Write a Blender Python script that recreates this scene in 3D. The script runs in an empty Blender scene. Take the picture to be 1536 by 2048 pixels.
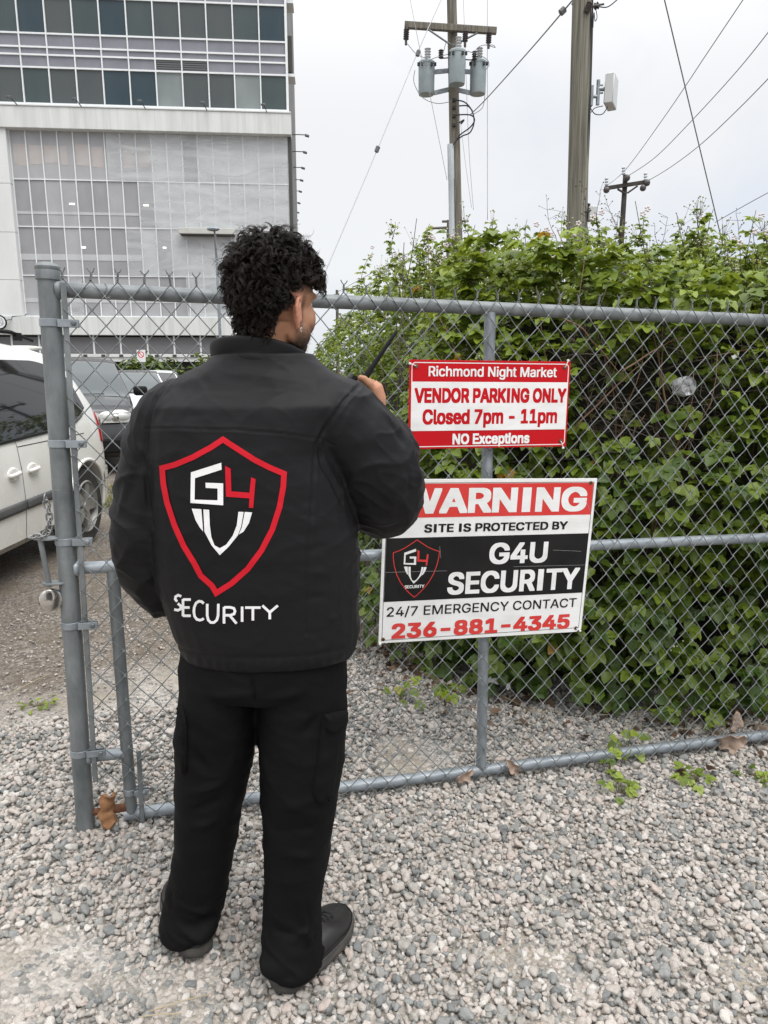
import bpy, bmesh, math, random
import numpy as np
from mathutils import Vector, Matrix, noise
from mathutils.bvhtree import BVHTree
random.seed(7); RNG = np.random.default_rng(7)
R = math.radians
SC = bpy.context.scene
COL = SC.collection

# ---------------------------------------------------------------- camera
FPX, PITCH, CAMH = 1420.0, R(11.3), 1.5
cam = bpy.data.cameras.new('camera'); cam.sensor_fit = 'VERTICAL'; cam.sensor_height = 36.0
cam.lens = 36.0 * FPX / 2048.0; cam.clip_start = 0.05; cam.clip_end = 3000
co = bpy.data.objects.new('camera', cam); COL.objects.link(co)
co.location = (0, 0, CAMH); co.rotation_euler = (math.pi / 2 - PITCH, 0, 0)
SC.camera = co

# ---------------------------------------------------------------- world: bright overcast with thin blue-grey gaps low down
SUN_EL, SUN_AZ = R(60), R(140)          # azimuth measured from +Y towards +X
W = bpy.data.worlds.new('World'); SC.world = W; W.use_nodes = True
nt = W.node_tree; N = nt.nodes; L = nt.links
for n in list(N): N.remove(n)
out = N.new('ShaderNodeOutputWorld'); bg = N.new('ShaderNodeBackground'); bg.inputs['Strength'].default_value = 0.1
sky = N.new('ShaderNodeTexSky'); sky.sky_type = 'NISHITA'; sky.sun_disc = False
sky.sun_elevation = SUN_EL; sky.sun_rotation = SUN_AZ; sky.air_density = 1.0; sky.dust_density = 2.0
tc = N.new('ShaderNodeTexCoord'); mp = N.new('ShaderNodeMapping'); mp.inputs['Scale'].default_value = (1.0, 1.0, 2.2)
ns = N.new('ShaderNodeTexNoise'); ns.inputs['Scale'].default_value = 1.7; ns.inputs['Detail'].default_value = 7; ns.inputs['Roughness'].default_value = 0.55; ns.inputs['Distortion'].default_value = 0.6
L.new(tc.outputs['Generated'], mp.inputs['Vector']); L.new(mp.outputs['Vector'], ns.inputs['Vector'])
cr = N.new('ShaderNodeValToRGB')
cr.color_ramp.elements[0].position = 0.30; cr.color_ramp.elements[0].color = (4.5, 5.0, 5.85, 1)
cr.color_ramp.elements[1].position = 0.66; cr.color_ramp.elements[1].color = (6.2, 6.22, 6.25, 1)
gap = N.new('ShaderNodeVectorMath'); gap.operation = 'DOT_PRODUCT'; gap.inputs[1].default_value = (-0.55, 0.0, 0.95); L.new(tc.outputs['Generated'], gap.inputs[0])     # thinner, bluer cloud low on the right
gm = N.new('ShaderNodeMath'); gm.operation = 'MULTIPLY_ADD'; gm.inputs[1].default_value = 0.55; gm.inputs[2].default_value = -0.02; L.new(gap.outputs['Value'], gm.inputs[0])
ga = N.new('ShaderNodeMath'); ga.operation = 'ADD'; L.new(gm.outputs[0], ga.inputs[0]); L.new(ns.outputs['Fac'], ga.inputs[1]); L.new(ga.outputs[0], cr.inputs['Fac'])
sx = N.new('ShaderNodeSeparateXYZ'); L.new(tc.outputs['Generated'], sx.inputs['Vector'])
mr = N.new('ShaderNodeMapRange'); mr.inputs['From Min'].default_value = 0.0; mr.inputs['From Max'].default_value = 0.55
mr.inputs['To Min'].default_value = 0.86; mr.inputs['To Max'].default_value = 0.95
L.new(sx.outputs['Z'], mr.inputs['Value'])
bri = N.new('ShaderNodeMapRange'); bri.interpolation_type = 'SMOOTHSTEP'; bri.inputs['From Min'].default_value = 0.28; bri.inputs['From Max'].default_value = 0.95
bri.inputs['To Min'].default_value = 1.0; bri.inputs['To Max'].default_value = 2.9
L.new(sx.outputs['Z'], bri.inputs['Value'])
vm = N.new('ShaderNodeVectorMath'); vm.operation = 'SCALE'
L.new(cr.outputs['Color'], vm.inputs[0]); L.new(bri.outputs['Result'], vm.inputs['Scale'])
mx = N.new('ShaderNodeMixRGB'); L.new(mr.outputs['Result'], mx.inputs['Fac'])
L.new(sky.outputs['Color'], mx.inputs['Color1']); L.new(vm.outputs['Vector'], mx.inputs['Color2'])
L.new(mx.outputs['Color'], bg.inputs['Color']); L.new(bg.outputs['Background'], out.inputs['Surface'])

sl = bpy.data.lights.new('sun', 'SUN'); sl.energy = 1.1; sl.angle = R(30); sl.color = (1.0, 0.965, 0.91)
so = bpy.data.objects.new('sun', sl); COL.objects.link(so)
sd = Vector((math.sin(SUN_AZ) * math.cos(SUN_EL), math.cos(SUN_AZ) * math.cos(SUN_EL), math.sin(SUN_EL)))
so.rotation_euler = sd.to_track_quat('Z', 'Y').to_euler(); so.location = (5, -5, 20)
SC.view_settings.view_transform = 'Standard'; SC.view_settings.look = 'None'
SC.view_settings.exposure = 0.62; SC.view_settings.gamma = 1.0
SC.cycles.max_bounces = 8; SC.cycles.diffuse_bounces = 3; SC.cycles.glossy_bounces = 3; SC.cycles.transmission_bounces = 6; SC.cycles.transparent_max_bounces = 12
SC.cycles.caustics_reflective = False; SC.cycles.caustics_refractive = False

# ---------------------------------------------------------------- measuring helpers (photo measurements -> real positions)
_fw = np.array([0, math.cos(PITCH), -math.sin(PITCH)]); _up = np.array([0, math.sin(PITCH), math.cos(PITCH)])
_O = np.array([0, 0, CAMH])
def ray(u, v): return np.array([1.0, 0, 0]) * (u - 768) / FPX + _up * (1024 - v) / FPX + _fw
def onground(u, v, z=0.0):
    d = ray(u, v); return _O + d * (z - CAMH) / d[2]
def onY(u, v, Y):
    d = ray(u, v); return _O + d * Y / d[1]
def onX(u, v, X):
    d = ray(u, v); return _O + d * X / d[0]

# ---------------------------------------------------------------- object helpers
def tag(o, label=None, cat=None, group=None, kind=None):
    if label: o['label'] = label
    if cat: o['category'] = cat
    if group: o['group'] = group
    if kind: o['kind'] = kind
    return o
def thing(name, label, cat, loc=(0, 0, 0), rot=(0, 0, 0), group=None, matrix=None):
    o = bpy.data.objects.new(name, None); COL.objects.link(o); o.empty_display_size = 0.1
    o.location = loc; o.rotation_euler = rot
    if matrix is not None: o.matrix_world = matrix
    return tag(o, label, cat, group)
def link_mesh(name, me, mats, parent=None, smooth=40):
    ob = bpy.data.objects.new(name, me); COL.objects.link(ob)
    for m in (mats if isinstance(mats, (list, tuple)) else [mats]): me.materials.append(m)
    if smooth:
        me.shade_smooth()
        if smooth < 170: me.set_sharp_from_angle(angle=R(smooth))
    if parent is not None: ob.parent = parent
    return ob
def np_mesh(name, verts, quads):
    """fast mesh from numpy arrays; quads (n,3|4)"""
    me = bpy.data.meshes.new(name); verts = np.asarray(verts, dtype=np.float32); quads = np.asarray(quads, dtype=np.int32)
    k = quads.shape[1]; me.vertices.add(len(verts)); me.vertices.foreach_set('co', verts.ravel())
    me.loops.add(quads.size); me.loops.foreach_set('vertex_index', quads.ravel())
    me.polygons.add(len(quads)); me.polygons.foreach_set('loop_start', np.arange(0, quads.size, k, dtype=np.int32))
    me.update(calc_edges=True); return me
def copy_tree(o, parent=None):
    c = o.copy(); COL.objects.link(c)
    if parent is not None: c.parent = parent
    for ch in list(o.children): copy_tree(ch, c)
    return c

def frames(P):
    P = [Vector(p) for p in P]; n = len(P); T = []
    for i in range(n):
        t = (P[min(i + 1, n - 1)] - P[max(i - 1, 0)])
        if t.length < 1e-9: t = Vector((0, 0, 1))
        T.append(t.normalized())
    a = Vector((0, 0, 1)) if abs(T[0].z) < 0.9 else Vector((1, 0, 0))
    u = T[0].cross(a).normalized(); out = []
    for i in range(n):
        if i:
            ax = T[i - 1].cross(T[i])
            if ax.length > 1e-8:
                u = Matrix.Rotation(T[i - 1].angle(T[i]), 3, ax.normalized()) @ u
        u = (u - T[i] * u.dot(T[i])).normalized()
        out.append((P[i], u, T[i].cross(u)))
    return out

class MB:
    def __init__(s): s.v = []; s.f = []; s.mi = []
    def add(s, vs, fs, m=0, X=None):
        b = len(s.v)
        for p in vs:
            p = Vector(p)
            if X is not None: p = X @ p
            s.v.append(tuple(p))
        for f in fs: s.f.append(tuple(i + b for i in f)); s.mi.append(m)
        return s
    def box(s, c, d, m=0, X=None):
        x, y, z = c; a, b, h = d[0] / 2, d[1] / 2, d[2] / 2
        vs = [(x + i * a, y + j * b, z + k * h) for k in (-1, 1) for j in (-1, 1) for i in (-1, 1)]
        return s.add(vs, [(0, 2, 3, 1), (4, 5, 7, 6), (0, 1, 5, 4), (2, 6, 7, 3), (0, 4, 6, 2), (1, 3, 7, 5)], m, X)
    def tube(s, P, r, n=8, cap=True, closed=False, m=0, X=None, flat=1.0):
        fr = frames(P); k = len(fr); vs = []; fs = []
        for i, (p, u, w) in enumerate(fr):
            rr = r[i] if isinstance(r, (list, tuple, np.ndarray)) else r
            for j in range(n):
                a = 2 * math.pi * j / n; vs.append(p + u * (rr * math.cos(a)) + w * (rr * flat * math.sin(a)))
        for i in range(k - 1 + (1 if closed else 0)):
            for j in range(n):
                a, b = i * n + j, i * n + (j + 1) % n; c, d = ((i + 1) % k) * n + (j + 1) % n, ((i + 1) % k) * n + j
                fs.append((a, b, c, d))
        if cap and not closed: fs.append(tuple(range(n - 1, -1, -1))); fs.append(tuple(range((k - 1) * n, k * n)))
        return s.add(vs, fs, m, X)
    def loft(s, rings, cap=True, m=0, X=None, closed=True):
        n = len(rings[0]); vs = [p for r in rings for p in r]; fs = []
        for i in range(len(rings) - 1):
            for j in range(n if closed else n - 1):
                a, b = i * n + j, i * n + (j + 1) % n; fs.append((a, b, b + n, a + n))
        if cap and closed: fs.append(tuple(range(n - 1, -1, -1))); fs.append(tuple(range((len(rings) - 1) * n, len(rings) * n)))
        return s.add(vs, fs, m, X)
    def lathe(s, prof, n=20, m=0, X=None, cap=True):
        rings = [[(r * math.cos(2 * math.pi * j / n), r * math.sin(2 * math.pi * j / n), z) for j in range(n)] for r, z in prof]
        return s.loft(rings, cap, m, X)
    def ball(s, c, r, n=12, m=0, X=None):
        r = r if isinstance(r, (tuple, list)) else (r, r, r); rings = []
        for i in range(1, n):
            t = math.pi * i / n - math.pi / 2
            rings.append([(c[0] + r[0] * math.cos(t) * math.cos(2 * math.pi * j / (n * 2)), c[1] + r[1] * math.cos(t) * math.sin(2 * math.pi * j / (n * 2)), c[2] + r[2] * math.sin(t)) for j in range(n * 2)])
        return s.loft(rings, True, m, X)
    def prism(s, pts, t, m=0, X=None):
        """pts (x,z) outline in the XZ plane, from y=0 to y=t"""
        n = len(pts); vs = [(x, 0, z) for x, z in pts] + [(x, t, z) for x, z in pts]
        fs = [tuple(range(n)), tuple(range(2 * n - 1, n - 1, -1))] + [(i, i + n, (i + 1) % n + n, (i + 1) % n) for i in range(n)]
        return s.add(vs, fs, m, X)
    def build(s, name, mats, parent=None, smooth=40, bevel=0, seg=1):
        me = bpy.data.meshes.new(name); me.from_pydata(s.v, [], s.f)
        mats = mats if isinstance(mats, (list, tuple)) else [mats]
        if len(mats) > 1: me.polygons.foreach_set('material_index', s.mi)
        bm = bmesh.new(); bm.from_mesh(me)
        bmesh.ops.recalc_face_normals(bm, faces=bm.faces)
        if bevel:
            es = [e for e in bm.edges if len(e.link_faces) == 2 and e.calc_face_angle(0) > R(35)]
            bmesh.ops.bevel(bm, geom=es, offset=bevel, segments=seg, affect='EDGES', profile=0.5, clamp_overlap=True)
        bm.to_mesh(me); bm.free()
        return link_mesh(name, me, mats, parent, smooth)

def apply_mods(ob):
    dg = bpy.context.evaluated_depsgraph_get(); ev = ob.evaluated_get(dg)
    me = bpy.data.meshes.new_from_object(ev, depsgraph=dg); ob.modifiers.clear()
    old = ob.data; ob.data = me; bpy.data.meshes.remove(old); return ob
def remeshed(mb, name, mats, parent, voxel, smooth_it=6, smooth_f=0.5, sub=0):
    me = bpy.data.meshes.new(name); me.from_pydata(mb.v, [], mb.f)
    bm = bmesh.new(); bm.from_mesh(me); bmesh.ops.recalc_face_normals(bm, faces=bm.faces); bm.to_mesh(me); bm.free()
    ob = link_mesh(name, me, [], None, 0)
    r = ob.modifiers.new('r', 'REMESH'); r.mode = 'VOXEL'; r.voxel_size = voxel; r.use_smooth_shade = True
    if smooth_it:
        q = ob.modifiers.new('s', 'SMOOTH'); q.iterations = smooth_it; q.factor = smooth_f
    apply_mods(ob)
    for m in (mats if isinstance(mats, (list, tuple)) else [mats]): ob.data.materials.append(m)
    ob.data.shade_smooth()
    if parent is not None: ob.parent = parent
    return ob
def get_co(me):
    a = np.empty(len(me.vertices) * 3, np.float32); me.vertices.foreach_get('co', a); return a.reshape(-1, 3)
def get_no(me):
    a = np.empty(len(me.vertices) * 3, np.float32); me.vertices.foreach_get('normal', a); return a.reshape(-1, 3)
def set_co(me, a): me.vertices.foreach_set('co', np.asarray(a, np.float32).ravel()); me.update()
def fbm(p, sc, seed=0.0, oct=3):
    return noise.fractal(Vector((p[0] * sc[0] + seed, p[1] * sc[1] + seed * 1.7, p[2] * sc[2] - seed)), 1.0, 2.0, oct)
def vattr(me, name, vals):
    a = me.attributes.new(name, 'FLOAT', 'POINT'); a.data.foreach_set('value', np.asarray(vals, np.float32))

# ---------------------------------------------------------------- materials
def new_mat(name):
    m = bpy.data.materials.new(name); m.use_nodes = True; nt = m.node_tree
    return m, nt, nt.nodes['Principled BSDF'], nt.nodes, nt.links
def mat(name, col, rough=0.5, metal=0.0, col2=None, scale=6.0, stretch=(1, 1, 1), lo=0.35, hi=0.65, detail=5, bump=0.0, bscale=80.0, bstretch=(1, 1, 1), spec=0.5, coat=0.0, rvar=0.0, sheen=0.0, trans=0.0, ior=1.45, bdist=0.002):
    m, nt, b, N, L = new_mat(name)
    b.inputs['Roughness'].default_value = rough; b.inputs['Metallic'].default_value = metal
    b.inputs['Specular IOR Level'].default_value = spec; b.inputs['Coat Weight'].default_value = coat; b.inputs['Coat Roughness'].default_value = 0.06
    b.inputs['Sheen Weight'].default_value = sheen; b.inputs['Sheen Roughness'].default_value = 0.4
    b.inputs['Transmission Weight'].default_value = trans; b.inputs['IOR'].default_value = ior
    b.inputs['Base Color'].default_value = (*col, 1)
    t = N.new('ShaderNodeTexCoord')
    if col2 is not None or rvar:
        mp = N.new('ShaderNodeMapping'); mp.inputs['Scale'].default_value = stretch; L.new(t.outputs['Object'], mp.inputs['Vector'])
        n = N.new('ShaderNodeTexNoise'); n.inputs['Scale'].default_value = scale; n.inputs['Detail'].default_value = detail; n.inputs['Roughness'].default_value = 0.6
        L.new(mp.outputs['Vector'], n.inputs['Vector'])
        if col2 is not None:
            c = N.new('ShaderNodeValToRGB'); c.color_ramp.elements[0].position = lo; c.color_ramp.elements[1].position = hi
            c.color_ramp.elements[0].color = (*col, 1); c.color_ramp.elements[1].color = (*col2, 1)
            L.new(n.outputs['Fac'], c.inputs['Fac']); L.new(c.outputs['Color'], b.inputs['Base Color'])
        if rvar:
            r = N.new('ShaderNodeMapRange'); r.inputs['To Min'].default_value = max(0, rough - rvar); r.inputs['To Max'].default_value = min(1, rough + rvar)
            L.new(n.outputs['Fac'], r.inputs['Value']); L.new(r.outputs['Result'], b.inputs['Roughness'])
    if bump:
        mp2 = N.new('ShaderNodeMapping'); mp2.inputs['Scale'].default_value = bstretch; L.new(t.outputs['Object'], mp2.inputs['Vector'])
        n2 = N.new('ShaderNodeTexNoise'); n2.inputs['Scale'].default_value = bscale; n2.inputs['Detail'].default_value = 4
        L.new(mp2.outputs['Vector'], n2.inputs['Vector'])
        bp = N.new('ShaderNodeBump'); bp.inputs['Strength'].default_value = bump; bp.inputs['Distance'].default_value = bdist
        L.new(n2.outputs['Fac'], bp.inputs['Height']); L.new(bp.outputs['Normal'], b.inputs['Normal'])
    return m
def leaf_mat(name, dark, light, yellow=None):
    """leaf: colour varies leaf by leaf through the 'tint' attribute; lets some light through"""
    m, nt, b, N, L = new_mat(name)
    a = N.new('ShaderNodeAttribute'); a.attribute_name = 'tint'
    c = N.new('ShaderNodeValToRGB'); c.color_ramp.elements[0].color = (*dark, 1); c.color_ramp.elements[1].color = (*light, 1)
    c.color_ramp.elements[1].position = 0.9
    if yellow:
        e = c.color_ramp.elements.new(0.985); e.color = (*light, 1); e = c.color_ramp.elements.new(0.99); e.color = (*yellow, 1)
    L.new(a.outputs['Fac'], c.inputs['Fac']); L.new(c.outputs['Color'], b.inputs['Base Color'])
    b.inputs['Roughness'].default_value = 0.42; b.inputs['Specular IOR Level'].default_value = 0.42
    tr = N.new('ShaderNodeBsdfTranslucent'); hs = N.new('ShaderNodeHueSaturation'); hs.inputs['Value'].default_value = 1.5; hs.inputs['Hue'].default_value = 0.485
    L.new(c.outputs['Color'], hs.inputs['Color']); L.new(hs.outputs['Color'], tr.inputs['Color'])
    ms = N.new('ShaderNodeMixShader'); ms.inputs['Fac'].default_value = 0.3
    L.new(b.outputs['BSDF'], ms.inputs[1]); L.new(tr.outputs['BSDF'], ms.inputs[2]); L.new(ms.outputs['Shader'], N['Material Output'].inputs['Surface'])
    tcn = N.new('ShaderNodeTexCoord'); nn = N.new('ShaderNodeTexNoise'); nn.inputs['Scale'].default_value = 130; L.new(tcn.outputs['Object'], nn.inputs['Vector'])
    bp = N.new('ShaderNodeBump'); bp.inputs['Strength'].default_value = 0.35; bp.inputs['Distance'].default_value = 0.003
    L.new(nn.outputs['Fac'], bp.inputs['Height']); L.new(bp.outputs['Normal'], b.inputs['Normal'])
    return m

GALV = mat('galvanised_steel', (0.105, 0.117, 0.122), 0.5, 0.3, (0.23, 0.247, 0.255), 13, (1, 1, 0.45), 0.32, 0.68, bump=0.3, bscale=45, rvar=0.12)
GALV_L = mat('galvanised_steel_pale', (0.20, 0.225, 0.245), 0.45, 0.4, (0.31, 0.34, 0.37), 14, rvar=0.12)
WIRE = mat('galvanised_wire', (0.115, 0.126, 0.128), 0.5, 0.35, (0.21, 0.225, 0.228), 30)
RUST = mat('rusty_iron', (0.09, 0.035, 0.018), 0.85, 0.1, (0.2, 0.09, 0.045), 40, bump=0.5, bscale=200)
STEEL = mat('bright_steel', (0.6, 0.58, 0.55), 0.22, 0.95, (0.45, 0.43, 0.4), 30, rvar=0.1)
CHAIN = mat('chain_steel', (0.16, 0.165, 0.17), 0.45, 0.7, (0.3, 0.3, 0.3), 60)
SIGN_W = mat('sign_white', (0.76, 0.765, 0.765), 0.42, 0, (0.62, 0.62, 0.605), 7, (1, 1, 3), 0.42, 0.8, bump=0.12, bscale=60, bstretch=(8, 1, 0.05))
SIGN_R = mat('sign_red', (0.50, 0.004, 0.010), 0.5, 0, (0.44, 0.004, 0.009), 6, spec=.22, bump=0.12, bscale=60, bstretch=(8, 1, 0.05))
SIGN_R2 = mat('sign_faded_red', (0.56, 0.036, 0.032), 0.5, 0, (0.61, 0.055, 0.048), 6, spec=.25)
SIGN_K = mat('sign_black', (0.007, 0.007, 0.0075), 0.5, 0, (0.013, 0.013, 0.013), 8, spec=.22)
BRASS = mat('brass', (0.22, 0.16, 0.08), 0.4, 0.8, (0.1, 0.06, 0.03), 80)
NYLON = mat('nylon_tie', (0.72, 0.72, 0.7), 0.5)
# ================================================================ the gate
GA, GT = R(14.0), R(1.1)
g0 = onground(172, 1660)
ex_ = np.array([math.cos(GA), math.sin(GA), 0]); gn = np.array([-math.sin(GA), math.cos(GA), 0]); ez_ = np.array([0, 0, 1.0])
ge1 = ex_ * math.cos(GT) - ez_ * math.sin(GT); ge3 = ez_ * math.cos(GT) + ex_ * math.sin(GT)
GM = Matrix(((ge1[0], gn[0], ge3[0], g0[0]), (ge1[1], gn[1], ge3[1], g0[1]), (ge1[2], gn[2], ge3[2], g0[2]), (0, 0, 0, 1)))
gate = thing('chain_link_gate', 'wide grey pipe framed chain link gate carrying both signs', 'gate', matrix=GM)
def tubepart(name, P, r, mt, n=20, parent=gate):
    b = MB(); b.tube(P, r, n); return b.build(name, mt, parent)
def pipe(p, q, k=8): return [Vector(p).lerp(Vector(q), i / k) for i in range(k + 1)]
b = MB(); b.tube(pipe((0, 0, -0.02), (0, 0, 1.775)), 0.029, 24); post = b.build('gate_post', GALV, gate)
b = MB(); b.lathe([(0.0315, 1.752), (0.0335, 1.753), (0.0335, 1.776), (0.0325, 1.779), (0.034, 1.782), (0.034, 1.789), (0.028, 1.796), (0.012, 1.801), (0.002, 1.802)], 28)
b.build('post_cap', GALV, post)
b = MB(); b.tube(pipe((2.98, 0, 0.0), (2.98, 0, 1.775)), 0.029, 20); b.build('gate_post', GALV, gate)
def rail(name, x0, x1, z, r=0.0208, weld0=True):
    b = MB(); b.tube(pipe((x0, 0, z), (x1, 0, z), 20), r, 20)
    if weld0:
        b.tube([(x0 + 0.0, 0, z), (x0 + .008, 0, z), (x0 + .014, 0, z), (x0 + .02, 0, z)], [r * 1.28, r * 1.3, r * 1.12, r * .9], 20)
    return b.build(name, GALV_L if name != 'top_rail' else GALV, gate)
rail('top_rail', 0.02, 2.97, 1.727, 0.0215)
rail('middle_rail', 0.02, 2.97, 0.900, 0.0195)
rail('bottom_rail', 0.125, 2.97, 0.040, 0.0205, False)
rail('stub_rail', 0.02, 0.135, 0.263, 0.0185)
b = MB(); b.tube(pipe((0.130, 0, 0.89), (0.146, 0, 0.04)), 0.0195, 18); b.build('brace_post', GALV, gate)
b = MB(); b.tube(pipe((1.352, 0, 1.715), (1.400, 0, 0.05)), 0.0195, 18); b.build('brace_post', GALV_L, gate)
b = MB(); b.tube(pipe((0.02, 0, 0.062), (0.13, 0, 0.066)), [0.011] * 4 + [0.014] * 5, 12); b.build('hinge_pin', RUST, gate)
b = MB(); b.box((0.0435, -0.024, 0.965), (0.0155, 0.005, 1.56)); b.build('tension_bar', GALV, gate, bevel=0.001)
b = MB(); b.box((0.181, -0.024, 0.142), (0.0155, 0.005, 0.275)); b.build('tension_bar', GALV, gate, bevel=0.001)
def band(px, z, r, xt, ang=0.0):
    b = MB(); n = 24; rings = []
    for zz, rr in ((-0.011, r + .0005), (-0.011, r + .0028), (0.011, r + .0028), (0.011, r + .0005)):
        rings.append([(px + rr * math.cos(2 * math.pi * j / n), rr * math.sin(2 * math.pi * j / n), z + zz) for j in range(n)])
    b.loft(rings + [rings[0]], False)
    b.box(((px + r * .75 + xt) / 2, -r * .55 - .012, z - .001), (xt - px - r * .75, 0.0035, 0.022), X=None)
    b.box(((px + r * .6 + xt) / 2, -r * .55 + .004, z - .001), (xt - px - r * .6, 0.0035, 0.022))
    o = b.build('brace_band', GALV_L, gate, bevel=0.0008)
    b = MB(); b.tube([(xt - .013, -r * .55 - .0135, z), (xt - .013, -r * .55 - .017, z), (xt - .013, -r * .55 - .0195, z)], [0.0078, 0.0074, 0.0045], 14)
    b.tube([(xt - .013, -r * .55 - .013, z), (xt - .013, r * .5, z)], 0.0038, 8)
    b.build('bolt', GALV, o)
for z in (1.634, 1.287, 0.989, 0.721, 0.287): band(0, z, 0.029, 0.078)
band(0.145, 0.126, 0.0195, 0.205)

# chain link fabric: every wire is a zigzag hooked to its neighbours
def chain_link(x0, x1, z0, z1, dw, dh, yb, r=0.00172):
    V = []; F = []; P = dw / 2; nw = int((x1 - x0) / P); off = 0; n = 5
    zt = z1; rng = random.Random(3)
    for w in range(nw):
        xl = x0 + w * P; pts = []; k = 0
        z = zt
        nk = int((z1 - z0) / (dh / 2))
        if w < 3: nk = nk - 4
        ctrl = []
        for k in range(nk + 1):
            zz = zt - k * dh / 2; side = (k + w) % 2
            # slack: the fabric is not perfectly flat or even
            jx = 0.0035 * noise.noise(Vector((xl * 2.2, zz * 2.2, 1.3))); jz = 0.005 * noise.noise(Vector((xl * 1.8, zz * 1.8, 7.7)))
            bulge = 0.006 * noise.noise(Vector((xl * 1.1, zz * 1.3, 4.4)))
            ctrl.append((xl + (P if side else 0) + jx, zz + jz, side, bulge))
        # straight runs with tight rounded hooks
        for k, (x, zz, side, bu) in enumerate(ctrl):
            s = 1 if side else -1
            hook = 0.0024 * s
            if 0 < k < len(ctrl) - 1:
                (xa, za, _, _), (xb, zb, _, _) = ctrl[k - 1], ctrl[k + 1]
                for t, ox in ((0.10, 0.0), (0.03, 0.55)):
                    pts.append((x + (xa - x) * t + hook * ox, yb + bu + 0.0022, zz + (za - zz) * t))
                pts.append((x + hook * 1.25, yb + bu, zz))
                for t, ox in ((0.03, 0.55), (0.10, 0.0)):
                    pts.append((x + (xb - x) * t + hook * ox, yb + bu - 0.0022, zz + (zb - zz) * t))
            else:
                pts.append((x, yb + bu, zz))
        fr = frames(pts); base = off
        for i, (p, u, v) in enumerate(fr):
            for j in range(n):
                a = 2 * math.pi * j / n; V.append(tuple(p + u * (r * math.cos(a)) + v * (r * math.sin(a))))
        for i in range(len(fr) - 1):
            for j in range(n):
                F.append((base + i * n + j, base + i * n + (j + 1) % n, base + (i + 1) * n + (j + 1) % n, base + (i + 1) * n + j))
        off += len(fr) * n
    # twisted and flared knuckles along the top: the two wires that meet there
    for w in range(0, nw + 1):
        if w % 2 == 1: continue
        x = x0 + w * P
        h = rng.uniform(0.020, 0.026); lean = rng.uniform(-.004, .004); ph = rng.uniform(0, 6.28)
        for q in (0, 1):
            pts = []
            for i in range(15):
                t = i / 14; a = ph + q * math.pi + t * 4.4 * math.pi
                pts.append((x + 0.0024 * math.cos(a) + lean * t, yb + 0.0024 * math.sin(a), zt + t * h))
            sgn = 1 if q else -1
            pts.append((x + lean + sgn * 0.005, yb - .002, zt + h + 0.004)); pts.append((x + lean + sgn * rng.uniform(.008, .013), yb - rng.uniform(0, .006), zt + h + rng.uniform(0.009, .014)))
            fr = frames(pts); base = off
            for i, (p, u, v) in enumerate(fr):
                for j in range(n):
                    a = 2 * math.pi * j / n; V.append(tuple(p + u * (r * math.cos(a)) + v * (r * math.sin(a))))
            for i in range(len(fr) - 1):
                for j in range(n):
                    F.append((base + i * n + j, base + i * n + (j + 1) % n, base + (i + 1) * n + (j + 1) % n, base + (i + 1) * n + j))
            off += len(fr) * n
    me = np_mesh('wire_mesh', V, F)
    return link_mesh('wire_mesh', me, WIRE, gate, 170)
chain_link(0.043, 2.96, -0.005, 1.753, 0.0735, 0.083, -0.0275)
# small twist of tie wire under the top rail and wire ties on the rails
rng = random.Random(5)
for x in (0.155, 0.62, 0.99, 1.65, 1.94, 2.3):
    for z, rr in ((1.727, .0225),):
        pts = [(x + 0.004 * math.sin(3 * t), -rr * 1.15 * math.cos(t) * 1.0, z + rr * 1.1 * math.sin(t)) for t in np.linspace(-2.6, 2.6, 16)]
        b = MB(); b.tube(pts, 0.0012, 5); b.build('tie_wire', WIRE, gate, 170)
for x in (1.15, 1.87, 2.2):
    pts = [(x + 0.004 * math.sin(3 * t), -.024 * math.cos(t), .90 + .0225 * math.sin(t)) for t in np.linspace(-2.8, 2.8, 16)]
    b = MB(); b.tube(pts, 0.0012, 5); b.build('tie_wire', WIRE, gate, 170)
b = MB()
pts = [(0.165 + .004 * math.cos(a), -.03 + .004 * math.sin(a), 1.712 - a * .0012) for a in np.linspace(0, 14, 40)]
b.tube(pts, 0.0012, 5)
b.build('tie_wire', WIRE, gate, 170)

# drop-pin latch bracket on the post
latch = MB()
latch.tube(pipe((-0.068, -0.02, 1.0), (-0.052, -0.02, 0.852), 6), 0.0082, 12)
lo = latch.build('latch_pin', GALV, gate)
for z, xx in ((0.998, -0.066), (0.858, -0.055)):
    b = MB(); n = 18; rings = []
    for zz, rr in ((0, .036), (.006, .036)):
        rings.append([(xx + .018 + rr * 1.05 * math.cos(2 * math.pi * j / n), -.014 + .62 * rr * math.sin(2 * math.pi * j / n), z + zz) for j in range(n)])
    b.loft(rings); b.build('latch_plate', GALV, gate, bevel=0.001)
b = MB(); b.tube([(-0.068, -.02, 1.0), (-0.068, -.02, 1.012), (-.07, -.021, 1.021)], [.0075, .0085, .005], 12); b.build('latch_knob', STEEL, lo)
# a patch of pitted zinc on the leaf's post (thin weld plates)
for z in (1.15, 0.94):
    b = MB(); b.tube([(0, 0, z - .001), (0, 0, z + .001)], 0.0293, 24); b.build('weld_seam', CHAIN, gate)

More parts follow.
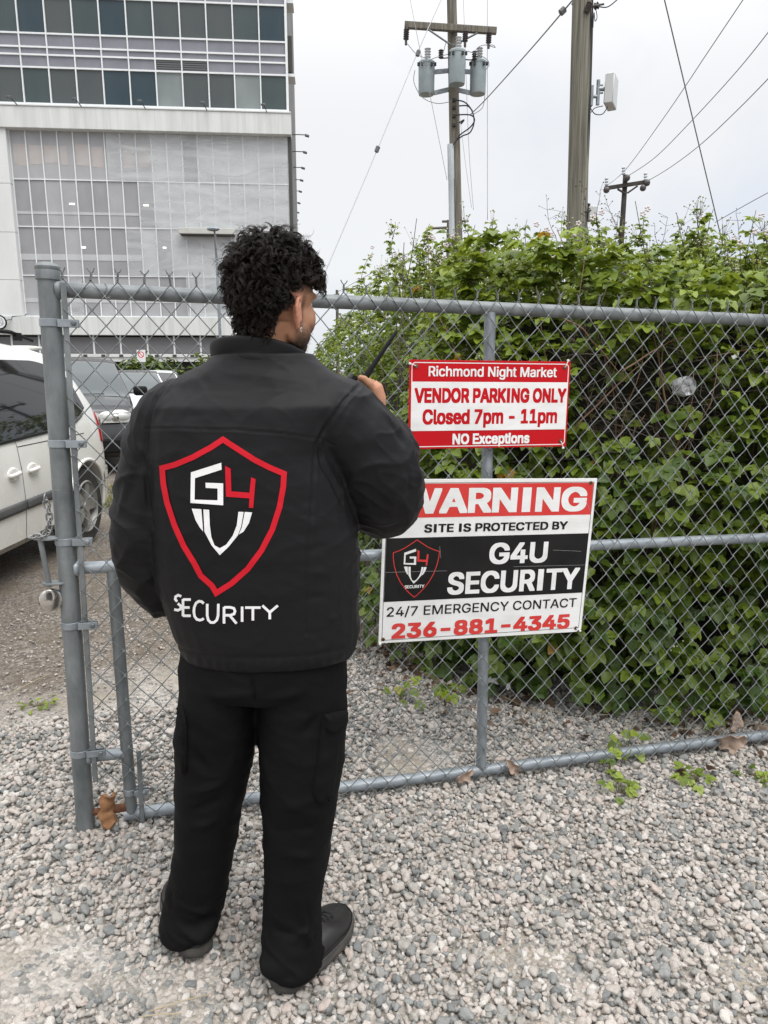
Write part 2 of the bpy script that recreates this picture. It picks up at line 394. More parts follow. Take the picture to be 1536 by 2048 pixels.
# chain: real links, looped on the post and hanging to the latch
def torus_link(center, d, up, L=0.026, Wd=0.016, r=0.0027):
    d = Vector(d).normalized(); s = Vector(up); s = (s - d * s.dot(d)).normalized(); pts = []
    for a in np.linspace(0, 2 * math.pi, 17)[:-1]:
        k = L / 2 - Wd / 2
        pts.append(Vector(center) + d * (math.cos(a) * Wd / 2 + (k if math.cos(a) > 0 else -k)) + s * (math.sin(a) * Wd / 2))
    return pts
chain = thing('steel_chain', 'short dark steel chain hanging on the gate post above the padlock', 'chain', matrix=GM @ Matrix.Translation((-0.03, -0.03, 1.0)))
path = [Vector(p) for p in ((-0.012, 0.0, 0.135), (-0.013, -.002, 0.118), (-0.008, -.002, 0.099), (-0.006, -.002, 0.08), (-0.006, -.002, 0.061), (-.008, -.002, .043), (-.011, -.002, .026), (-.022, -.004, .016), (-.036, -.006, .012), (-.05, -.004, .011), (-.06, .002, .010))]
for i in range(len(path) - 1):
    d = path[i + 1] - path[i]; b = MB(); up_ = Vector((1, 0.25, 0)) if i % 2 else Vector((0.25, 1, 0))
    if i >= 6: up_ = Vector((0, 1, .2)) if i % 2 else Vector((0, .3, 1))
    b.tube(torus_link((path[i] + path[i + 1]) / 2, d, up_), 0.0027, 8, closed=True); b.build('link', CHAIN, chain, 170)

lock = thing('round_padlock', 'round shiny steel disc padlock hanging from the latch', 'padlock', matrix=GM @ Matrix.Translation((-0.050, -0.022, 0.852)))
b = MB(); X = Matrix.Translation((0, 0, -0.042)) @ Matrix.Rotation(R(90), 4, 'X') @ Matrix.Rotation(R(20), 4, 'Y')
b.lathe([(0.004, -.0125), (.026, -.0125), (.033, -.009), (.0355, -.003), (.0355, .003), (.033, .009), (.026, .0125), (.004, .0125)], 40, X=X); b.build('lock_body', STEEL, lock, 30)
b = MB(); b.lathe([(.002, .0127), (.0125, .0127), (.014, .0135), (.0145, .0127)], 24, X=Matrix.Translation((0, 0, .014)) @ X); b.build('shackle_recess', CHAIN, lock)
b = MB(); b.tube([(.012 * math.cos(a), -.016, -.028 + .02 * math.sin(a)) for a in np.linspace(-.6, math.pi + .6, 18)], 0.0042, 10); b.build('shackle', STEEL, lock, 170)

# folded dead leaf wedged on the hinge pin
def dry_leaf(name, label, M_, L=0.09, Wd=0.06, curl=1.2, seed=1, mt=None, crump=0.006, thick=0.0012, lobes=5):
    rng = random.Random(seed); n, k = 14, 9; V = []; F = []
    for i in range(n + 1):
        t = i / n; w = Wd / 2 * math.sin(math.pi * (t * .93 + .05)) ** .7 * (1 + .25 * math.sin(t * math.pi * lobes))
        for j in range(k + 1):
            s = j / k * 2 - 1; a = s * curl
            kk = 1.0 if curl < 2 else 1.9; x = w * kk * (math.sin(a) / max(curl, .01)); y = w * kk * ((1 - math.cos(a)) / max(curl, .01)) * -1
            q = Vector((x, y, t * L - L / 2)); d = noise.noise_vector(q * 45 + Vector((seed, 0, 0)))
            q += d * crump + Vector((0, .35 * L * (t - .5) ** 2, 0)); V.append(q)
    for i in range(n):
        for j in range(k):
            a = i * (k + 1) + j; F.append((a, a + 1, a + k + 2, a + k + 1))
    me = bpy.data.meshes.new(name); me.from_pydata([tuple(p) for p in V], [], F)
    bm = bmesh.new(); bm.from_mesh(me); bmesh.ops.solidify(bm, geom=bm.faces[:], thickness=thick); bm.to_mesh(me); bm.free()
    ob = link_mesh(name, me, mt, None, 170); ob.matrix_world = M_
    return tag(ob, label, 'dry leaf')
DRY = mat('dry_leaf_brown', (0.20, 0.085, 0.035), 0.75, 0, (0.36, 0.19, 0.09), 30, bump=0.5, bscale=120)
DRY_P = mat('dry_leaf_pale', (0.22, 0.15, 0.11), 0.8, 0, (0.38, 0.29, 0.23), 30, bump=0.5, bscale=120)
dry_leaf('dry_leaf', 'big curled orange brown dead leaf wedged on the rusty hinge pin by the post', GM @ Matrix.Translation((0.080, -0.030, 0.078)) @ Matrix.Rotation(R(4), 4, 'Y') @ Matrix.Rotation(R(200), 4, 'Z'), 0.125, 0.066, 2.4, 4, DRY, .013, lobes=3)
dry_leaf('dry_leaf', 'pale crumpled dead leaf caught on the bottom rail beside the centre brace', GM @ Matrix.Translation((1.325, -0.035, 0.05)) @ Matrix.Rotation(R(60), 4, 'Y'), 0.075, 0.05, 1.4, 9, DRY_P)
dry_leaf('dry_leaf', 'pale crumpled dead leaf caught on the bottom rail under the phone number', GM @ Matrix.Translation((1.515, -0.035, 0.056)) @ Matrix.Rotation(R(-40), 4, 'Y'), 0.072, 0.052, 1.4, 12, DRY_P)
dry_leaf('dry_leaf', 'small brown dead leaf stuck on the bottom rail by the standing man', GM @ Matrix.Translation((0.83, -0.03, 0.05)) @ Matrix.Rotation(R(30), 4, 'Y'), 0.05, 0.038, 1.2, 15, DRY_P)
dry_leaf('dry_leaf', 'large brown crumpled dead leaf leaning on the right end of the bottom rail', GM @ Matrix.Translation((2.47, -0.05, 0.06)) @ Matrix.Rotation(R(75), 4, 'Y') @ Matrix.Rotation(R(30), 4, 'X'), 0.12, 0.085, 1.0, 21, DRY_P, .012)
dry_leaf('dry_leaf', 'dark brown dead leaf standing behind the far end of the bottom rail', GM @ Matrix.Translation((2.57, 0.05, 0.09)) @ Matrix.Rotation(R(35), 4, 'Y') @ Matrix.Rotation(R(-20), 4, 'X'), 0.09, 0.075, 1.1, 33, DRY_P, .014)
# ================================================================ writing
def load_font():
    import os
    try: return bpy.data.fonts.load(os.path.join(bpy.utils.resource_path("LOCAL"), "datafiles", "fonts", "Inter.woff2"))
    except Exception: return None
FONT = load_font()
def text_outline(s):
    """outlines of a line of lettering: list of closed point loops (x,z) at font size 1"""
    cu = bpy.data.curves.new('t', 'FONT'); cu.body = s; cu.font = FONT or cu.font; cu.size = 1.0
    ob = bpy.data.objects.new('t', cu); COL.objects.link(ob)
    dg = bpy.context.evaluated_depsgraph_get(); dg.update(); c2 = ob.evaluated_get(dg).to_curve(dg); loops = []
    for sp in c2.splines:
        if sp.type == 'BEZIER':
            bp = sp.bezier_points; P = []
            for a, c in zip(bp, list(bp[1:]) + [bp[0]]):
                for k in range(6):
                    t = k / 6; u = 1 - t; q = a.co * u ** 3 + a.handle_right * (3 * u * u * t) + c.handle_left * (3 * u * t * t) + c.co * t ** 3; P.append((q.x, q.y))
        else: P = [(q.co.x, q.co.y) for q in sp.points]
        loops.append(np.array(P))
    ob.evaluated_get(dg).to_curve_clear(); bpy.data.objects.remove(ob); bpy.data.curves.remove(cu); return loops
_ii = None
def plain_i(q):
    """a capital I without slabs"""
    global _ii
    if _ii is None: _ii = text_outline('I')[0]
    if len(q) == len(_ii) and abs(np.ptp(q[:, 0]) - np.ptp(_ii[:, 0])) < 2e-3 and abs(np.ptp(q[:, 1]) - np.ptp(_ii[:, 1])) < 2e-3:
        c, z0_, z1_ = (q[:, 0].min() + q[:, 0].max()) / 2, q[:, 1].min(), q[:, 1].max(); mid = np.abs(q[:, 1] - (z0_ + z1_) / 2) < .4 * (z1_ - z0_)
        h = max(.05, np.abs(_ii[:, 0] - (_ii[:, 0].min() + _ii[:, 0].max()) / 2).min()); return np.array([(c - h, z0_), (c + h, z0_), (c + h, z1_), (c - h, z1_)])
    return q
_cap = None
def shape_mesh(mask_tris, x0, z0, W_, H_, c, bx, bz):
    """rasterise lettering triangles, thicken the strokes, and trace the result back to clean flat faces"""
    nx, nz = int(W_ / c) + 8, int(H_ / c) + 8; M = np.zeros((nz, nx), bool)
    gx_ = x0 + (np.arange(nx) - 4) * c; gz_ = z0 + (np.arange(nz) - 4) * c
    for k in range(nz):                          # non-zero winding along each scan line
        zz = gz_[k] + c * .013; wn = np.zeros(nx + 1)
        for P in mask_tris:
            Q = np.roll(P, -1, 0); up_ = (P[:, 1] <= zz) & (Q[:, 1] > zz); dn = (P[:, 1] > zz) & (Q[:, 1] <= zz); m = up_ | dn
            if not m.any(): continue
            x = P[m, 0] + (zz - P[m, 1]) / (Q[m, 1] - P[m, 1]) * (Q[m, 0] - P[m, 0]); i_ = np.clip(np.ceil((x - gx_[0]) / c), 0, nx).astype(int)
            np.add.at(wn, i_, np.where(up_[m], 1, -1))
        M[k] = np.abs(np.cumsum(wn)[:nx]) > .5
    rx, rz = bx / c, bz / c; D = M.copy()
    for dz in range(-int(rz), int(rz) + 1):
        w = int(rx)
        sh = np.roll(M, dz, 0)
        for dx in range(-w, w + 1): D |= np.roll(sh, dx, 1)
    f = D.astype(float); f = (np.roll(f, 1, 0) + 2 * f + np.roll(f, -1, 0)) / 4; f = (np.roll(f, 1, 1) + 2 * f + np.roll(f, -1, 1)) / 4
    V, F = [], []; ins = f > .5
    full = ins[:-1, :-1] & ins[1:, :-1] & ins[:-1, 1:] & ins[1:, 1:]; anyc = ins[:-1, :-1] | ins[1:, :-1] | ins[:-1, 1:] | ins[1:, 1:]
    for k in range(nz - 1):
        row = full[k]; i = 0; idx = np.flatnonzero(np.diff(np.concatenate([[0], row.astype(int), [0]])))
        for s_, e_ in zip(idx[::2], idx[1::2]):
            b0 = len(V); V += [(gx_[s_], gz_[k]), (gx_[e_], gz_[k]), (gx_[e_], gz_[k + 1]), (gx_[s_], gz_[k + 1])]; F.append((b0, b0 + 1, b0 + 2, b0 + 3))
        for i in np.flatnonzero(anyc[k] & ~row):
            cs = [(i, k), (i + 1, k), (i + 1, k + 1), (i, k + 1)]; pts = []
            for m in range(4):
                (ia, ka), (ib, kb) = cs[m], cs[(m + 1) % 4]; fa_, fb_ = f[ka, ia], f[kb, ib]
                if fa_ > .5: pts.append((gx_[ia], gz_[ka]))
                if (fa_ > .5) != (fb_ > .5): t = (.5 - fa_) / (fb_ - fa_); pts.append((gx_[ia] + (gx_[ib] - gx_[ia]) * t, gz_[ka] + (gz_[kb] - gz_[ka]) * t))
            if len(pts) >= 3: b0 = len(V); V += pts; F.append(tuple(range(b0, b0 + len(pts))))
    return V, F
def fit_text(name, s, x0, x1, zb, cap, mt, parent, y, bx=0.0, bz=0.0, c=.0006):
    """lettering laid on a panel: baseline zb, capital height cap, from x0 to x1; bx/bz thicken strokes"""
    global _cap
    if _cap is None: _cap = max(q[:, 1].max() for q in text_outline('H'))
    lp_ = [plain_i(q) for q in text_outline(s)] if 'I' in s else text_outline(s); xa, xb = min(q[:, 0].min() for q in lp_), max(q[:, 0].max() for q in lp_)
    tris = [np.column_stack([(q[:, 0] - xa) / (xb - xa) * (x1 - x0 - 2 * bx) + x0 + bx, q[:, 1] / _cap * (cap - 2 * bz) + zb + bz]) for q in lp_]
    Z = np.concatenate([q[:, 1] for q in tris])
    V, F = shape_mesh(tris, x0, Z.min() - bz, x1 - x0, Z.max() - Z.min() + 2 * bz, c, bx, bz)
    b = MB(); b.add([(p[0], y, p[1]) for p in V], F)
    return b.build(name, mt, parent, 0)
def flat_poly(b, pts, y, m=0):
    """filled outline (x,z) at depth y"""
    from mathutils.geometry import tessellate_polygon
    tri = tessellate_polygon([[Vector((p[0], p[1], 0)) for p in pts]])
    b.add([(p[0], y, p[1]) for p in pts], [tuple(t) for t in tri], m)
def stroke(pts, w, closed=False):
    """outline ribbon quads along a polyline, mitred"""
    P = [Vector((p[0], p[1])) for p in pts]; n = len(P); Lf = []; Rt = []
    for i in range(n):
        a = P[i - 1] if (i > 0 or closed) else None; c = P[(i + 1) % n] if (i < n - 1 or closed) else None
        d1 = (P[i] - a).normalized() if a is not None else None; d2 = (c - P[i]).normalized() if c is not None else None
        if d1 is None: d1 = d2
        if d2 is None: d2 = d1
        n1 = Vector((-d1.y, d1.x)); n2 = Vector((-d2.y, d2.x)); m = (n1 + n2)
        if m.length < 1e-6: m = n1
        m.normalize(); k = w / 2 / max(0.45, m.dot(n1)); Lf.append(P[i] + m * k); Rt.append(P[i] - m * k)
    q = []
    for i in range(n if closed else n - 1):
        j = (i + 1) % n; q.append([tuple(Lf[i]), tuple(Lf[j]), tuple(Rt[j]), tuple(Rt[i])])
    return q
# emblem outlines, measured on the jacket (units: pixels of the enlarged measure, y down)
SHIELD = [(573, 556), (640, 600), (718, 650), (790, 687), (856, 715), (853, 775), (836, 870), (802, 975), (752, 1072), (688, 1158), (612, 1226), (542, 1270), (522, 1236), (470, 1190), (440, 1132), (391, 1052), (348, 955), (313, 848), (296, 760), (291, 689), (350, 673), (434, 638), (515, 594)]
G_ = [(565, 664), (567, 696), (443, 736), (441, 836), (548, 839), (548, 784), (493, 781), (492, 757), (574, 760), (574, 862), (422, 851), (424, 709)]
FOUR = [(583, 678), (609, 692), (612, 797), (696, 804), (704, 732), (725, 741), (713, 875), (693, 873), (696, 830), (587, 822)]
U_L = [(428, 877), (473, 880), (481, 984), (466, 966), (446, 932)]
U_M = [(482, 881), (509, 883), (512, 955), (519, 1010), (534, 1048), (558, 1062), (588, 1045), (618, 1004), (637, 955), (645, 892), (669, 893), (657, 962), (642, 1002), (598, 1056), (558, 1094), (520, 1048), (487, 985)]
U_R = [(674, 893), (708, 895), (694, 944), (668, 985), (646, 998), (660, 966)]
def emblem(parent, cx, zc, sc, y, wshield, names=('shield_outline', 'letter_g', 'letter_four', 'letter_u')):
    t = lambda p: (cx + (p[0] - 573) * sc, zc - (p[1] - 915) * sc)
    b = MB()
    # straighten the creased left flank for the flat printed version
    S = [(573, 556)] + [(640, 602), (715, 650), (790, 684), (856, 706), (853, 775), (836, 870), (802, 975), (752, 1072), (688, 1158), (620, 1226), (573, 1265)]
    S = S + [(1146 - x, yy) for x, yy in S[-2:0:-1]]
    for q in stroke([t(p) for p in S], wshield, True): b.add([(p[0], y, p[1]) for p in q], [(0, 1, 2, 3)])
    b.build(names[0], SIGN_R2, parent, 0)
    b = MB(); flat_poly(b, [t((p[0] + 0, p[1])) for p in G_], y); b.build(names[1], SIGN_W, parent, 0)
    b = MB(); flat_poly(b, [t((p[0] + 0, p[1])) for p in FOUR], y); b.build(names[2], SIGN_R2, parent, 0)
    b = MB()
    for P in (U_L, U_M, U_R): flat_poly(b, [t(p) for p in P], y)
    b.build(names[3], SIGN_W, parent, 0)
def rrect(x0, x1, z0, z1, r, n=6):
    P = []
    for cx, cz, a0 in ((x1 - r, z1 - r, 0), (x0 + r, z1 - r, 90), (x0 + r, z0 + r, 180), (x1 - r, z0 + r, 270)):
        for i in range(n + 1): a = R(a0 + 90 * i / n); P.append((cx + r * math.cos(a), cz + r * math.sin(a)))
    return P
def grommet(parent, x, z, y):
    b = MB(); X = Matrix.Translation((x, y, z)) @ Matrix.Rotation(R(90), 4, 'X')
    b.lathe([(.0032, .0), (.0034, .0016), (.005, .0019), (.0066, .0012), (.007, 0)], 16, X=X); b.build('grommet', BRASS, parent)
def zip_tie(parent, x, z, x2, z2, y):
    b = MB(); b.tube([(x, y, z), (x + (x2 - x) * .3, y - .004, z + (z2 - z) * .3), (x + (x2 - x) * .8, y - .003, z + (z2 - z) * .8), (x2, y + .006, z2)], 0.0016, 6)
    b.box((x2, y - .001, z2), (.007, .006, .007)); b.build('cable_tie', NYLON, parent, bevel=0.0008)

# ---- red sign
cx, cz = 1.354, 1.4125
rs = thing('parking_sign', 'red and white vendor parking only sign on the upper mesh', 'sign', matrix=GM @ Matrix.Translation((cx, -0.040, cz)) @ Matrix.Rotation(R(-0.6), 4, 'Y'))
hw, hh = 0.2855, 0.1445
b = MB(); b.box((0, 0.0022, 0), (2 * hw, 0.0044, 2 * hh)); b.build('panel', SIGN_R, rs, bevel=0.0006)
fx = lambda px: -hw + (px - 237) / 972 * 2 * hw      # from the enlarged measure
fz = lambda py: hh - (py - 134) / 532 * 2 * hh
b = MB()
for q in stroke(rrect(fx(251), fx(1197), fz(652), fz(150), .012), .0028, True): b.add([(p[0], -.0003, p[1]) for p in q], [(0, 1, 2, 3)])
b.build('border_line', SIGN_W, rs, 0)
b = MB(); flat_poly(b, [(fx(249), fz(556)), (fx(1199), fz(556)), (fx(1199), fz(262)), (fx(249), fz(262))], -.0006); b.build('white_field', SIGN_W, rs, 0)
y0 = -.0010
fit_text('lettering', 'Richmond Night Market', fx(346), fx(1124), fz(231), .0335, SIGN_W, rs, y0, .0013, .0009)
fit_text('lettering', 'VENDOR PARKING ONLY', fx(267), fx(1193), fz(388), .0485, SIGN_R, rs, y0, .0028, .0030)
fit_text('lettering', 'Closed 7pm - 11pm', fx(316), fx(1141), fz(518), .0500, SIGN_R, rs, y0, .0026, .0026)
fit_text('lettering', 'NO Exceptions', fx(496), fx(972), fz(641), .0355, SIGN_W, rs, y0, .0022, .0018)
for sx_ in (-1, 1):
    for sz_ in (-1, 1):
        grommet(rs, sx_ * (hw - .022), sz_ * (hh - .02), -.0008)
        zip_tie(rs, sx_ * (hw - .022), sz_ * (hh - .02), sx_ * (hw - .012 + (.012 if sz_ > 0 and sx_ < 0 else 0)), sz_ * (hh + (.004 if sx_ > 0 else -.012)), -.002)

# ---- warning sign
W2, H2 = 0.388, 0.2905
ws = thing('security_sign', 'large white red and black security warning sign under the parking sign', 'sign', matrix=GM @ Matrix.Translation((1.373, -0.046, 0.873)) @ Matrix.Rotation(R(0.75), 4, 'Y') @ Matrix.Rotation(R(1.6), 4, 'X'))
P = [(-W2, -H2 + .007), (W2 - .02, -H2 + .004), (W2 - .012, -H2 + .012), (W2 - .002, -H2 + .014), (W2, H2), (-W2, H2)]
b = MB(); b.prism(P, .0044); b.build('panel', SIGN_W, ws, 20, bevel=0.0005)
gx = lambda f: -W2 + f * 2 * W2
gz = lambda f: H2 - f * 2 * H2
def rect(b, f0, f1, h0, h1, y): flat_poly(b, [(gx(f0), gz(h1)), (gx(f1), gz(h1)), (gx(f1), gz(h0)), (gx(f0), gz(h0))], y)
b = MB()
for q in stroke([(gx(.0145), gz(.970)), (gx(.982), gz(.965)), (gx(.9855), gz(.022)), (gx(.0145), gz(.022))], .0018, True): b.add([(p[0], -.0003, p[1]) for p in q], [(0, 1, 2, 3)])
b.build('border_line', SIGN_K, ws, 0)
b = MB(); rect(b, .0165, .983, .026, .225, -.0006); b.build('red_band', SIGN_R2, ws, 0)
b = MB(); rect(b, .0165, .983, .344, .730, -.0006); b.build('black_band', SIGN_K, ws, 0)
fit_text('lettering', 'WARNING', gx(.075), gx(.957), gz(.203), .0880, SIGN_W, ws, y0, .0066, .0046)
fit_text('lettering', 'SITE IS PROTECTED BY', gx(.185), gx(.873), gz(.316), .0300, SIGN_K, ws, y0, .0018, .0016)
fit_text('lettering', 'G4U', gx(.497), gx(.785), gz(.522), .0770, SIGN_W, ws, y0, .0046, .0034)
fit_text('lettering', 'SECURITY', gx(.307), gx(.958), gz(.703), .0810, SIGN_W, ws, y0, .0046, .0034)
fit_text('lettering', '24/7 EMERGENCY CONTACT', gx(.032), gx(.957), gz(.823), .0345, SIGN_K, ws, y0, .0008, .0007)
fit_text('lettering', '236-881-4345', gx(.058), gx(.932), gz(.965), .0560, SIGN_R2, ws, y0, .0042, .0030)
emblem(ws, gx(.155), gz(.535), .000288, y0, .0026)
fit_text('lettering', 'SECURITY', gx(.108), gx(.199), gz(.652), .0115, SIGN_W, ws, y0, .0006, .0005, .0003)
SCR = mat('scratch', (0.4, 0.4, 0.4), 0.6)
for x0_, z0_, x1_, z1_ in ((.81, .445, .955, .458), (.62, .542, .985, .548), (.02, .548, .3, .552), (.26, .40, .268, .47), (.95, .13, .978, .2)):
    b = MB(); q = stroke([(gx(x0_), gz(z0_)), (gx(x1_), gz(z1_))], .0007)[0]; b.add([(p[0], -.0014, p[1]) for p in q], [(0, 1, 2, 3)]); b.build('scratch', SCR, ws, 0)
for f, h in ((.02, .964), (.968, .967), (.968, .028), (.02, .03)): grommet(ws, gx(f), gz(h), -.0009)
zip_tie(ws, gx(.968), gz(.967), gx(.99), gz(.985), -.002); zip_tie(ws, gx(.02), gz(.975), gx(.006), gz(.99), -.002)
# ================================================================ the big building
CONC = mat('painted_concrete', (0.61, 0.63, 0.62), 0.75, 0, (0.68, 0.695, 0.685), 0.9, (1, 1, 0.35), 0.3, 0.62, bump=0.15, bscale=25)
CONC_D = mat('stained_concrete', (0.54, 0.555, 0.54), 0.8, 0, (0.66, 0.675, 0.66), 1.6, (2.2, 2.2, 0.12), 0.32, 0.62, bump=0.2, bscale=25)
WHITE_AL = mat('white_aluminium', (0.70, 0.72, 0.73), 0.45, 0.0, (0.76, 0.78, 0.79), 2)
GL = [mat('window_glass', c, 0.12, 0.0, c2, 0.5, (1, 1, 0.4), 0.3, 0.7, spec=0.45) for c, c2 in (
    ((0.026, 0.046, 0.060), (0.042, 0.066, 0.078)), ((0.048, 0.068, 0.070), (0.068, 0.088, 0.088)), ((0.066, 0.080, 0.084), (0.085, 0.094, 0.094)), ((0.16, 0.19, 0.19), (0.25, 0.28, 0.275)))]
SPAND = mat('spandrel_glass', (0.195, 0.20, 0.232), 0.25, 0, (0.235, 0.24, 0.27), 0.7, spec=0.4)
LOUV = mat('louvre_grey', (0.13, 0.135, 0.14), 0.6)
DARKM = mat('dark_trim', (0.06, 0.06, 0.055), 0.7)
MESHG = [mat('screened_glass', c, 0.35, 0, c2, 1.1, (1, 1, 0.6), spec=0.4) for c, c2 in (
    ((0.28, 0.28, 0.29), (0.32, 0.32, 0.33)), ((0.35, 0.35, 0.365), (0.40, 0.40, 0.41)), ((0.44, 0.45, 0.46), (0.50, 0.51, 0.52)))]
PAPER = mat('taped_paper', (0.44, 0.40, 0.385), 0.8, 0, (0.47, 0.45, 0.44), 1.5)
SCREEN = mat('car_park_screen', (0.15, 0.152, 0.16), 0.6, 0, (0.19, 0.19, 0.195), 3, (0.2, 1, 9))
VOID = mat('car_park_shade', (0.02, 0.02, 0.02), 0.9)
BEIGE = mat('beige_panel', (0.45, 0.45, 0.42), 0.6, 0, (0.52, 0.52, 0.49), 2)
LAMPW = bpy.data.materials.new('ceiling_lamp_glow'); LAMPW.use_nodes = True
_b = LAMPW.node_tree.nodes['Principled BSDF']; _b.inputs['Emission Color'].default_value = (1, 0.95, 0.85, 1); _b.inputs['Emission Strength'].default_value = 1.4
def sheet_material():
    m, nt, b, N, L = new_mat('plastic_sheet'); b.inputs['Base Color'].default_value = (0.72, 0.745, 0.76, 1); b.inputs['Roughness'].default_value = 0.45
    t = N.new('ShaderNodeTexCoord'); mp = N.new('ShaderNodeMapping'); mp.inputs['Scale'].default_value = (0.20, 1, 0.9); mp.inputs['Rotation'].default_value = (0, R(-10), 0)
    n = N.new('ShaderNodeTexNoise'); n.inputs['Scale'].default_value = 1.2; n.inputs['Detail'].default_value = 5; n.inputs['Distortion'].default_value = 1.6
    L.new(t.outputs['Object'], mp.inputs['Vector']); L.new(mp.outputs['Vector'], n.inputs['Vector'])
    bp = N.new('ShaderNodeBump'); bp.inputs['Strength'].default_value = 0.25; bp.inputs['Distance'].default_value = 0.08
    L.new(n.outputs['Fac'], bp.inputs['Height']); L.new(bp.outputs['Normal'], b.inputs['Normal'])
    r = N.new('ShaderNodeMapRange'); r.inputs['From Min'].default_value = 0.35; r.inputs['From Max'].default_value = 0.65; r.inputs['To Min'].default_value = 0.20; r.inputs['To Max'].default_value = 0.44
    L.new(n.outputs['Fac'], r.inputs['Value']); L.new(r.outputs['Result'], b.inputs['Alpha']); return m
SHEET = sheet_material()
BX, BY = -5.76, 46.0
BMx = Matrix.Translation((BX, BY, 0)) @ Matrix.Rotation(R(4.7), 4, 'Z')
bld = thing('office_building', 'large pale office block with glass curtain wall over a car park', 'building', matrix=BMx)
XL = -34.0; rng = random.Random(11)
def bpart(name, m, boxes, bevel=0, parent=bld):
    b = MB()
    for (x0, x1, y0, y1, z0, z1) in boxes: b.box(((x0 + x1) / 2, (y0 + y1) / 2, (z0 + z1) / 2), (x1 - x0, y1 - y0, z1 - z0))
    return b.build(name, m, parent, 0, bevel)
bpart('core_wall', DARKM, [(XL, -0.55, 0.9, 14, 0.0, 31)])
bpart('concrete_band', CONC_D, [(XL, 0.22, -0.45, 0.6, 15.17, 16.32)], 0.02)
bpart('concrete_band', CONC, [(XL, 0.24, -0.50, 0.6, 16.322, 16.40)], 0.01)
bpart('lower_ledge', CONC_D, [(XL, 0.0, -0.40, 0.6, 3.60, 4.70)], 0.02)
for z0, z1 in ((4.702, 6.78), (6.80, 9.48), (9.50, 12.18), (12.20, 15.168)): bpart('concrete_panel', CONC, [(XL, -16.12, -0.30, 0.6, z0, z1)], 0.012)
bpart('corner_column', DARKM, [(0.0, 0.20, 0.02, 1.2, 4.0, 15.17)])
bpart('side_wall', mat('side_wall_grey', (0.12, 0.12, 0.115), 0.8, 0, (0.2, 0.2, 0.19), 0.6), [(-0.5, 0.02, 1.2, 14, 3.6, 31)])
for z in (18.6, 22.5): bpart('side_fin', WHITE_AL, [(0.02, 0.50, 0.4, 1.6, z, z + .16)]); bpart('side_fin', DARKM, [(0.02, 0.36, 0.45, 1.4, z + .3, z + 2.2)])
# upper curtain wall
rows = [(16.44, 16.56, 'w'), (16.62, 18.46, 'g'), (18.54, 19.11, 's'), (19.19, 19.50, 's'), (19.60, 20.20, 's'), (20.30, 22.12, 'g'), (22.20, 22.77, 's'), (22.85, 31, 'x')]
cols = [-1.5 * k for k in range(0, 14)]
for z0, z1, kind in rows:
    for i in range(len(cols) - 1):
        x1, x0 = cols[i] - 0.035, cols[i + 1] + 0.035
        if kind == 'g':
            m = GL[rng.choice([0, 0, 0, 1, 2, 2])] if z0 < 18 else GL[rng.choice([0, 1, 1, 2, 2])]
            if z0 < 18 and i in (1, 4): m = GL[3]
            bpart('window', m, [(x0, x1, 0.03 + rng.uniform(0, .015), 0.2, z0, z1)])
        elif z0 < 20.0 and z0 > 19.0 and False: pass
    if kind == 's':
        if z0 == 18.54:
            for k in range(len(cols) - 1):
                if k not in (3, 4): bpart('spandrel_panel', SPAND, [(cols[k + 1] + .035, cols[k] - .035, 0.03, .2, z0, z1)])
                else: bpart('louvre', LOUV, [(cols[k + 1] + .035, cols[k] - .035, 0.0 + .03 * (q % 2), .2, z0 + q * .057, z0 + q * .057 + .05) for q in range(10)])
        else:
            for k in range(len(cols) - 1): bpart('spandrel_panel', SPAND, [(cols[k + 1] + .035, cols[k] - .035, 0.03, .2, z0, z1)])
    if kind == 'w': bpart('sill_panel', GL[2], [(cols[-1], -.03, 0.03, .2, z0, z1)])
    if kind == 'x': bpart('upper_storey', SPAND, [(cols[-1], -.03, 0.03, .2, z0, z1)])
bpart('concrete_panel', CONC, [(XL, cols[-1] - .04, -.05, .25, 16.402, 31)])
bpart('mullion', WHITE_AL, [(x - .035 + (0 if x < 0 else .02), x + .035 + (0.08 if x == 0 else 0), -0.06, 0.2, 16.402, 30) for x in cols])
bpart('transom', WHITE_AL, [(cols[-1], -0.0, -0.045, 0.22, z - .045, z + .045) for z in (16.59, 18.5, 19.15, 19.55, 20.25, 22.16, 22.81)] + [(cols[-1], 0, -.045, .22, 16.403, 16.45)])
# screened lower glazing
X0, PW, NP = -16.08, 0.894, 18
zr = [(4.72, 7.08), (7.14, 9.86), (9.92, 12.50), (12.56, 15.165)]
for r_, (z0, z1) in enumerate(zr):
    for k in range(NP):
        xa = X0 + k * PW + .03; xb = X0 + (k + 1) * PW - .03
        dark = 0 if (k < (8 if r_ else 6)) else 1
        m = MESHG[rng.choice([0, 0, 1])] if dark == 0 else MESHG[2]
        if r_ == 0: m = MESHG[rng.choice([0, 0, 1, 1])]
        if r_ == 3 and k < 9: m = MESHG[1]
        if (r_, k) in ((3, 11), (1, 9), (2, 8)): m = MESHG[0]
        bpart('window', m, [(xa, xb, 0.12, 0.25, z0, z1)])
bpart('mullion', WHITE_AL, [(X0 + k * PW - .03, X0 + k * PW + .03, 0.05, 0.25, 4.701, 15.169) for k in range(NP + 1)])
bpart('transom', WHITE_AL, [(X0, X0 + NP * PW, 0.06, 0.24, z - .03, z + .03) for z in (4.73, 7.11, 9.89, 12.53)])
b = MB()
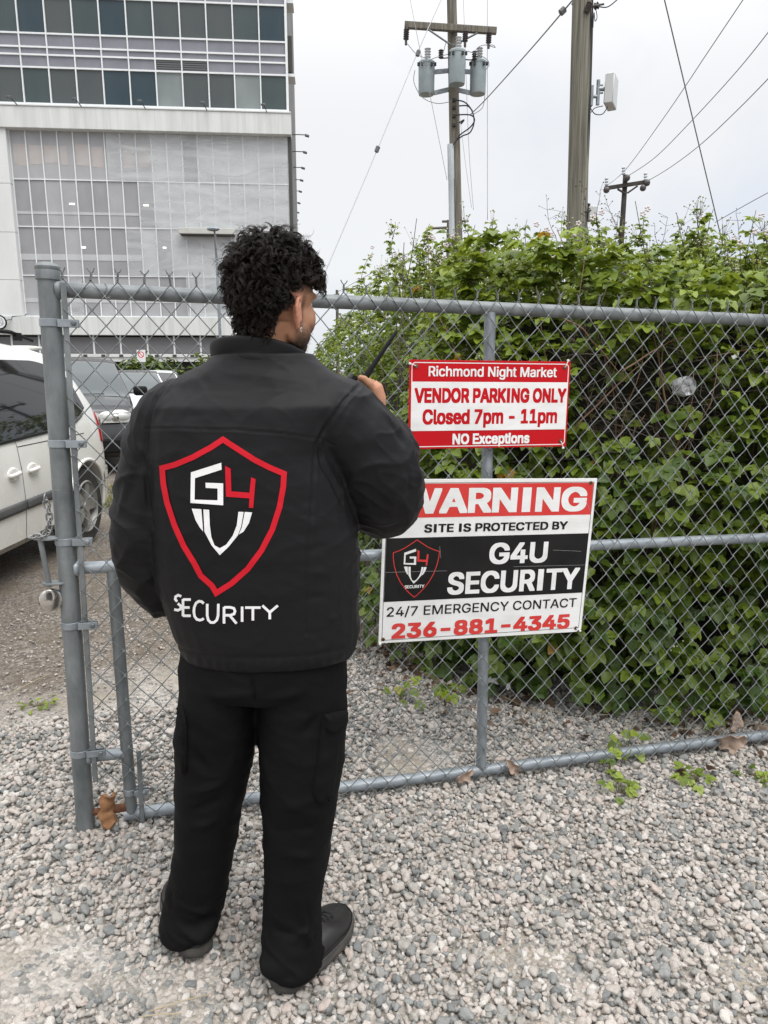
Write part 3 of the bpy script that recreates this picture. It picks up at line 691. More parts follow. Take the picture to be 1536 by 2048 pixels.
for (x0, x1, z0, z1) in ((-15.95, -15.2, 13.3, 14.45), (-15.05, -14.35, 13.3, 14.4), (-14.2, -13.45, 13.4, 14.4), (-13.3, -12.9, 13.4, 14.4), (-12.4, -11.65, 13.3, 14.5), (-11.5, -10.85, 13.3, 14.4), (-9.7, -9.1, 13.3, 14.5), (-8.8, -8.15, 13.35, 14.55)):
    b = MB(); b.add([(x0, .112, z0 + rng.uniform(-.05, .05)), (x1, .112, z0 + rng.uniform(-.08, .08)), (x1, .112, z1), (x0, .112, z1)], [(0, 1, 2, 3)]); b.build('paper_patch', PAPER, bld, 0)
b = MB()
for (x, z, w) in ((-12.85, 11.2, .3), (-8.55, 11.2, .3), (-12.4, 8.75, .28), (-7.6, 8.8, .2), (-13.6, 6.0, .2)): b = MB(); b.box((x, .1, z), (w, .02, .085)); b.build('ceiling_lamp', LAMPW, bld, 0)
bpart('stair_landing', MESHG[2], [(X0, -9, .1, .118, 8.0, 8.35), (X0, -9, .1, .118, 10.6, 10.75), (X0, -7, .1, .118, 5.55, 5.8)])
for (x0, x1, z0, z1) in ((-10.6, -0.03, 12.57, 15.14), (-8.95, -0.03, 9.93, 12.5), (-9.8, -0.03, 7.15, 9.86), (-6.4, -0.03, 4.74, 7.08), (-13.4, -12.6, 4.74, 7.08)):
    b = MB(); n, k = 30, 10; vs = []; fs = []
    for i in range(n + 1):
        for j in range(k + 1):
            x = x0 + (x1 - x0) * i / n; z = z0 + (z1 - z0) * j / k
            vs.append((x, -.02 + .04 * noise.noise(Vector((x * .6, 0, z * 1.8))), z))
    for i in range(n):
        for j in range(k): a = i * (k + 1) + j; fs.append((a, a + 1, a + k + 2, a + k + 1))
    b.add(vs, fs); b.build('plastic_sheet', SHEET, bld, 170)
# open car park storey
bpart('car_park_shade_slab', VOID, [(XL, -0.3, 0.3, 0.9, 0.0, 3.6)])  # near-black slab put in for the shade of the open storey
for k in range(6, 18): bpart('screen_panel', SCREEN, [(-30 + 1.62 * k + .05, -30 + 1.62 * (k + 1) - .05, 0.0, 0.06, 2.54, 3.50)])
for k in range(6, 19): bpart('screen_post', WHITE_AL, [(-30 + 1.62 * k - .05, -30 + 1.62 * k + .05, -0.05, 0.07, 2.5, 3.598)])
bpart('edge_beam', CONC, [(XL, -0.2, -0.10, 0.28, 2.30, 2.498), (XL, -0.2, -0.02, 0.28, 2.02, 2.295)])
bpart('bracket', DARKM, [(-30 + 1.08 * k - .12, -30 + 1.08 * k + .12, -0.12, -.102, 2.3, 2.45) for k in range(27)])
for k in range(1, 5): bpart('car_park_column', CONC_D, [(-30 + 6.5 * k, -29.5 + 6.5 * k, -0.05, 0.29, 0, 2.018)])
# box beam sign tray on the facade, wall lamps
st = bpart('sign_tray', BEIGE, [(-6.6, -3.25, -0.55, -0.05, 9.52, 9.86)], 0.02)
bpart('sign_tray_back', DARKM, [(-6.5, -3.35, -0.5, 0.1, 9.46, 9.518)], parent=st)
def arm_lamp(P, head_dir, name='wall_lamp'):
    b = MB(); b.tube(P, 0.028, 6); o = b.build(name, DARKM, bld)
    b = MB(); e = Vector(P[-1]); X = Matrix.Translation(e) @ Vector(head_dir).to_track_quat('X', 'Z').to_matrix().to_4x4()
    b.box((0.05, 0, -.03), (.26, .2, .12), X=X); b.build('lamp_head', LOUV, o, bevel=.02)
for u in (38, 165, 293, 418, 541):
    x = (u - 579) / 53 * 1.485 * 1.0
    arm_lamp([(x - .1, -.48, 16.34), (x - .16, -.9, 16.45), (x - .22, -1.25, 16.52)], (-.3, -1, -.4))
for k, Yk in enumerate((46.2, 49.6, 53.3, 56.6, 60, 64, 67.7, 71)):
    # the row of lamps runs back along the side wall
    yy = Yk - BY; x = 0.02 - 0.062 * yy
    arm_lamp([(x - .2, yy + .2, 15.4), (x + .6, yy + .2, 15.43), (x + 1.1, yy + .2, 15.42)], (1, 0, -.25))
# side wall carries on behind, slightly turned
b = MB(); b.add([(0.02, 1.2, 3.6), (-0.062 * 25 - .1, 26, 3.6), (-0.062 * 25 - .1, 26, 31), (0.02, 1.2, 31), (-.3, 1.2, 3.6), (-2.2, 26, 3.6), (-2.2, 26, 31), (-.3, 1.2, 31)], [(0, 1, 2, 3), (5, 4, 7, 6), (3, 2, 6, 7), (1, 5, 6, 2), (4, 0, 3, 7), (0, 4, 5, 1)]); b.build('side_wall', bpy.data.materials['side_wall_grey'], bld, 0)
# round dark badge sign with its conduit on the left wall
bd = thing('round_wall_sign', 'round black projecting sign with pale ring on the building wall', 'sign', matrix=BMx @ Matrix.Translation((-17.32, -0.9, 4.30)))
b = MB(); X = Matrix.Rotation(R(90), 4, 'X') @ Matrix.Rotation(R(22), 4, 'Y')
b.lathe([(.05, -.12), (.40, -.12), (.44, -.06), (.44, .06), (.40, .12), (.05, .12)], 36, X=X); b.build('sign_drum', SIGN_K, bd)
b = MB(); b.lathe([(.27, .121), (.27, .13), (.35, .13), (.35, .121)], 36, X=X)
for k in range(6):
    b.box((.15 * math.cos(k * math.pi / 3), .15 * math.sin(k * math.pi / 3), .126), (.09, .09, .012), X=X)
b.build('emblem', WHITE_AL, bd)
b = MB(); b.tube([(.3, .1, .1), (.55, .45, .2), (.6, .5, .38), (1.3, .55, .40), (1.45, .58, .55)], .03, 6); b.build('conduit', LOUV, bd)
# street lamp in front of the facade
p0 = onY(441, 690, 30.0); ph = onY(428, 458, 30.0)
lamp = thing('street_lamp', 'slim grey street lamp standing before the glass facade', 'street lamp', loc=(p0[0], 30.0, 0))
hz = ph[2]; dx = ph[0] - p0[0]
b = MB(); b.tube([(0, 0, 0), (0, 0, 3), (0, 0, hz - 1.1)], [.075, .065, .05], 12); b.build('lamp_pole', GALV_L, lamp)
b = MB(); b.tube([(0, 0, hz - 1.1), (-.03, 0, hz - .55), (dx * .4, 0, hz - .2), (dx, 0, hz - .06)], [.045, .042, .04, .035], 10); b.build('lamp_arm', LOUV, lamp)
b = MB(); b.ball((dx - .03, 0, hz), (.26, .16, .09), 8); b.build('lamp_head', GALV_L, lamp)

# ================================================================ utility poles
WOOD = mat('weathered_pole_wood', (0.075, 0.066, 0.052), 0.85, 0, (0.215, 0.195, 0.16), 4, (7, 7, 0.22), 0.32, 0.68, bump=0.6, bscale=14, bstretch=(6, 6, 0.25), bdist=0.01)
DARKW = mat('dark_pole_wood', (0.028, 0.024, 0.021), 0.85, 0, (0.06, 0.052, 0.045), 4)
WOOD2 = mat('green_grey_pole_wood', (0.075, 0.072, 0.056), 0.85, 0, (0.23, 0.215, 0.178), 3.5, (11, 11, 0.22), 0.33, 0.66, bump=0.7, bscale=14, bstretch=(7, 7, 0.2), bdist=0.008)
CAN = mat('transformer_paint', (0.24, 0.285, 0.30), 0.4, 0, (0.30, 0.345, 0.36), 3)
PORC = mat('insulator', (0.07, 0.06, 0.06), 0.3)
PORC_W = mat('bushing_grey', (0.48, 0.49, 0.49), 0.35)
CABLE = mat('black_cable', (0.02, 0.02, 0.022), 0.6)
LINE = mat('overhead_wire', (0.20, 0.20, 0.215), 0.5, 0.2)
LINE_P = mat('overhead_wire_pale', (0.36, 0.37, 0.385), 0.5, 0.2)
PVC = mat('grey_conduit', (0.44, 0.48, 0.52), 0.5, 0, (0.5, 0.54, 0.57), 3)
Y1 = 20.0
def P1(u, v, dy=0.0): return Vector(onY(u, v, Y1 + dy))
def insul(b, p, q, r=.06, n=6):
    p, q = Vector(p), Vector(q); pts = []; rr = []
    for i in range(n * 2 + 1): pts.append(p.lerp(q, i / (n * 2))); rr.append(r if i % 2 else r * .55)
    b.tube(pts, rr, 10)
pa, pb = P1(902.5, -60), P1(914, 480)
ax = (pa - pb).normalized(); base = pb - ax * (pb.z / ax.z)
tp = thing('transformer_pole', 'wooden utility pole carrying three grey transformers on a crossarm frame', 'utility pole', loc=base)
loc1 = lambda u, v, dy=0.0: P1(u, v, dy) - base
b = MB(); Lz = (13.2) / ax.z; b.tube([ax * (Lz * i / 12) - Vector((0, 0, .1)) for i in range(13)], [.175 - .065 * i / 12 for i in range(13)], 18); b.build('pole', WOOD, tp)
b = MB(); A, B = loc1(809, 50, -.2), loc1(993, 62, -.2); X = Matrix.Translation((A + B) / 2) @ (B - A).to_track_quat('X', 'Z').to_matrix().to_4x4(); b.box((0, 0, 0), ((B - A).length, .12, .15), X=X); b.build('crossarm', WOOD, tp, bevel=.008)
for (a, c) in (((855, 58), (902, 90)), ((955, 66), (906, 92))):
    b = MB(); b.tube([loc1(*a, -.28), loc1(*c, -.2)], .022, 6); b.build('arm_brace', GALV, tp)
for (u, v) in ((812, 56), (930, 60), (977, 63)):
    b = MB(); b.tube([loc1(u + 2, v - 8, -.28), loc1(u + 2, v + 4, -.3)], .02, 6); insul(b, loc1(u + 1, v + 2, -.32), loc1(u, v + 24, -.34), .075, 5); b.tube([loc1(u, v + 24, -.34), loc1(u, v + 34, -.34)], .035, 6); b.build('cutout', PORC, tp)
for (u, v, dy) in ((853, 158, -.1), (914, 137, -.5), (956, 157, -.1)):
    c = loc1(u, v, dy); b = MB(); r_, h_ = .212, .74; X = Matrix.Translation(c)
    b.lathe([(.02, -h_ / 2), (r_ * .9, -h_ / 2), (r_ * .95, -h_ / 2 + .03), (r_ * .98, h_ / 2 - .05), (r_ * 1.03, h_ / 2 - .045), (r_ * 1.03, h_ / 2), (r_ * .85, h_ / 2 + .04), (.02, h_ / 2 + .06)], 24, X=X); t_ = b.build('transformer', CAN, tp)
    b = MB(); insul(b, c + Vector((.02, -.05, h_ / 2 + .02)), c + Vector((.02, -.05, h_ / 2 + .33)), .085, 5); b.build('bushing', PORC_W, t_)
    for sx in (-1, 1):
        b = MB(); b.box(c + Vector((sx * r_ * .99, -.08, h_ / 2 - .06)), (.06, .06, .07)); b.box(c + Vector((sx * .12, -r_ * .95, h_ / 2 - .1)), (.05, .05, .07)); b.build('lug', CABLE, t_)
for v in (146, 183):
    for ua, ub in ((868, 902), (942, 906)):
        b = MB(); A, B = loc1(ua, v + (-2 if v < 160 else 3), -.1), loc1(ub, v - 5, 0); X = Matrix.Translation((A + B) / 2) @ (B - A).to_track_quat('X', 'Z').to_matrix().to_4x4(); b.box((0, 0, 0), ((B - A).length, .05, .10), X=X); b.build('bracket', GALV_L, tp)
for (u, v) in ((882, 105), (949, 108)):
    b = MB(); insul(b, loc1(u, v - 6, -.3), loc1(u, v + 12, -.3), .07, 4); b.tube([loc1(u, v + 12, -.3), loc1(904, v + 10, -.2)], .015, 5); b.build('arrester', PORC, tp)
def px_tube(b, pts, r, dy=0.0, n=5, sub=6, f=loc1):
    P = [Vector(f(u, v, dy)) for u, v in pts]; Q = []
    for i in range(len(P) - 1):
        p0, p1, p2, p3 = P[max(i - 1, 0)], P[i], P[i + 1], P[min(i + 2, len(P) - 1)]
        for k in range(sub):
            t = k / sub; Q.append(.5 * ((2 * p1) + (p2 - p0) * t + (2 * p0 - 5 * p1 + 4 * p2 - p3) * t * t + (3 * p1 - p0 - 3 * p2 + p3) * t ** 3))
    Q.append(P[-1]); b.tube(Q, r, n)
b = MB()
for pts in ([(912, 200), (930, 205), (944, 222), (948, 245), (940, 265), (925, 272), (912, 282), (907, 290)], [(910, 230), (940, 230), (949, 240), (940, 255), (920, 270), (908, 288)], [(918, 212), (935, 212), (945, 222)]): px_tube(b, pts, .018, -.25)
px_tube(b, [(922, 248), (928, 240), (918, 246)], .02, -.25)
b.build('service_cable', CABLE, tp, 170)
b = MB()
for pts in ([(815, 88), (833, 108), (855, 118)], [(844, 135), (860, 120), (890, 110), (930, 102), (970, 116), (978, 130), (970, 140)], [(830, 140), (828, 165), (845, 195), (875, 207), (905, 202)], [(975, 92), (985, 90), (990, 95), (970, 90), (955, 96), (948, 110)], [(905, 90), (893, 85), (888, 100), (884, 108)], [(970, 190), (965, 215), (948, 228)]): px_tube(b, pts, .009, -.35)
b.build('jumper_wire', LINE, tp, 170)
b = MB()
for v in (200, 215, 232, 250): b.box(loc1(908, v, -.16), (.09, .06, .08))
b.build('clamp', CABLE, tp, bevel=.01)
b = MB(); A, B = loc1(901, 289, -.16), loc1(904, 480, -.16); b.tube([A, A.lerp(B, .35), A.lerp(B, .36), B], [.085, .085, .075, .075], 10); b.build('riser_conduit', PVC, tp, 30)
# near pole at the right
Y2 = 11.0
P2 = lambda u, v, dy=0.0: Vector(onY(u, v, Y2 + dy))
pa, pb = P2(1166.5, -80), P2(1153.5, 480); ax = (pa - pb).normalized(); base2 = pb - ax * (pb.z / ax.z)
loc2 = lambda u, v, dy=0.0: P2(u, v, dy) - base2
p2 = thing('telephone_pole', 'thick green grey wooden pole with a white antenna panel rising from the hedge', 'utility pole', loc=base2)
b = MB(); Lz = 9.2 / ax.z; b.tube([ax * (Lz * i / 12) - Vector((0, 0, .1)) for i in range(13)], [.165 - .045 * i / 12 for i in range(13)], 20); b.build('pole', WOOD2, p2)
an = MB(); c = loc2(1222, 184, .05); X = Matrix.Translation(c) @ Matrix.Rotation(R(-28), 4, 'Z') @ Matrix.Rotation(R(-4), 4, 'X'); an.box((0, 0, 0), (.13, .30, .40), X=X); ap = an.build('antenna_panel', PORC_W, p2, bevel=.012)
b = MB(); b.tube([loc2(1197, 160), loc2(1195, 210)], .026, 12); b.tube([loc2(1182, 193), loc2(1197, 193)], .024, 10); b.tube([loc2(1197, 178), loc2(1212, 178)], .03, 8); b.box(loc2(1182, 193), (.04, .1, .26)); b.tube([loc2(1199, 170), loc2(1206, 170)], .012, 6); b.tube([loc2(1199, 186), loc2(1206, 186)], .012, 6); b.build('antenna_bracket', GALV_L, p2)
b = MB()
px_tube(b, [(1180, 215), (1190, 228), (1205, 228), (1215, 214)], .007, -.02, f=loc2); px_tube(b, [(1182, 225), (1190, 216), (1206, 212)], .006, -.02, f=loc2)
px_tube(b, [(1185, -60), (1184, 60), (1180, 200), (1177, 290), (1173, 360), (1168, 400), (1160, 420)], .014, -.05, f=loc2, sub=4); px_tube(b, [(1181, 10), (1182, 150), (1176, 260), (1172, 340)], .008, -.1, f=loc2, sub=4)
px_tube(b, [(1192, 20), (1194, 35), (1190, 42), (1188, 25), (1186, 55)], .006, -.1, f=loc2); px_tube(b, [(1192, 12), (1215, 14), (1238, -4)], .008, -.1, f=loc2); px_tube(b, [(1160, 416), (1170, 424), (1182, 420)], .01, -.12, f=loc2)
b.build('pole_cable', CABLE, p2, 170)
b = MB(); insul(b, loc2(1180, 5, -.12), loc2(1172, 26, -.14), .045, 4); insul(b, loc2(1188, 14), loc2(1198, 10), .05, 2); b.tube([loc2(1175, 14, -.05), loc2(1208, 8, -.05)], .014, 6); b.build('insulator', PORC, p2)
b = MB(); b.box(loc2(1184, 428, -.05), (.12, .14, .20)); b.build('junction_box', PORC_W, p2, bevel=.012)
b = MB(); b.tube([loc2(1170, 408), loc2(1178, 408), loc2(1178, 440)], .02, 6); b.build('box_bracket', CABLE, p2)
for v in (178, 204, 8):
    b = MB(); b.tube([loc2(1143, v), loc2(1149, v)], .012, 6); b.build('bolt', GALV, p2)
# far pole with crossarm
Y3 = 38.0
P3 = lambda u, v, dy=0.0: Vector(onY(u, v, Y3 + dy)); base3 = P3(1251, 340); base3.z = 0
loc3 = lambda u, v, dy=0.0: P3(u, v, dy) - base3
p3 = thing('crossarm_pole', 'dark distant pole with one crossarm and glassy insulators above the hedge', 'utility pole', loc=base3)
b = MB(); t = loc3(1251, 350); b.tube([(0, 0, 0), (t.x, 0, t.z)], [.18, .12], 12); b.build('pole', DARKW, p3)
b = MB(); A, B = loc3(1209, 377, -.15), loc3(1298, 363, -.15); X = Matrix.Translation((A + B) / 2) @ (B - A).to_track_quat('X', 'Z').to_matrix().to_4x4(); b.box((0, 0, 0), ((B - A).length, .16, .17), X=X); b.build('crossarm', DARKW, p3)
b = MB(); b.tube([loc3(1235, 378, -.2), loc3(1250, 387, -.2)], .05, 6); b.tube([loc3(1275, 372, -.2), loc3(1255, 386, -.2)], .05, 6); b.build('arm_brace', DARKW, p3)
for u, v in ((1213, 372), (1247, 350), (1291, 362)):
    b = MB(); insul(b, loc3(u, v, -.2), loc3(u, v - 17, -.2), .10, 3); b.build('insulator', PVC, p3)
for u, v in ((1213, 380), (1254, 356), (1294, 366), (1286, 376)):
    b = MB(); b.ball(loc3(u, v, -.3), (.16, .16, .16), 6); b.build('insulator', PORC, p3)
# two very distant poles
for nm, lab, ub, vt, arms, Yd in (('distant_pole', 'faint distant pole seen beside the transformer pole riser', 897, 440, ((858, 457, 915, 454), (884, 443, 937, 442)), 60.0),
                                  ('distant_pole', 'small distant pole with crossarm right of the man\'s head', 674, 580, ((662, 592, 678, 588), (686, 579, 722, 577)), 70.0)):
    f = lambda u, v: Vector(onY(u, v, Yd)); bs = f(ub, vt); bs.z = 0
    o = thing(nm, lab, 'utility pole', loc=bs); b = MB(); b.tube([(0, 0, 0), (0, 0, f(ub, vt).z)], [.18, .13], 8); b.build('pole', WOOD, o)
    for a in arms:
        b = MB(); b.tube([f(a[0], a[1]) - bs, f(a[2], a[3]) - bs], .1, 6); b.build('crossarm', WOOD, o)
        b = MB(); b.tube([f((a[0] + a[2]) / 2, (a[1] + a[3]) / 2) - bs, f(ub, vt + 22) - bs], .03, 5); b.build('stay', WOOD, o)
# overhead wires
def wire(label, pts, r, mt=LINE, nm='overhead_wire', sub=10, beads=()):
    P = [Vector(onY(u, v, Y)) for u, v, Y in pts]; b = MB(); Q = []
    for i in range(len(P) - 1):
        p0, p1, p2_, p3_ = P[max(i - 1, 0)], P[i], P[i + 1], P[min(i + 2, len(P) - 1)]
        for k in range(sub):
            t = k / sub; Q.append(.5 * ((2 * p1) + (p2_ - p0) * t + (2 * p0 - 5 * p1 + 4 * p2_ - p3_) * t * t + (3 * p1 - p0 - 3 * p2_ + p3_) * t ** 3))
    Q.append(P[-1]); o0 = Q[0].copy(); b.tube([q - o0 for q in Q], r, 5)
    ob = b.build(nm, mt, None, 170); ob.location = o0; tag(ob, label, 'wire', 'overhead wires')
    for (u, v, u2, v2, Y) in beads:
        A, B = Vector(onY(u, v, Y)) - o0, Vector(onY(u2, v2, Y)) - o0
        bb = MB(); bb.tube([A, A.lerp(B, .1), A.lerp(B, .9), B], [.02, .05, .05, .02], 8); bb.build('strain_insulator', LOUV, ob)
wire('pale guy wire with two strain insulators slanting down left from the transformer pole', [(896, -30, 20), (835, 105, 19), (755, 298, 17.4), (650, 545, 15.5), (600, 660, 14.7)], .011, LINE_P, 'guy_wire', beads=((838, 100, 834, 113, 18.95), (757, 292, 752, 305, 17.35)))
wire('thick wire climbing from the transformer pole to the top of the near pole', [(940, 230, 19.8), (975, 195, 18.5), (1060, 100, 15), (1142, 4, 11.5), (1170, -30, 10.9)], .0125, LINE, beads=((1120, 27, 1130, 17, 11.9),))
wire('wire crossing the others steeply at the far right of the near pole', [(1322, -30, 10), (1360, 130, 10.5), (1398, 290, 11), (1434, 440, 11.6), (1450, 510, 12)], .0085, LINE)
wire('uppermost wire running to the tip of the crossarm pole', [(1510, -36, 22), (1420, 98, 26), (1335, 225, 31), (1254, 336, 37.8), (1213, 372, 37.8)], .016, LINE)
wire('middle sagging wire running to the crossarm pole', [(1580, 8, 21), (1480, 135, 25), (1380, 245, 30), (1310, 315, 34), (1256, 352, 37.8)], .016, LINE)
wire('lowest sagging wire ending at the right insulator of the crossarm pole', [(1580, 112, 21), (1480, 215, 25), (1400, 290, 29), (1340, 335, 34), (1297, 361, 37.8)], .016, LINE)
wire('short wire end leaving the frame low over the hedge on the right', [(1580, 362, 24), (1500, 405, 27), (1430, 445, 30)], .014, LINE)
wire('straight vertical pair of wires right of the transformer pole', [(974.5, -40, 20), (975, 440, 20)], .008, LINE_P)
wire('thin wire hanging from the crossarm left end past the left transformer', [(815, -30, 19), (838, 90, 19), (862, 200, 19.3), (894, 360, 19.8)], .007, LINE_P)
wire('thin wire falling from the crossarm middle behind the pole', [(926, -30, 21), (931, 120, 21), (938, 300, 21), (947, 420, 21)], .007, LINE_P)
wire('thin wire falling behind the cable loops of the transformer pole', [(918, 220, 21.5), (930, 320, 21.5), (943, 415, 21.5)], .006, LINE_P)
wire('faint far wire above the gate leading left from the hedge', [(820, 505, 40), (740, 548, 52), (672, 586, 69)], .02, LINE_P)
wire('lower faint far wire above the gate leading left from the hedge', [(860, 520, 40), (770, 560, 52), (690, 590, 69)], .02, LINE_P)
# ================================================================ ground
def ground_material():
    m, nt, b, N, L = new_mat('gravel_ground')
    t = N.new('ShaderNodeTexCoord'); P = t.outputs['Object']
    def noi(sc, det=4, rough=.55):
        n = N.new('ShaderNodeTexNoise'); n.inputs['Scale'].default_value = sc; n.inputs['Detail'].default_value = det; n.inputs['Roughness'].default_value = rough; L.new(P, n.inputs['Vector']); return n.outputs['Fac']
    def ramp(f, stops, interp='LINEAR'):
        c = N.new('ShaderNodeValToRGB'); c.color_ramp.interpolation = interp
        while len(c.color_ramp.elements) < len(stops): c.color_ramp.elements.new(0.5)
        for e, (p, col) in zip(c.color_ramp.elements, stops): e.position = p; e.color = (*col, 1)
        L.new(f, c.inputs['Fac']); return c.outputs['Color']
    def mix(f, a, c):
        x = N.new('ShaderNodeMixRGB'); L.new(f, x.inputs['Fac'])
        L.new(a, x.inputs['Color1']); L.new(c, x.inputs['Color2']); return x.outputs['Color']
    vo = N.new('ShaderNodeTexVoronoi'); vo.inputs['Scale'].default_value = 62; L.new(P, vo.inputs['Vector'])
    sep = N.new('ShaderNodeSeparateXYZ'); L.new(vo.outputs['Color'], sep.inputs['Vector'])
    peb = ramp(sep.outputs['X'], [(0, (.15, .155, .155)), (.3, (.30, .29, .275)), (.6, (.42, .385, .355)), (1, (.5, .48, .45))])
    sand = ramp(noi(9, 6), [(.3, (.27, .235, .195)), (.7, (.38, .345, .29))])
    grav = mix(ramp(noi(2.2), [(.42, (0, 0, 0)), (.62, (1, 1, 1))]), sand, peb)
    vo2 = N.new('ShaderNodeTexVoronoi'); vo2.inputs['Scale'].default_value = 75; L.new(P, vo2.inputs['Vector'])
    sep2 = N.new('ShaderNodeSeparateXYZ'); L.new(vo2.outputs['Color'], sep2.inputs['Vector'])
    dirt = mix(ramp(noi(3.5, 6), [(.4, (0.25, .25, .25)), (.6, (.8, .8, .8))]), ramp(noi(14, 8, .7), [(.3, (.085, .07, .055)), (.55, (.16, .13, .10)), (.75, (.24, .2, .16))]), ramp(sep2.outputs['Y'], [(0, (.07, .062, .055)), (.5, (.17, .15, .13)), (1, (.33, .30, .27))]))
    # zone: pale pea gravel in front, brown gravel lot behind on the left
    sp = N.new('ShaderNodeSeparateXYZ'); L.new(P, sp.inputs['Vector'])
    def math_(op, a, c):
        q = N.new('ShaderNodeMath'); q.operation = op
        for k, v in enumerate((a, c)):
            if isinstance(v, float): q.inputs[k].default_value = v
            else: L.new(v, q.inputs[k])
        return q.outputs[0]
    e = math_('ADD', math_('SUBTRACT', sp.outputs['Y'], 3.35), math_('MULTIPLY', sp.outputs['X'], -0.75))
    e = math_('ADD', e, math_('MULTIPLY', math_('SUBTRACT', noi(1.6, 5), 0.5), 1.6))
    zr_ = N.new('ShaderNodeMapRange'); zr_.inputs['From Min'].default_value = 0.55; zr_.inputs['From Max'].default_value = 1.15; L.new(e, zr_.inputs['Value'])
    L.new(mix(zr_.outputs['Result'], grav, dirt), b.inputs['Base Color']); b.inputs['Roughness'].default_value = 0.9; b.inputs['Specular IOR Level'].default_value = 0.25
    bp = N.new('ShaderNodeBump'); bp.inputs['Strength'].default_value = 0.8; bp.inputs['Distance'].default_value = 0.012
    L.new(vo2.outputs['Distance'], bp.inputs['Height']); bp.invert = True
    bp2 = N.new('ShaderNodeBump'); bp2.inputs['Strength'].default_value = 0.5; bp2.inputs['Distance'].default_value = 0.02
    L.new(noi(22, 8, .7), bp2.inputs['Height']); L.new(bp.outputs['Normal'], bp2.inputs['Normal']); L.new(bp2.outputs['Normal'], b.inputs['Normal'])
    return m
def zg(x, y): return -.024 * np.clip(np.asarray(x) + .99, 0, 3.2) * np.clip((16 - np.asarray(y)) / 8, 0, 1)      # the ground falls a little towards the right
b = MB(); gxs = [-900, -60, -8] + [float(q) for q in np.linspace(-2, 5, 15)] + [12, 60, 900]; gys = [-60, -5] + [float(q) for q in np.linspace(0, 18, 13)] + [60, 300, 1500]
b.add([(x, y, float(zg(x, y)) * (1 if x < 900 else 1)) for y in gys for x in gxs], [(j * len(gxs) + i, j * len(gxs) + i + 1, (j + 1) * len(gxs) + i + 1, (j + 1) * len(gxs) + i) for j in range(len(gys) - 1) for i in range(len(gxs) - 1)])
gr = b.build('ground', ground_material(), None, 0); tag(gr, kind='structure')

# loose pebbles, instanced on points
def pebble_material():
    m, nt, b, N, L = new_mat('pebble_stone')
    oi = N.new('ShaderNodeObjectInfo'); c = N.new('ShaderNodeValToRGB'); c.color_ramp.interpolation = 'CONSTANT'
    pal = [(0, (.36, .328, .296)), (.18, (.43, .395, .362)), (.33, (.26, .253, .238)), (.44, (.47, .445, .415)), (.55, (.20, .203, .196)), (.62, (.37, .338, .308)), (.72, (.165, .17, .168)), (.77, (.31, .292, .268)), (.88, (.41, .352, .318)), (.93, (.225, .23, .224))]
    while len(c.color_ramp.elements) < len(pal): c.color_ramp.elements.new(0.5)
    for e, (p, col) in zip(c.color_ramp.elements, pal): e.position = p; e.color = (*col, 1)
    L.new(oi.outputs['Random'], c.inputs['Fac'])
    t = N.new('ShaderNodeTexCoord'); n = N.new('ShaderNodeTexNoise'); n.inputs['Scale'].default_value = 5; n.inputs['Detail'].default_value = 5; n.inputs['Roughness'].default_value = .8
    L.new(t.outputs['Object'], n.inputs['Vector'])
    r = N.new('ShaderNodeValToRGB'); r.color_ramp.elements[0].position = .36; r.color_ramp.elements[0].color = (.55, .54, .53, 1); r.color_ramp.elements[1].position = .52; r.color_ramp.elements[1].color = (1.09, 1.09, 1.09, 1)
    L.new(n.outputs['Fac'], r.inputs['Fac'])
    x = N.new('ShaderNodeMixRGB'); x.blend_type = 'MULTIPLY'; x.inputs['Fac'].default_value = 1; L.new(c.outputs['Color'], x.inputs['Color1']); L.new(r.outputs['Color'], x.inputs['Color2'])
    L.new(x.outputs['Color'], b.inputs['Base Color']); b.inputs['Roughness'].default_value = .75; b.inputs['Specular IOR Level'].default_value = .35
    return m
PEB = pebble_material()
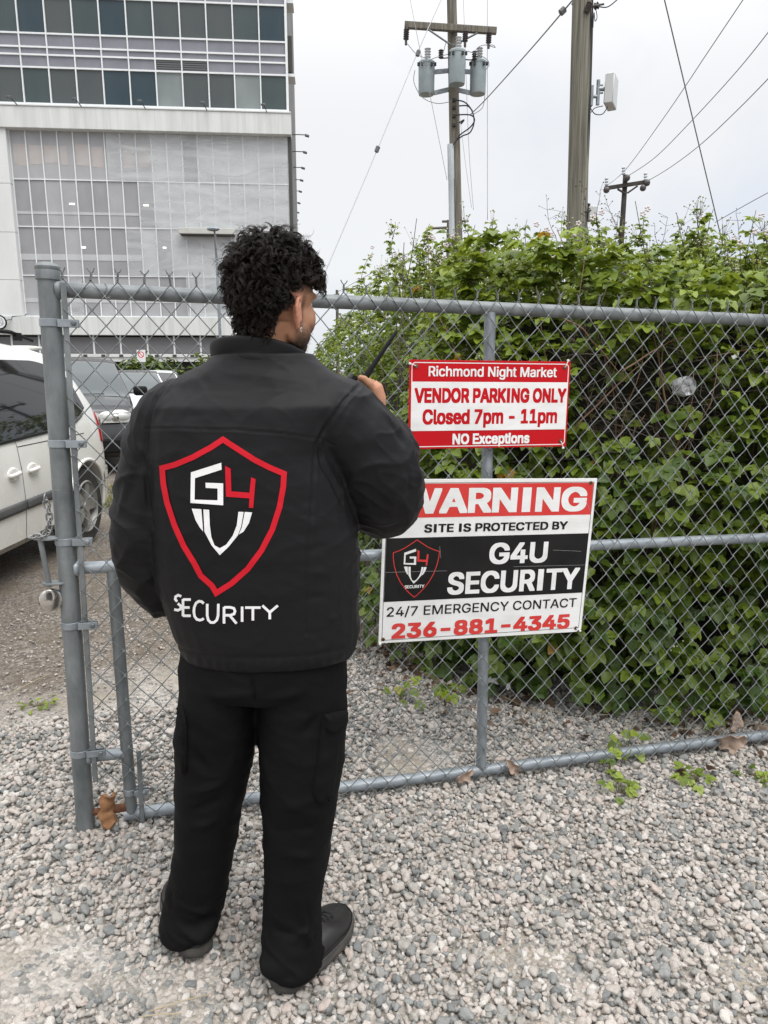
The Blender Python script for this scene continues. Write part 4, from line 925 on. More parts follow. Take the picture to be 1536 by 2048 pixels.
def instancer(name, pts, rot, scl, idx, material, variants, subdiv, flat):
    me = bpy.data.meshes.new(name); me.vertices.add(len(pts)); me.vertices.foreach_set('co', np.asarray(pts, np.float32).ravel())
    for nm, arr in (('rot', rot), ('scl', scl)):
        a = me.attributes.new(nm, 'FLOAT_VECTOR', 'POINT'); a.data.foreach_set('vector', np.asarray(arr, np.float32).ravel())
    a = me.attributes.new('pick', 'INT', 'POINT'); a.data.foreach_set('value', np.asarray(idx, np.int32))
    ob = bpy.data.objects.new(name, me); COL.objects.link(ob); me.materials.append(material)
    g = bpy.data.node_groups.new(name, 'GeometryNodeTree')
    g.interface.new_socket('Geometry', in_out='INPUT', socket_type='NodeSocketGeometry'); g.interface.new_socket('Geometry', in_out='OUTPUT', socket_type='NodeSocketGeometry')
    N, L = g.nodes, g.links; gi = N.new('NodeGroupInput'); go = N.new('NodeGroupOutput')
    jn = N.new('GeometryNodeJoinGeometry')
    for k in range(variants):
        ico = N.new('GeometryNodeMeshIcoSphere'); ico.inputs['Subdivisions'].default_value = subdiv; ico.inputs['Radius'].default_value = 1
        sp = N.new('GeometryNodeSetPosition'); L.new(ico.outputs['Mesh'], sp.inputs['Geometry'])
        pos = N.new('GeometryNodeInputPosition'); ad = N.new('ShaderNodeVectorMath'); ad.operation = 'ADD'; ad.inputs[1].default_value = (k * 7.3, k * 3.1, k * 1.7); L.new(pos.outputs[0], ad.inputs[0])
        vo = N.new('ShaderNodeTexVoronoi'); vo.feature = 'SMOOTH_F1'; vo.inputs['Scale'].default_value = .75; vo.inputs['Smoothness'].default_value = .28; L.new(ad.outputs[0], vo.inputs['Vector'])
        no = N.new('ShaderNodeTexNoise'); no.inputs['Scale'].default_value = 1.1; L.new(ad.outputs[0], no.inputs['Vector'])
        s1 = N.new('ShaderNodeMath'); s1.operation = 'MULTIPLY_ADD'; s1.inputs[1].default_value = -.95; s1.inputs[2].default_value = .30; L.new(vo.outputs['Distance'], s1.inputs[0])
        s2 = N.new('ShaderNodeMath'); s2.operation = 'MULTIPLY_ADD'; s2.inputs[1].default_value = .5; L.new(no.outputs['Fac'], s2.inputs[0]); L.new(s1.outputs[0], s2.inputs[2])
        sc = N.new('ShaderNodeVectorMath'); sc.operation = 'SCALE'; L.new(pos.outputs[0], sc.inputs[0]); L.new(s2.outputs[0], sc.inputs['Scale']); L.new(sc.outputs[0], sp.inputs['Offset'])
        sm = N.new('GeometryNodeSetShadeSmooth'); L.new(sp.outputs[0], sm.inputs[0])
        stm = N.new('GeometryNodeSetMaterial'); stm.inputs['Material'].default_value = material; L.new(sm.outputs[0], stm.inputs[0])
        gi2 = N.new('GeometryNodeGeometryToInstance'); L.new(stm.outputs[0], gi2.inputs[0]); L.new(gi2.outputs[0], jn.inputs[0])
    iop = N.new('GeometryNodeInstanceOnPoints'); L.new(gi.outputs[0], iop.inputs['Points']); L.new(jn.outputs[0], iop.inputs['Instance']); iop.inputs['Pick Instance'].default_value = True
    def na(nm, ty):
        a = N.new('GeometryNodeInputNamedAttribute'); a.data_type = ty; a.inputs['Name'].default_value = nm; return a.outputs['Attribute']
    L.new(na('pick', 'INT'), iop.inputs['Instance Index']); L.new(na('rot', 'FLOAT_VECTOR'), iop.inputs['Rotation']); L.new(na('scl', 'FLOAT_VECTOR'), iop.inputs['Scale'])
    L.new(iop.outputs[0], go.inputs[0])
    md = ob.modifiers.new('scatter', 'NODES'); md.node_group = g
    return ob
def scatter(x0, x1, y0, y1, sp):
    nx, ny = int((x1 - x0) / sp), int((y1 - y0) / sp)
    gx_, gy_ = np.meshgrid(np.arange(nx), np.arange(ny)); p = np.stack([x0 + gx_.ravel() * sp, y0 + gy_.ravel() * sp], 1) + RNG.uniform(-.5, .5, (nx * ny, 2)) * sp
    d = p[:, 1] * .98 + 1.5 * .196
    return p[np.abs(p[:, 0]) < .60 * d + .12]
A = scatter(-2.6, 3.0, .95, 4.3, .0142); B = scatter(-2.6, 3.0, .95, 4.3, .0165); Cc = scatter(-2.2, .6, 4.3, 7.5, .034)
P = np.concatenate([A, B, Cc]); lay = np.concatenate([np.zeros(len(A)), np.ones(len(B)), np.zeros(len(Cc))])
# behind the gate on the left the lot is brown grit: thin the pebbles out there
e = P[:, 1] - 3.35 - .75 * P[:, 0] + np.array([1.6 * .5 * noise.noise(Vector((x * 1.6, y * 1.6, 3.3))) for x, y in P])
keepp = np.clip(1 - (e - .15) / .8, .10, 1); thin = RNG.random(len(P)) < keepp
# sandy, trodden patches where the stones are sunk
sandy = np.array([noise.fractal(Vector((x * 1.5 + 4.2, y * 1.5 + 1.1, .5)), 1, 2, 3) for x, y in P])
sandy += 0.5 * np.exp(-(((P[:, 0] + .22) / .32) ** 2 + ((P[:, 1] - 1.36) / .13) ** 2)) + .6 * np.exp(-(((P[:, 0] + .75) / .25) ** 2 + ((P[:, 1] - 1.55) / .12) ** 2)) + .35 * np.exp(-(((P[:, 0] - .32) / .14) ** 2 + ((P[:, 1] - 1.62) / .07) ** 2))
thin &= ~((lay == 1) & (sandy > .34)) & ~((sandy > .5) & (RNG.random(len(P)) < .5))
thin &= ~((lay == 1) & (RNG.random(len(P)) < .25))
P, lay, sandy, e = P[thin], lay[thin], sandy[thin], e[thin]; n = len(P)
rad = np.clip(RNG.lognormal(math.log(.0070), .29, n), .0042, .0140) * np.where(lay == 1, 1.08, 1.0) * np.where(e > .6, .62, 1.0)
scl = np.stack([rad * RNG.uniform(.85, 1.3, n), rad * RNG.uniform(.75, 1.1, n), rad * RNG.uniform(.55, .85, n)], 1)
z = zg(P[:, 0], P[:, 1]) - .003 + np.where(lay == 1, rad * .95 + .005, rad * .35) - np.clip(sandy - .2, 0, .35) * .010
rot = np.stack([RNG.normal(0, .38, n), RNG.normal(0, .38, n), RNG.uniform(0, 6.28, n)], 1)
gv = instancer('gravel', np.column_stack([P, z]), rot, scl, RNG.integers(0, 9, n), PEB, 9, 3, .7); tag(gv, 'loose grey and pinkish pea gravel covering the ground', 'gravel', kind='stuff')

# ================================================================ leaves
def leaflet(nt_=7):
    ts = [0, .1, .24, .4, .58, .76, .9, 1.0]; V = []; F = []
    for i, t in enumerate(ts):
        w = .40 * math.sin(math.pi * min(1, t ** .78)) ** .85 if 0 < t < 1 else 0.01
        w *= (1.08 if i % 2 else .93)
        for s in (-1, 0, 1): V.append((s * w, t, .16 * abs(s) * w / .4 - .22 * t * t + (.02 if i % 2 else -.02) * abs(s)))
    for i in range(len(ts) - 1):
        for j in range(2): a = i * 3 + j; F.append((a, a + 1, a + 4, a + 3))
    return np.array(V), np.array(F)
def compound(n3=True):
    v, f = leaflet(); Vs = []; Fs = []; o = 0
    for ang, sc, off in (((0, 1, .42),) + (((62, .82, .30), (-62, .82, .30)) if n3 else ())):
        a = R(ang); c, s = math.cos(a), math.sin(a); q = v * sc
        x = q[:, 0] * c - q[:, 1] * s; y = q[:, 0] * s + q[:, 1] * c + off
        z = q[:, 2] - (.10 if ang else 0) * np.abs(q[:, 1])
        Vs.append(np.column_stack([x, y, z])); Fs.append(f + o); o += len(v)
    st = np.array([(-.012, 0, 0), (.012, 0, 0), (.012, .45, 0.0), (-.012, .45, 0.0)]); Vs.append(st); Fs.append(np.array([[0, 1, 2, 3]]) + o)
    return np.concatenate(Vs), np.concatenate(Fs)
COMP, SINGLE = compound(), leaflet()
def leaf_cloud(name, pos, axis, nor, size, tint, mt, parent, tmpl):
    v, f = tmpl; n = len(pos)
    nor = nor / np.linalg.norm(nor, axis=1, keepdims=True)
    axis = axis - nor * np.sum(axis * nor, 1, keepdims=True); axis /= np.linalg.norm(axis, axis=1, keepdims=True) + 1e-9
    sd_ = np.cross(axis, nor); S = np.asarray(size)[:, None, None]
    W_ = pos[:, None, :] + S * (v[None, :, 0:1] * sd_[:, None, :] + v[None, :, 1:2] * axis[:, None, :] + v[None, :, 2:3] * nor[:, None, :])
    Q = f[None] + (np.arange(n) * len(v))[:, None, None]
    me = np_mesh(name, W_.reshape(-1, 3), Q.reshape(-1, 4)); vattr(me, 'tint', np.repeat(tint, len(v)))
    return link_mesh(name, me, mt, parent, 170)
BRAM = leaf_mat('bramble_leaf', (0.044, 0.086, 0.010), (0.225, 0.295, 0.032), (0.32, 0.19, 0.02))
BRAM_Y = leaf_mat('young_bramble_leaf', (0.11, 0.165, 0.022), (0.26, 0.33, 0.055))
CANE = mat('red_brown_cane', (0.10, 0.045, 0.03), 0.6, 0, (0.17, 0.10, 0.06), 8)
CANE_G = mat('green_cane', (0.10, 0.12, 0.04), 0.6, 0, (0.13, 0.08, 0.04), 4)
DEADC = mat('dead_cane', (0.045, 0.035, 0.028), 0.8, 0, (0.11, 0.085, 0.065), 6)
BUD = mat('flower_bud', (0.30, 0.34, 0.20), 0.7, 0, (0.42, 0.42, 0.32), 40)
PETAL = mat('pale_petal', (0.62, 0.55, 0.56), 0.6)
INNER = mat('thicket_core_shade', (0.012, 0.014, 0.008), 0.95, 0, (0.03, 0.026, 0.016), 9, bump=0.8, bscale=30)
hz_ = thing('bramble_thicket', 'tall leafy green bramble thicket crowding behind the gate', 'bush', loc=(1.2, 3.4, 0))
HO = np.array([1.2, 3.4, 0])
curve = np.array([(4.2, 3.75), (3.2, 3.42), (2.3, 3.0), (1.75, 2.93), (1.3, 2.94), (.95, 3.0), (.62, 3.1), (.3, 3.24), (.06, 3.45), (-.10, 3.85), (-.25, 4.6), (-.44, 5.7), (-.76, 7.2), (-1.10, 9.0), (-1.45, 11.5)])
seg = np.linalg.norm(np.diff(curve, axis=0), axis=1); cum = np.concatenate([[0], np.cumsum(seg)])
def front(s):
    x = np.interp(s, cum, curve[:, 0]); y = np.interp(s, cum, curve[:, 1]); d = .25
    tx = np.interp(np.minimum(s + d, cum[-1]), cum, curve[:, 0]) - np.interp(np.maximum(s - d, 0), cum, curve[:, 0]); ty = np.interp(np.minimum(s + d, cum[-1]), cum, curve[:, 1]) - np.interp(np.maximum(s - d, 0), cum, curve[:, 1])
    l = np.hypot(tx, ty); return x, y, -ty / l, tx / l     # outward normal (towards the camera side)
def ztop(x, y):
    base = 2.03 + .10 * np.clip(y - 3.2, 0, 4) + .16 * np.sin(x * 2.3 + 1.1) * np.sin(y * 1.7 + x)
    return base
def edge_in(s): return np.where(s < cum[7], .42, np.minimum(.42 + (s - cum[7]) * .16, .85))     # how far in the crown reaches full height
HOLE = Vector((1.17, 3.12, 1.37))
def gen(n, smin, smax, near):
    s = RNG.uniform(smin, smax, n); t = RNG.random(n) ** .9; x, y, nx, ny = front(s)
    dep = RNG.exponential(.13, n); lump = np.array([noise.noise(Vector((a * 1.9, b * 1.9, c * 4.2))) for a, b, c in zip(x, y, t)]) * .22
    inn = edge_in(s) * t ** 2.6 + dep - lump - .05
    px_, py_ = x - nx * inn, y - ny * inn; top = ztop(px_, py_)
    low = np.where(s > cum[8], .92, 1.0)
    z = .03 + t * (top * low - .02); z = z + RNG.normal(0, .03, n)
    out = np.column_stack([nx * (1 - t * .6), ny * (1 - t * .6), .15 + 1.1 * t])
    return np.column_stack([px_, py_, np.maximum(z, .03)]), out, dep
def gen_top(n, x0, x1, y0, y1):
    x = RNG.uniform(x0, x1, n); y = RNG.uniform(y0, y1, n); cx_ = np.interp(y, curve[8:, 1], curve[8:, 0]) + .55
    cy_ = np.interp(x, curve[:9, 0][::-1], curve[:9, 1][::-1]) + .3
    ok = (x > cx_) & (y > cy_); x, y = x[ok], y[ok]; dep = RNG.exponential(.11, len(x))
    lump = np.array([noise.noise(Vector((a * 1.6, b * 1.6, 9.1))) for a, b in zip(x, y)]) * .2
    return np.column_stack([x, y, ztop(x, y) + lump - dep]), np.tile([0., -.25, 1.], (len(x), 1)), dep
parts_ = [gen(8600, 0.4, cum[8], True), gen(6500, cum[8], cum[-1], False), gen_top(5200, -.2, 4.2, 3.2, 6.5), gen_top(1800, -.4, 4, 6.5, 11)]
pos = np.concatenate([p[0] for p in parts_]); outn = np.concatenate([p[1] for p in parts_]); dep = np.concatenate([p[2] for p in parts_])
hd_ = np.linalg.norm((pos - np.array(HOLE)) * np.array([1 / .30, 1 / .6, 1 / .23]), axis=1)
keep = (hd_ > 1) | (RNG.random(len(pos)) < .16)
gl = (pos[:, 1] - g0[1]) - (pos[:, 0] - g0[0]) * math.tan(GA)
keep &= gl > .07
clump = np.array([noise.noise(Vector((a * 4.2, b * 4.2, c * 4.2 + 3))) for a, b, c in pos]); keep &= clump > RNG.uniform(-.55, .05, len(pos))
pos, outn, dep = pos[keep], outn[keep], dep[keep]; n = len(pos)
nor = outn / np.linalg.norm(outn, axis=1, keepdims=True) * .75 + np.array([0, 0, .75]) + RNG.normal(0, .42, (n, 3))
axs = outn * .7 + RNG.normal(0, .75, (n, 3)) + np.array([0, 0, -.45])
size = RNG.uniform(.038, .078, n) * np.where(pos[:, 1] > 4.2, .85, 1.0)
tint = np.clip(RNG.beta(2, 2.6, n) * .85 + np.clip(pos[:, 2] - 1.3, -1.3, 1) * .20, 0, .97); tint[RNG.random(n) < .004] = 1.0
isn = size > .047
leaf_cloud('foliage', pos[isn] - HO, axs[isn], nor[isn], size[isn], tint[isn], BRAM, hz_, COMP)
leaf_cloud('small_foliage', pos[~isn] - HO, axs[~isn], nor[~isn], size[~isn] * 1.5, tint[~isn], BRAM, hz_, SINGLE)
# solid near-black core, its colour standing for the shade deep inside
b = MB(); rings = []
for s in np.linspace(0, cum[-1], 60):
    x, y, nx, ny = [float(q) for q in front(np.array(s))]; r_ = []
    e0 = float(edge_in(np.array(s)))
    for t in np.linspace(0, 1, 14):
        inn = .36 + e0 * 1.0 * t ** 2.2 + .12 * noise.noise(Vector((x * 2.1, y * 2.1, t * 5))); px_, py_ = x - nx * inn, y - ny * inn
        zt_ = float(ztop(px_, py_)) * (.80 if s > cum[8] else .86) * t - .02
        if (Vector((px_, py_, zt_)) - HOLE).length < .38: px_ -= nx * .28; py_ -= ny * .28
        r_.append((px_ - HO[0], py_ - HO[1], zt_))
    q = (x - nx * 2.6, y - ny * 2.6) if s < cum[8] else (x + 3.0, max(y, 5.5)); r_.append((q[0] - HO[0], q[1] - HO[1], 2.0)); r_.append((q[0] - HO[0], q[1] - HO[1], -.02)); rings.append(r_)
b.loft(rings, True); b.build('shade_core', INNER, hz_, 170)
# canes
def arc_cane(b, p, q, r, sag=.0, n=10, wob=.02, seed=0.0):
    p, q = Vector(p), Vector(q); pts = []
    for i in range(n + 1):
        t = i / n; v = p.lerp(q, t) + Vector((0, 0, sag * 4 * t * (1 - t))) + noise.noise_vector(Vector((seed, t * 3, 1))) * wob; pts.append(v)
    b.tube(pts, [r * (1 - .55 * i / n) for i in range(n + 1)], 5); return pts
hv = Vector(HO); b = MB(); bd_ = MB(); rng = random.Random(21)
def H3(u, v, Y): return Vector(onY(u, v, Y)) - hv
for (u, v, Y, u2, v2, Y2_, r) in ((1352, 880, 3.12, 1300, 660, 3.1, .006), (1240, 748, 3.0, 1380, 670, 3.1, .0045), (1150, 860, 3.05, 1300, 715, 3.1, .0045), (1120, 630, 3.0, 1245, 752, 3.05, .004), (1290, 560, 3.1, 1275, 620, 3.15, .005), (1410, 1030, 3.15, 1345, 850, 3.15, .005), (1500, 700, 3.2, 1330, 740, 3.25, .004), (1200, 1000, 3.1, 1290, 830, 3.1, .004)):
    arc_cane(b, H3(u, v, Y), H3(u2, v2, Y2_), r, .02, seed=u)
for k in range(70):
    s = rng.uniform(.5, cum[10]); x, y, nx, ny = [float(q) for q in front(np.array(s))]
    z0, z1 = rng.uniform(0, .8), rng.uniform(1.0, 2.2); i0, i1 = rng.uniform(.1, .4), rng.uniform(.05, .4); ds = rng.uniform(-.5, .5)
    x2, y2, nx2, ny2 = [float(q) for q in front(np.array(min(max(s + ds, 0), cum[-1])))]
    arc_cane(b if k % 3 else bd_, Vector((x - nx * i0, y - ny * i0, z0)) - hv, Vector((x2 - nx2 * i1, y2 - ny2 * i1, z1)) - hv, rng.uniform(.003, .0055), rng.uniform(0, .15), seed=k * 1.3, wob=.08)
for k in range(120):   # dead twigs tangled in the hollow
    c = HOLE - hv + Vector((rng.uniform(-.4, .4), rng.uniform(-.05, .25), rng.uniform(-.3, .28))); d = Vector((rng.gauss(0, 1), rng.gauss(0, .3), rng.gauss(0, .8))).normalized() * rng.uniform(.08, .25)
    arc_cane(bd_, c - d, c + d, rng.uniform(.001, .0028), 0, 6, .04, k * 2.1)
b.build('cane', CANE, hz_, 170)
# upright flowering shoots above the crown
bs = MB(); bb = MB(); bp_ = MB(); lp, la, ln_, ls = [], [], [], []
spots = [(785, 450, 5.2), (740, 505, 6.0), (735, 560, 6.5), (830, 480, 4.8), (930, 430, 4.3), (985, 440, 4.2), (1040, 470, 4.0), (1135, 425, 4.0), (1195, 430, 3.9), (1280, 420, 3.8), (1365, 430, 3.7), (1402, 408, 3.7), (1450, 450, 3.7), (1500, 430, 3.7), (1525, 440, 3.6), (880, 500, 4.6), (1090, 455, 4.0), (1240, 450, 3.9), (1330, 470, 3.7), (1480, 480, 3.6), (700, 630, 7.5), (665, 680, 8.5), (760, 530, 5.8), (1010, 455, 4.1), (1060, 440, 4.4), (1160, 470, 3.8), (900, 465, 4.6), (1425, 425, 4.0), (860, 450, 5.2), (960, 480, 4.0), (810, 530, 4.8), (1210, 480, 3.6), (1300, 500, 3.55), (1400, 490, 3.5), (1110, 500, 3.6), (1020, 520, 3.6), (1470, 520, 3.45), (1250, 540, 3.45), (940, 540, 3.7)]
extra = []
for u, v, Y in spots:
    for _ in range(2): extra.append((u + rng.uniform(-45, 45), v + rng.uniform(15, 75), Y + rng.uniform(-.1, .5)))
for u, v, Y in spots + extra:
    tip = H3(u, v, Y); root = tip + Vector((rng.uniform(-.18, .18), rng.uniform(0, .25), -rng.uniform(.35, .6)))
    P_ = arc_cane(bs, root, tip, .0036, rng.uniform(-.02, .05), 12, .05, u * .37)
    for i in range(2, 12):
        for _ in range(3):
            d = Vector((rng.gauss(0, 1), rng.gauss(0, 1), rng.uniform(-.2, .5))).normalized(); lp.append(P_[i]); la.append(d); ln_.append(Vector((rng.gauss(0, .35), rng.gauss(0, .35) - .3, 1))); ls.append(rng.uniform(.030, .062) * (1.2 - i / 22))
    if rng.random() < .5:
        for _ in range(rng.randint(9, 18)):
            c = tip + Vector((rng.gauss(0, .022), rng.gauss(0, .022), rng.gauss(-.02, .035))); rr = rng.uniform(.0035, .0065); bb.ball(c, rr, 4); bs.tube([c, tip + Vector((0, 0, -.05))], .0008, 3)
    for _ in range(2 if rng.random() < .25 else 0):
        c = tip + Vector((rng.gauss(0, .03), -.02, rng.gauss(-.02, .03)))
        for k in range(5):
            a = k * 1.2566; bp_.ball(c + Vector((.010 * math.cos(a), -.002, .010 * math.sin(a))), (.007, .0025, .007), 4)
bs.build('stem', CANE_G, hz_, 170)
for _ in range(230):   # buds and blossoms dotted over the face
    i = rng.randrange(n)
    if dep[i] < .08:
        c = Vector(pos[i]) - hv + Vector(outn[i]).normalized() * .04
        for k in range(rng.randint(3, 7)): bb.ball(c + Vector((rng.gauss(0, .015), rng.gauss(0, .015), rng.gauss(0, .018))), rng.uniform(.003, .006), 4)
        if rng.random() < .12:
            for k in range(5): a = k * 1.2566; bp_.ball(c + Vector((.010 * math.cos(a), -.004, .010 * math.sin(a))), (.007, .003, .007), 4)
tag(bb.build('flower_bud', BUD, hz_, 170), kind='stuff'); tag(bp_.build('blossom', PETAL, hz_, 170), kind='stuff')
lp, la, ln_ = [np.array([tuple(q) for q in w]) for w in (lp, la, ln_)]
leaf_cloud('shoot_leaf', lp, la, ln_, np.array(ls), RNG.random(len(lp)), BRAM_Y, hz_, COMP)
# dry dark seed heads
for u, v, Y in ((1195, 385, 3.9), (1215, 400, 3.9), (1232, 420, 3.8), (1310, 455, 3.7), (1330, 440, 3.7), (1388, 412, 3.7), (1372, 450, 3.7), (1478, 430, 3.6), (1500, 450, 3.6), (1168, 372, 4.0), (1440, 455, 3.8), (1090, 410, 4.2), (1120, 420, 4.2)):
    tip = H3(u, v, Y); P_ = arc_cane(bd_, tip + Vector((rng.uniform(.0, .16), .05, -.42)), tip, .0022, .03, 10, .03, u * .7)
    for i in range(4, 11):
        for _ in range(2):
            e_ = P_[i] + Vector((rng.gauss(0, .025), rng.gauss(0, .02), rng.uniform(0, .03))); bd_.tube([P_[i], e_], .0009, 3); bd_.ball(e_, rng.uniform(.0025, .0042), 4)
bd_.build('dead_cane', DEADC, hz_, 170)

# ---------------------------------------------------------------- weeds, litter
def weed(name, label, x, y, nl, rad, h, mt, tmpl=COMP, sz=(.03, .05), cat='weed'):
    o = thing(name, label, cat, loc=(x, y, float(zg(x, y)) + .004)); b = MB(); p_, a_, n_, s_ = [], [], [], []
    for k in range(nl):
        a = rng.uniform(0, 6.28); r_ = rad * math.sqrt(rng.random()); zz = h * rng.uniform(.3, 1); e_ = Vector((r_ * math.cos(a), r_ * math.sin(a), zz))
        b.tube([(0, 0, -.01), e_ * .5 + Vector((0, 0, zz * .2)), e_], .0012, 4); p_.append(tuple(e_)); a_.append((math.cos(a), math.sin(a), rng.uniform(-.4, .4))); n_.append((rng.gauss(0, .3), rng.gauss(0, .3) - .3, 1)); s_.append(rng.uniform(*sz))
    b.build('stem', CANE_G, o, 170); leaf_cloud('foliage', np.array(p_), np.array(a_), np.array(n_), np.array(s_), RNG.random(nl), mt, o, tmpl); return o
for (lab, u, v, nl, rd, h, m_, t_, sz) in (('bright green leafy weed sprouting under the bottom rail in front of the gate', 1238, 1572, 12, .05, .06, BRAM_Y, COMP, (.02, .032)),
        ('small green weed just behind the bottom rail near the dead leaves', 1218, 1535, 8, .035, .09, BRAM, COMP, (.02, .03)),
        ('yellow green weed with small yellow flowers beside the crumpled brown leaf', 1388, 1545, 14, .06, .05, BRAM_Y, COMP, (.022, .035)),
        ('low green weed at the right edge of the gravel', 1500, 1530, 9, .06, .03, BRAM, COMP, (.022, .03)),
        ('pale green broad leaved seedling behind the bottom rail', 1255, 1490, 7, .05, .09, BRAM_Y, SINGLE, (.05, .07)),
        ('fresh green bramble sprig behind the rail beside the clear wrapper', 1372, 1440, 10, .08, .13, BRAM_Y, COMP, (.03, .045)),
        ('small green weed in the gravel left of the centre brace', 800, 1385, 8, .09, .08, BRAM, COMP, (.025, .04)),
        ('straggling green weed at the thicket foot left of the centre brace', 890, 1400, 12, .14, .12, BRAM, COMP, (.03, .045)),
        ('tiny green weed patch in the brown lot beyond the post', 75, 1412, 14, .07, .02, BRAM, SINGLE, (.02, .03))):
    q = onground(u, v); q[2] = zg(q[0], q[1]); weed('weed', lab, q[0], q[1], nl, rd, h, m_, t_, sz)
YEL = mat('yellow_petal', (0.55, 0.45, 0.03), .6)
# leaf litter along the thicket foot
lv, lf = leaflet(); k = 420; s = RNG.uniform(.8, cum[9], k); x, y, nx, ny = front(s); off = RNG.exponential(.14, k) - .10
p_ = np.column_stack([x + nx * off, y + ny * off, RNG.uniform(.008, .025, k) + zg(x, y)])
LITT = leaf_mat('litter_leaf', (0.07, 0.042, 0.028), (0.22, 0.15, 0.10))
ll = leaf_cloud('leaf_litter', p_, RNG.normal(0, 1, (k, 3)) * np.array([1, 1, .2]), np.array([0, 0, 1.]) + RNG.normal(0, .35, (k, 3)), RNG.uniform(.03, .07, k), RNG.random(k), LITT, None, SINGLE); tag(ll, 'brown leaf litter at the foot of the thicket', 'litter', kind='stuff')
# long dry grass stems in the litter
b = MB(); STRAW = mat('dry_straw', (0.34, 0.28, 0.18), .8, 0, (0.45, 0.38, 0.26), 20)
for k in range(60):
    s_ = rng.uniform(1, cum[8]); x, y, nx, ny = [float(q) for q in front(np.array(s_))]; c = Vector((x + nx * rng.uniform(-.1, .12), y + ny * rng.uniform(-.1, .12), .015 + float(zg(x, y)))); d = Vector((rng.gauss(0, 1), rng.gauss(0, .5), rng.gauss(0, .25))).normalized() * rng.uniform(.05, .16)
    b.tube([c - d, c + Vector((0, 0, .012)), c + d], .0011, 4)
ob = b.build('dry_grass', STRAW, None, 170); tag(ob, 'scattered dry grass stalks at the thicket foot', 'grass', kind='stuff')
for lab, u, v, ang, ln2 in (('thin pale straw lying on the gravel in front of the shoes', 360, 2010, 20, .07), ('short straw at the bottom left of the gravel', 320, 2036, 5, .05), ('long dry stalk lying in the brown lot left of the post', 40, 1385, 70, .18)):
    q = onground(u, v); b = MB(); d = Vector((math.cos(R(ang)), math.sin(R(ang)), 0)) * ln2; b.tube([-d, Vector((0, 0, .004)), d], .0016, 5); o = b.build('straw', STRAW, None, 170); o.location = (q[0], q[1], .018 + float(zg(q[0], q[1]))); tag(o, lab, 'straw')
# crushed clear cup stuck in the mesh, wrapper and paper scraps
CLEAR = mat('clear_plastic', (0.85, 0.87, 0.9), .12, 0, trans=.75, ior=1.4, bump=.9, bscale=55, bdist=.006)
b = MB(); n_ = 28; rings = []
for k, (r_, y_) in enumerate(((.004, -.004), (.02, -.0), (.030, .001), (.0335, -.005), (.036, .004), (.0355, .02), (.033, .035), (.030, .05), (.02, .058))):
    ring = []
    for j in range(n_):
        a = 2 * math.pi * j / n_; nz = noise.noise(Vector((math.cos(a) * 1.9, math.sin(a) * 1.9, y_ * 60))); rr = r_ * (1 + .16 * nz * (k / 5)); ring.append((rr * math.cos(a), y_ + .007 * nz, rr * math.sin(a)))
    rings.append(ring)
b.loft(rings, False)
cup = b.build('plastic_cup', CLEAR, None, 60); cup.matrix_world = GM @ Matrix.Translation((2.115, -.03, 1.485)) @ Matrix.Rotation(R(8), 4, 'Z') @ Matrix.Rotation(R(-6), 4, 'X'); tag(cup, 'crushed clear plastic cup pushed into the mesh right of the red sign', 'cup')
md = cup.modifiers.new('t', 'SOLIDIFY'); md.thickness = .0008; apply_mods(cup)
def scrap(name, label, u, v, Y, w, h, mt, cat, rx, seed):
    c = onY(u, v, Y); b = MB(); n_ = 9; vs = []; fs = []
    for i in range(n_):
        for j in range(n_):
            x = (i / (n_ - 1) - .5) * w; zz = (j / (n_ - 1) - .5) * h; d = noise.noise_vector(Vector((x * 28, zz * 28, seed))) * .012; vs.append((x + d.x, d.y, zz + d.z))
    for i in range(n_ - 1):
        for j in range(n_ - 1): a = i * n_ + j; fs.append((a, a + 1, a + n_ + 1, a + n_))
    b.add(vs, fs); o = b.build(name, mt, None, 60); md = o.modifiers.new('t', 'SOLIDIFY'); md.thickness = .0007; apply_mods(o); o.location = c; o.rotation_euler = (R(rx), 0, R(20)); tag(o, label, cat)
TISSUE = mat('white_tissue', (.7, .7, .7), .8)
scrap('tissue', 'crumpled white tissue low in the leaves right of the centre brace', 985, 1360, 3.12, .045, .035, TISSUE, 'tissue', -35, 2.0)
scrap('tissue', 'second smaller white scrap low in the leaves right of the centre brace', 1018, 1372, 3.1, .025, .03, TISSUE, 'tissue', -25, 5.0)
scrap('plastic_wrapper', 'clear crinkled wrapper lying behind the bottom rail by the bramble sprig', 1340, 1448, 2.98, .09, .06, CLEAR, 'wrapper', -40, 8.0)
scrap('paper_scrap', 'white paper scrap high in the thicket right of the plastic cup', 1470, 713, 3.2, .04, .02, TISSUE, 'paper', -20, 11.0)
# grass beyond the van
GRASS = leaf_mat('grass_blade', (0.08, 0.11, 0.025), (0.27, 0.26, 0.09))
k = 5200; gx0 = RNG.uniform(-3.5, -1.7, k); gy0 = RNG.uniform(7.6, 11.5, k); okk = np.array([noise.noise(Vector((a * .9, b_ * .9, 2))) for a, b_ in zip(gx0, gy0)]) > -.25; gx0, gy0 = gx0[okk], gy0[okk]; k = len(gx0)
bv = np.array([(-.06, 0, 0), (.06, 0, 0), (.045, .5, .03), (-.045, .5, .03), (.004, 1, .16), (-.004, 1, .16)]); bf = np.array([(0, 1, 2, 3), (3, 2, 4, 5)])
ob = leaf_cloud('grass', np.column_stack([gx0, gy0, np.zeros(k)]), np.column_stack([RNG.normal(0, .4, k), RNG.normal(0, .4, k), np.ones(k)]), np.column_stack([RNG.normal(0, 1, k), RNG.normal(0, 1, k) - .3, np.full(k, .1)]), RNG.uniform(.05, .14, k), RNG.random(k), GRASS, None, (bv, bf)); tag(ob, 'patchy dry grass beyond the white van', 'grass', kind='stuff')
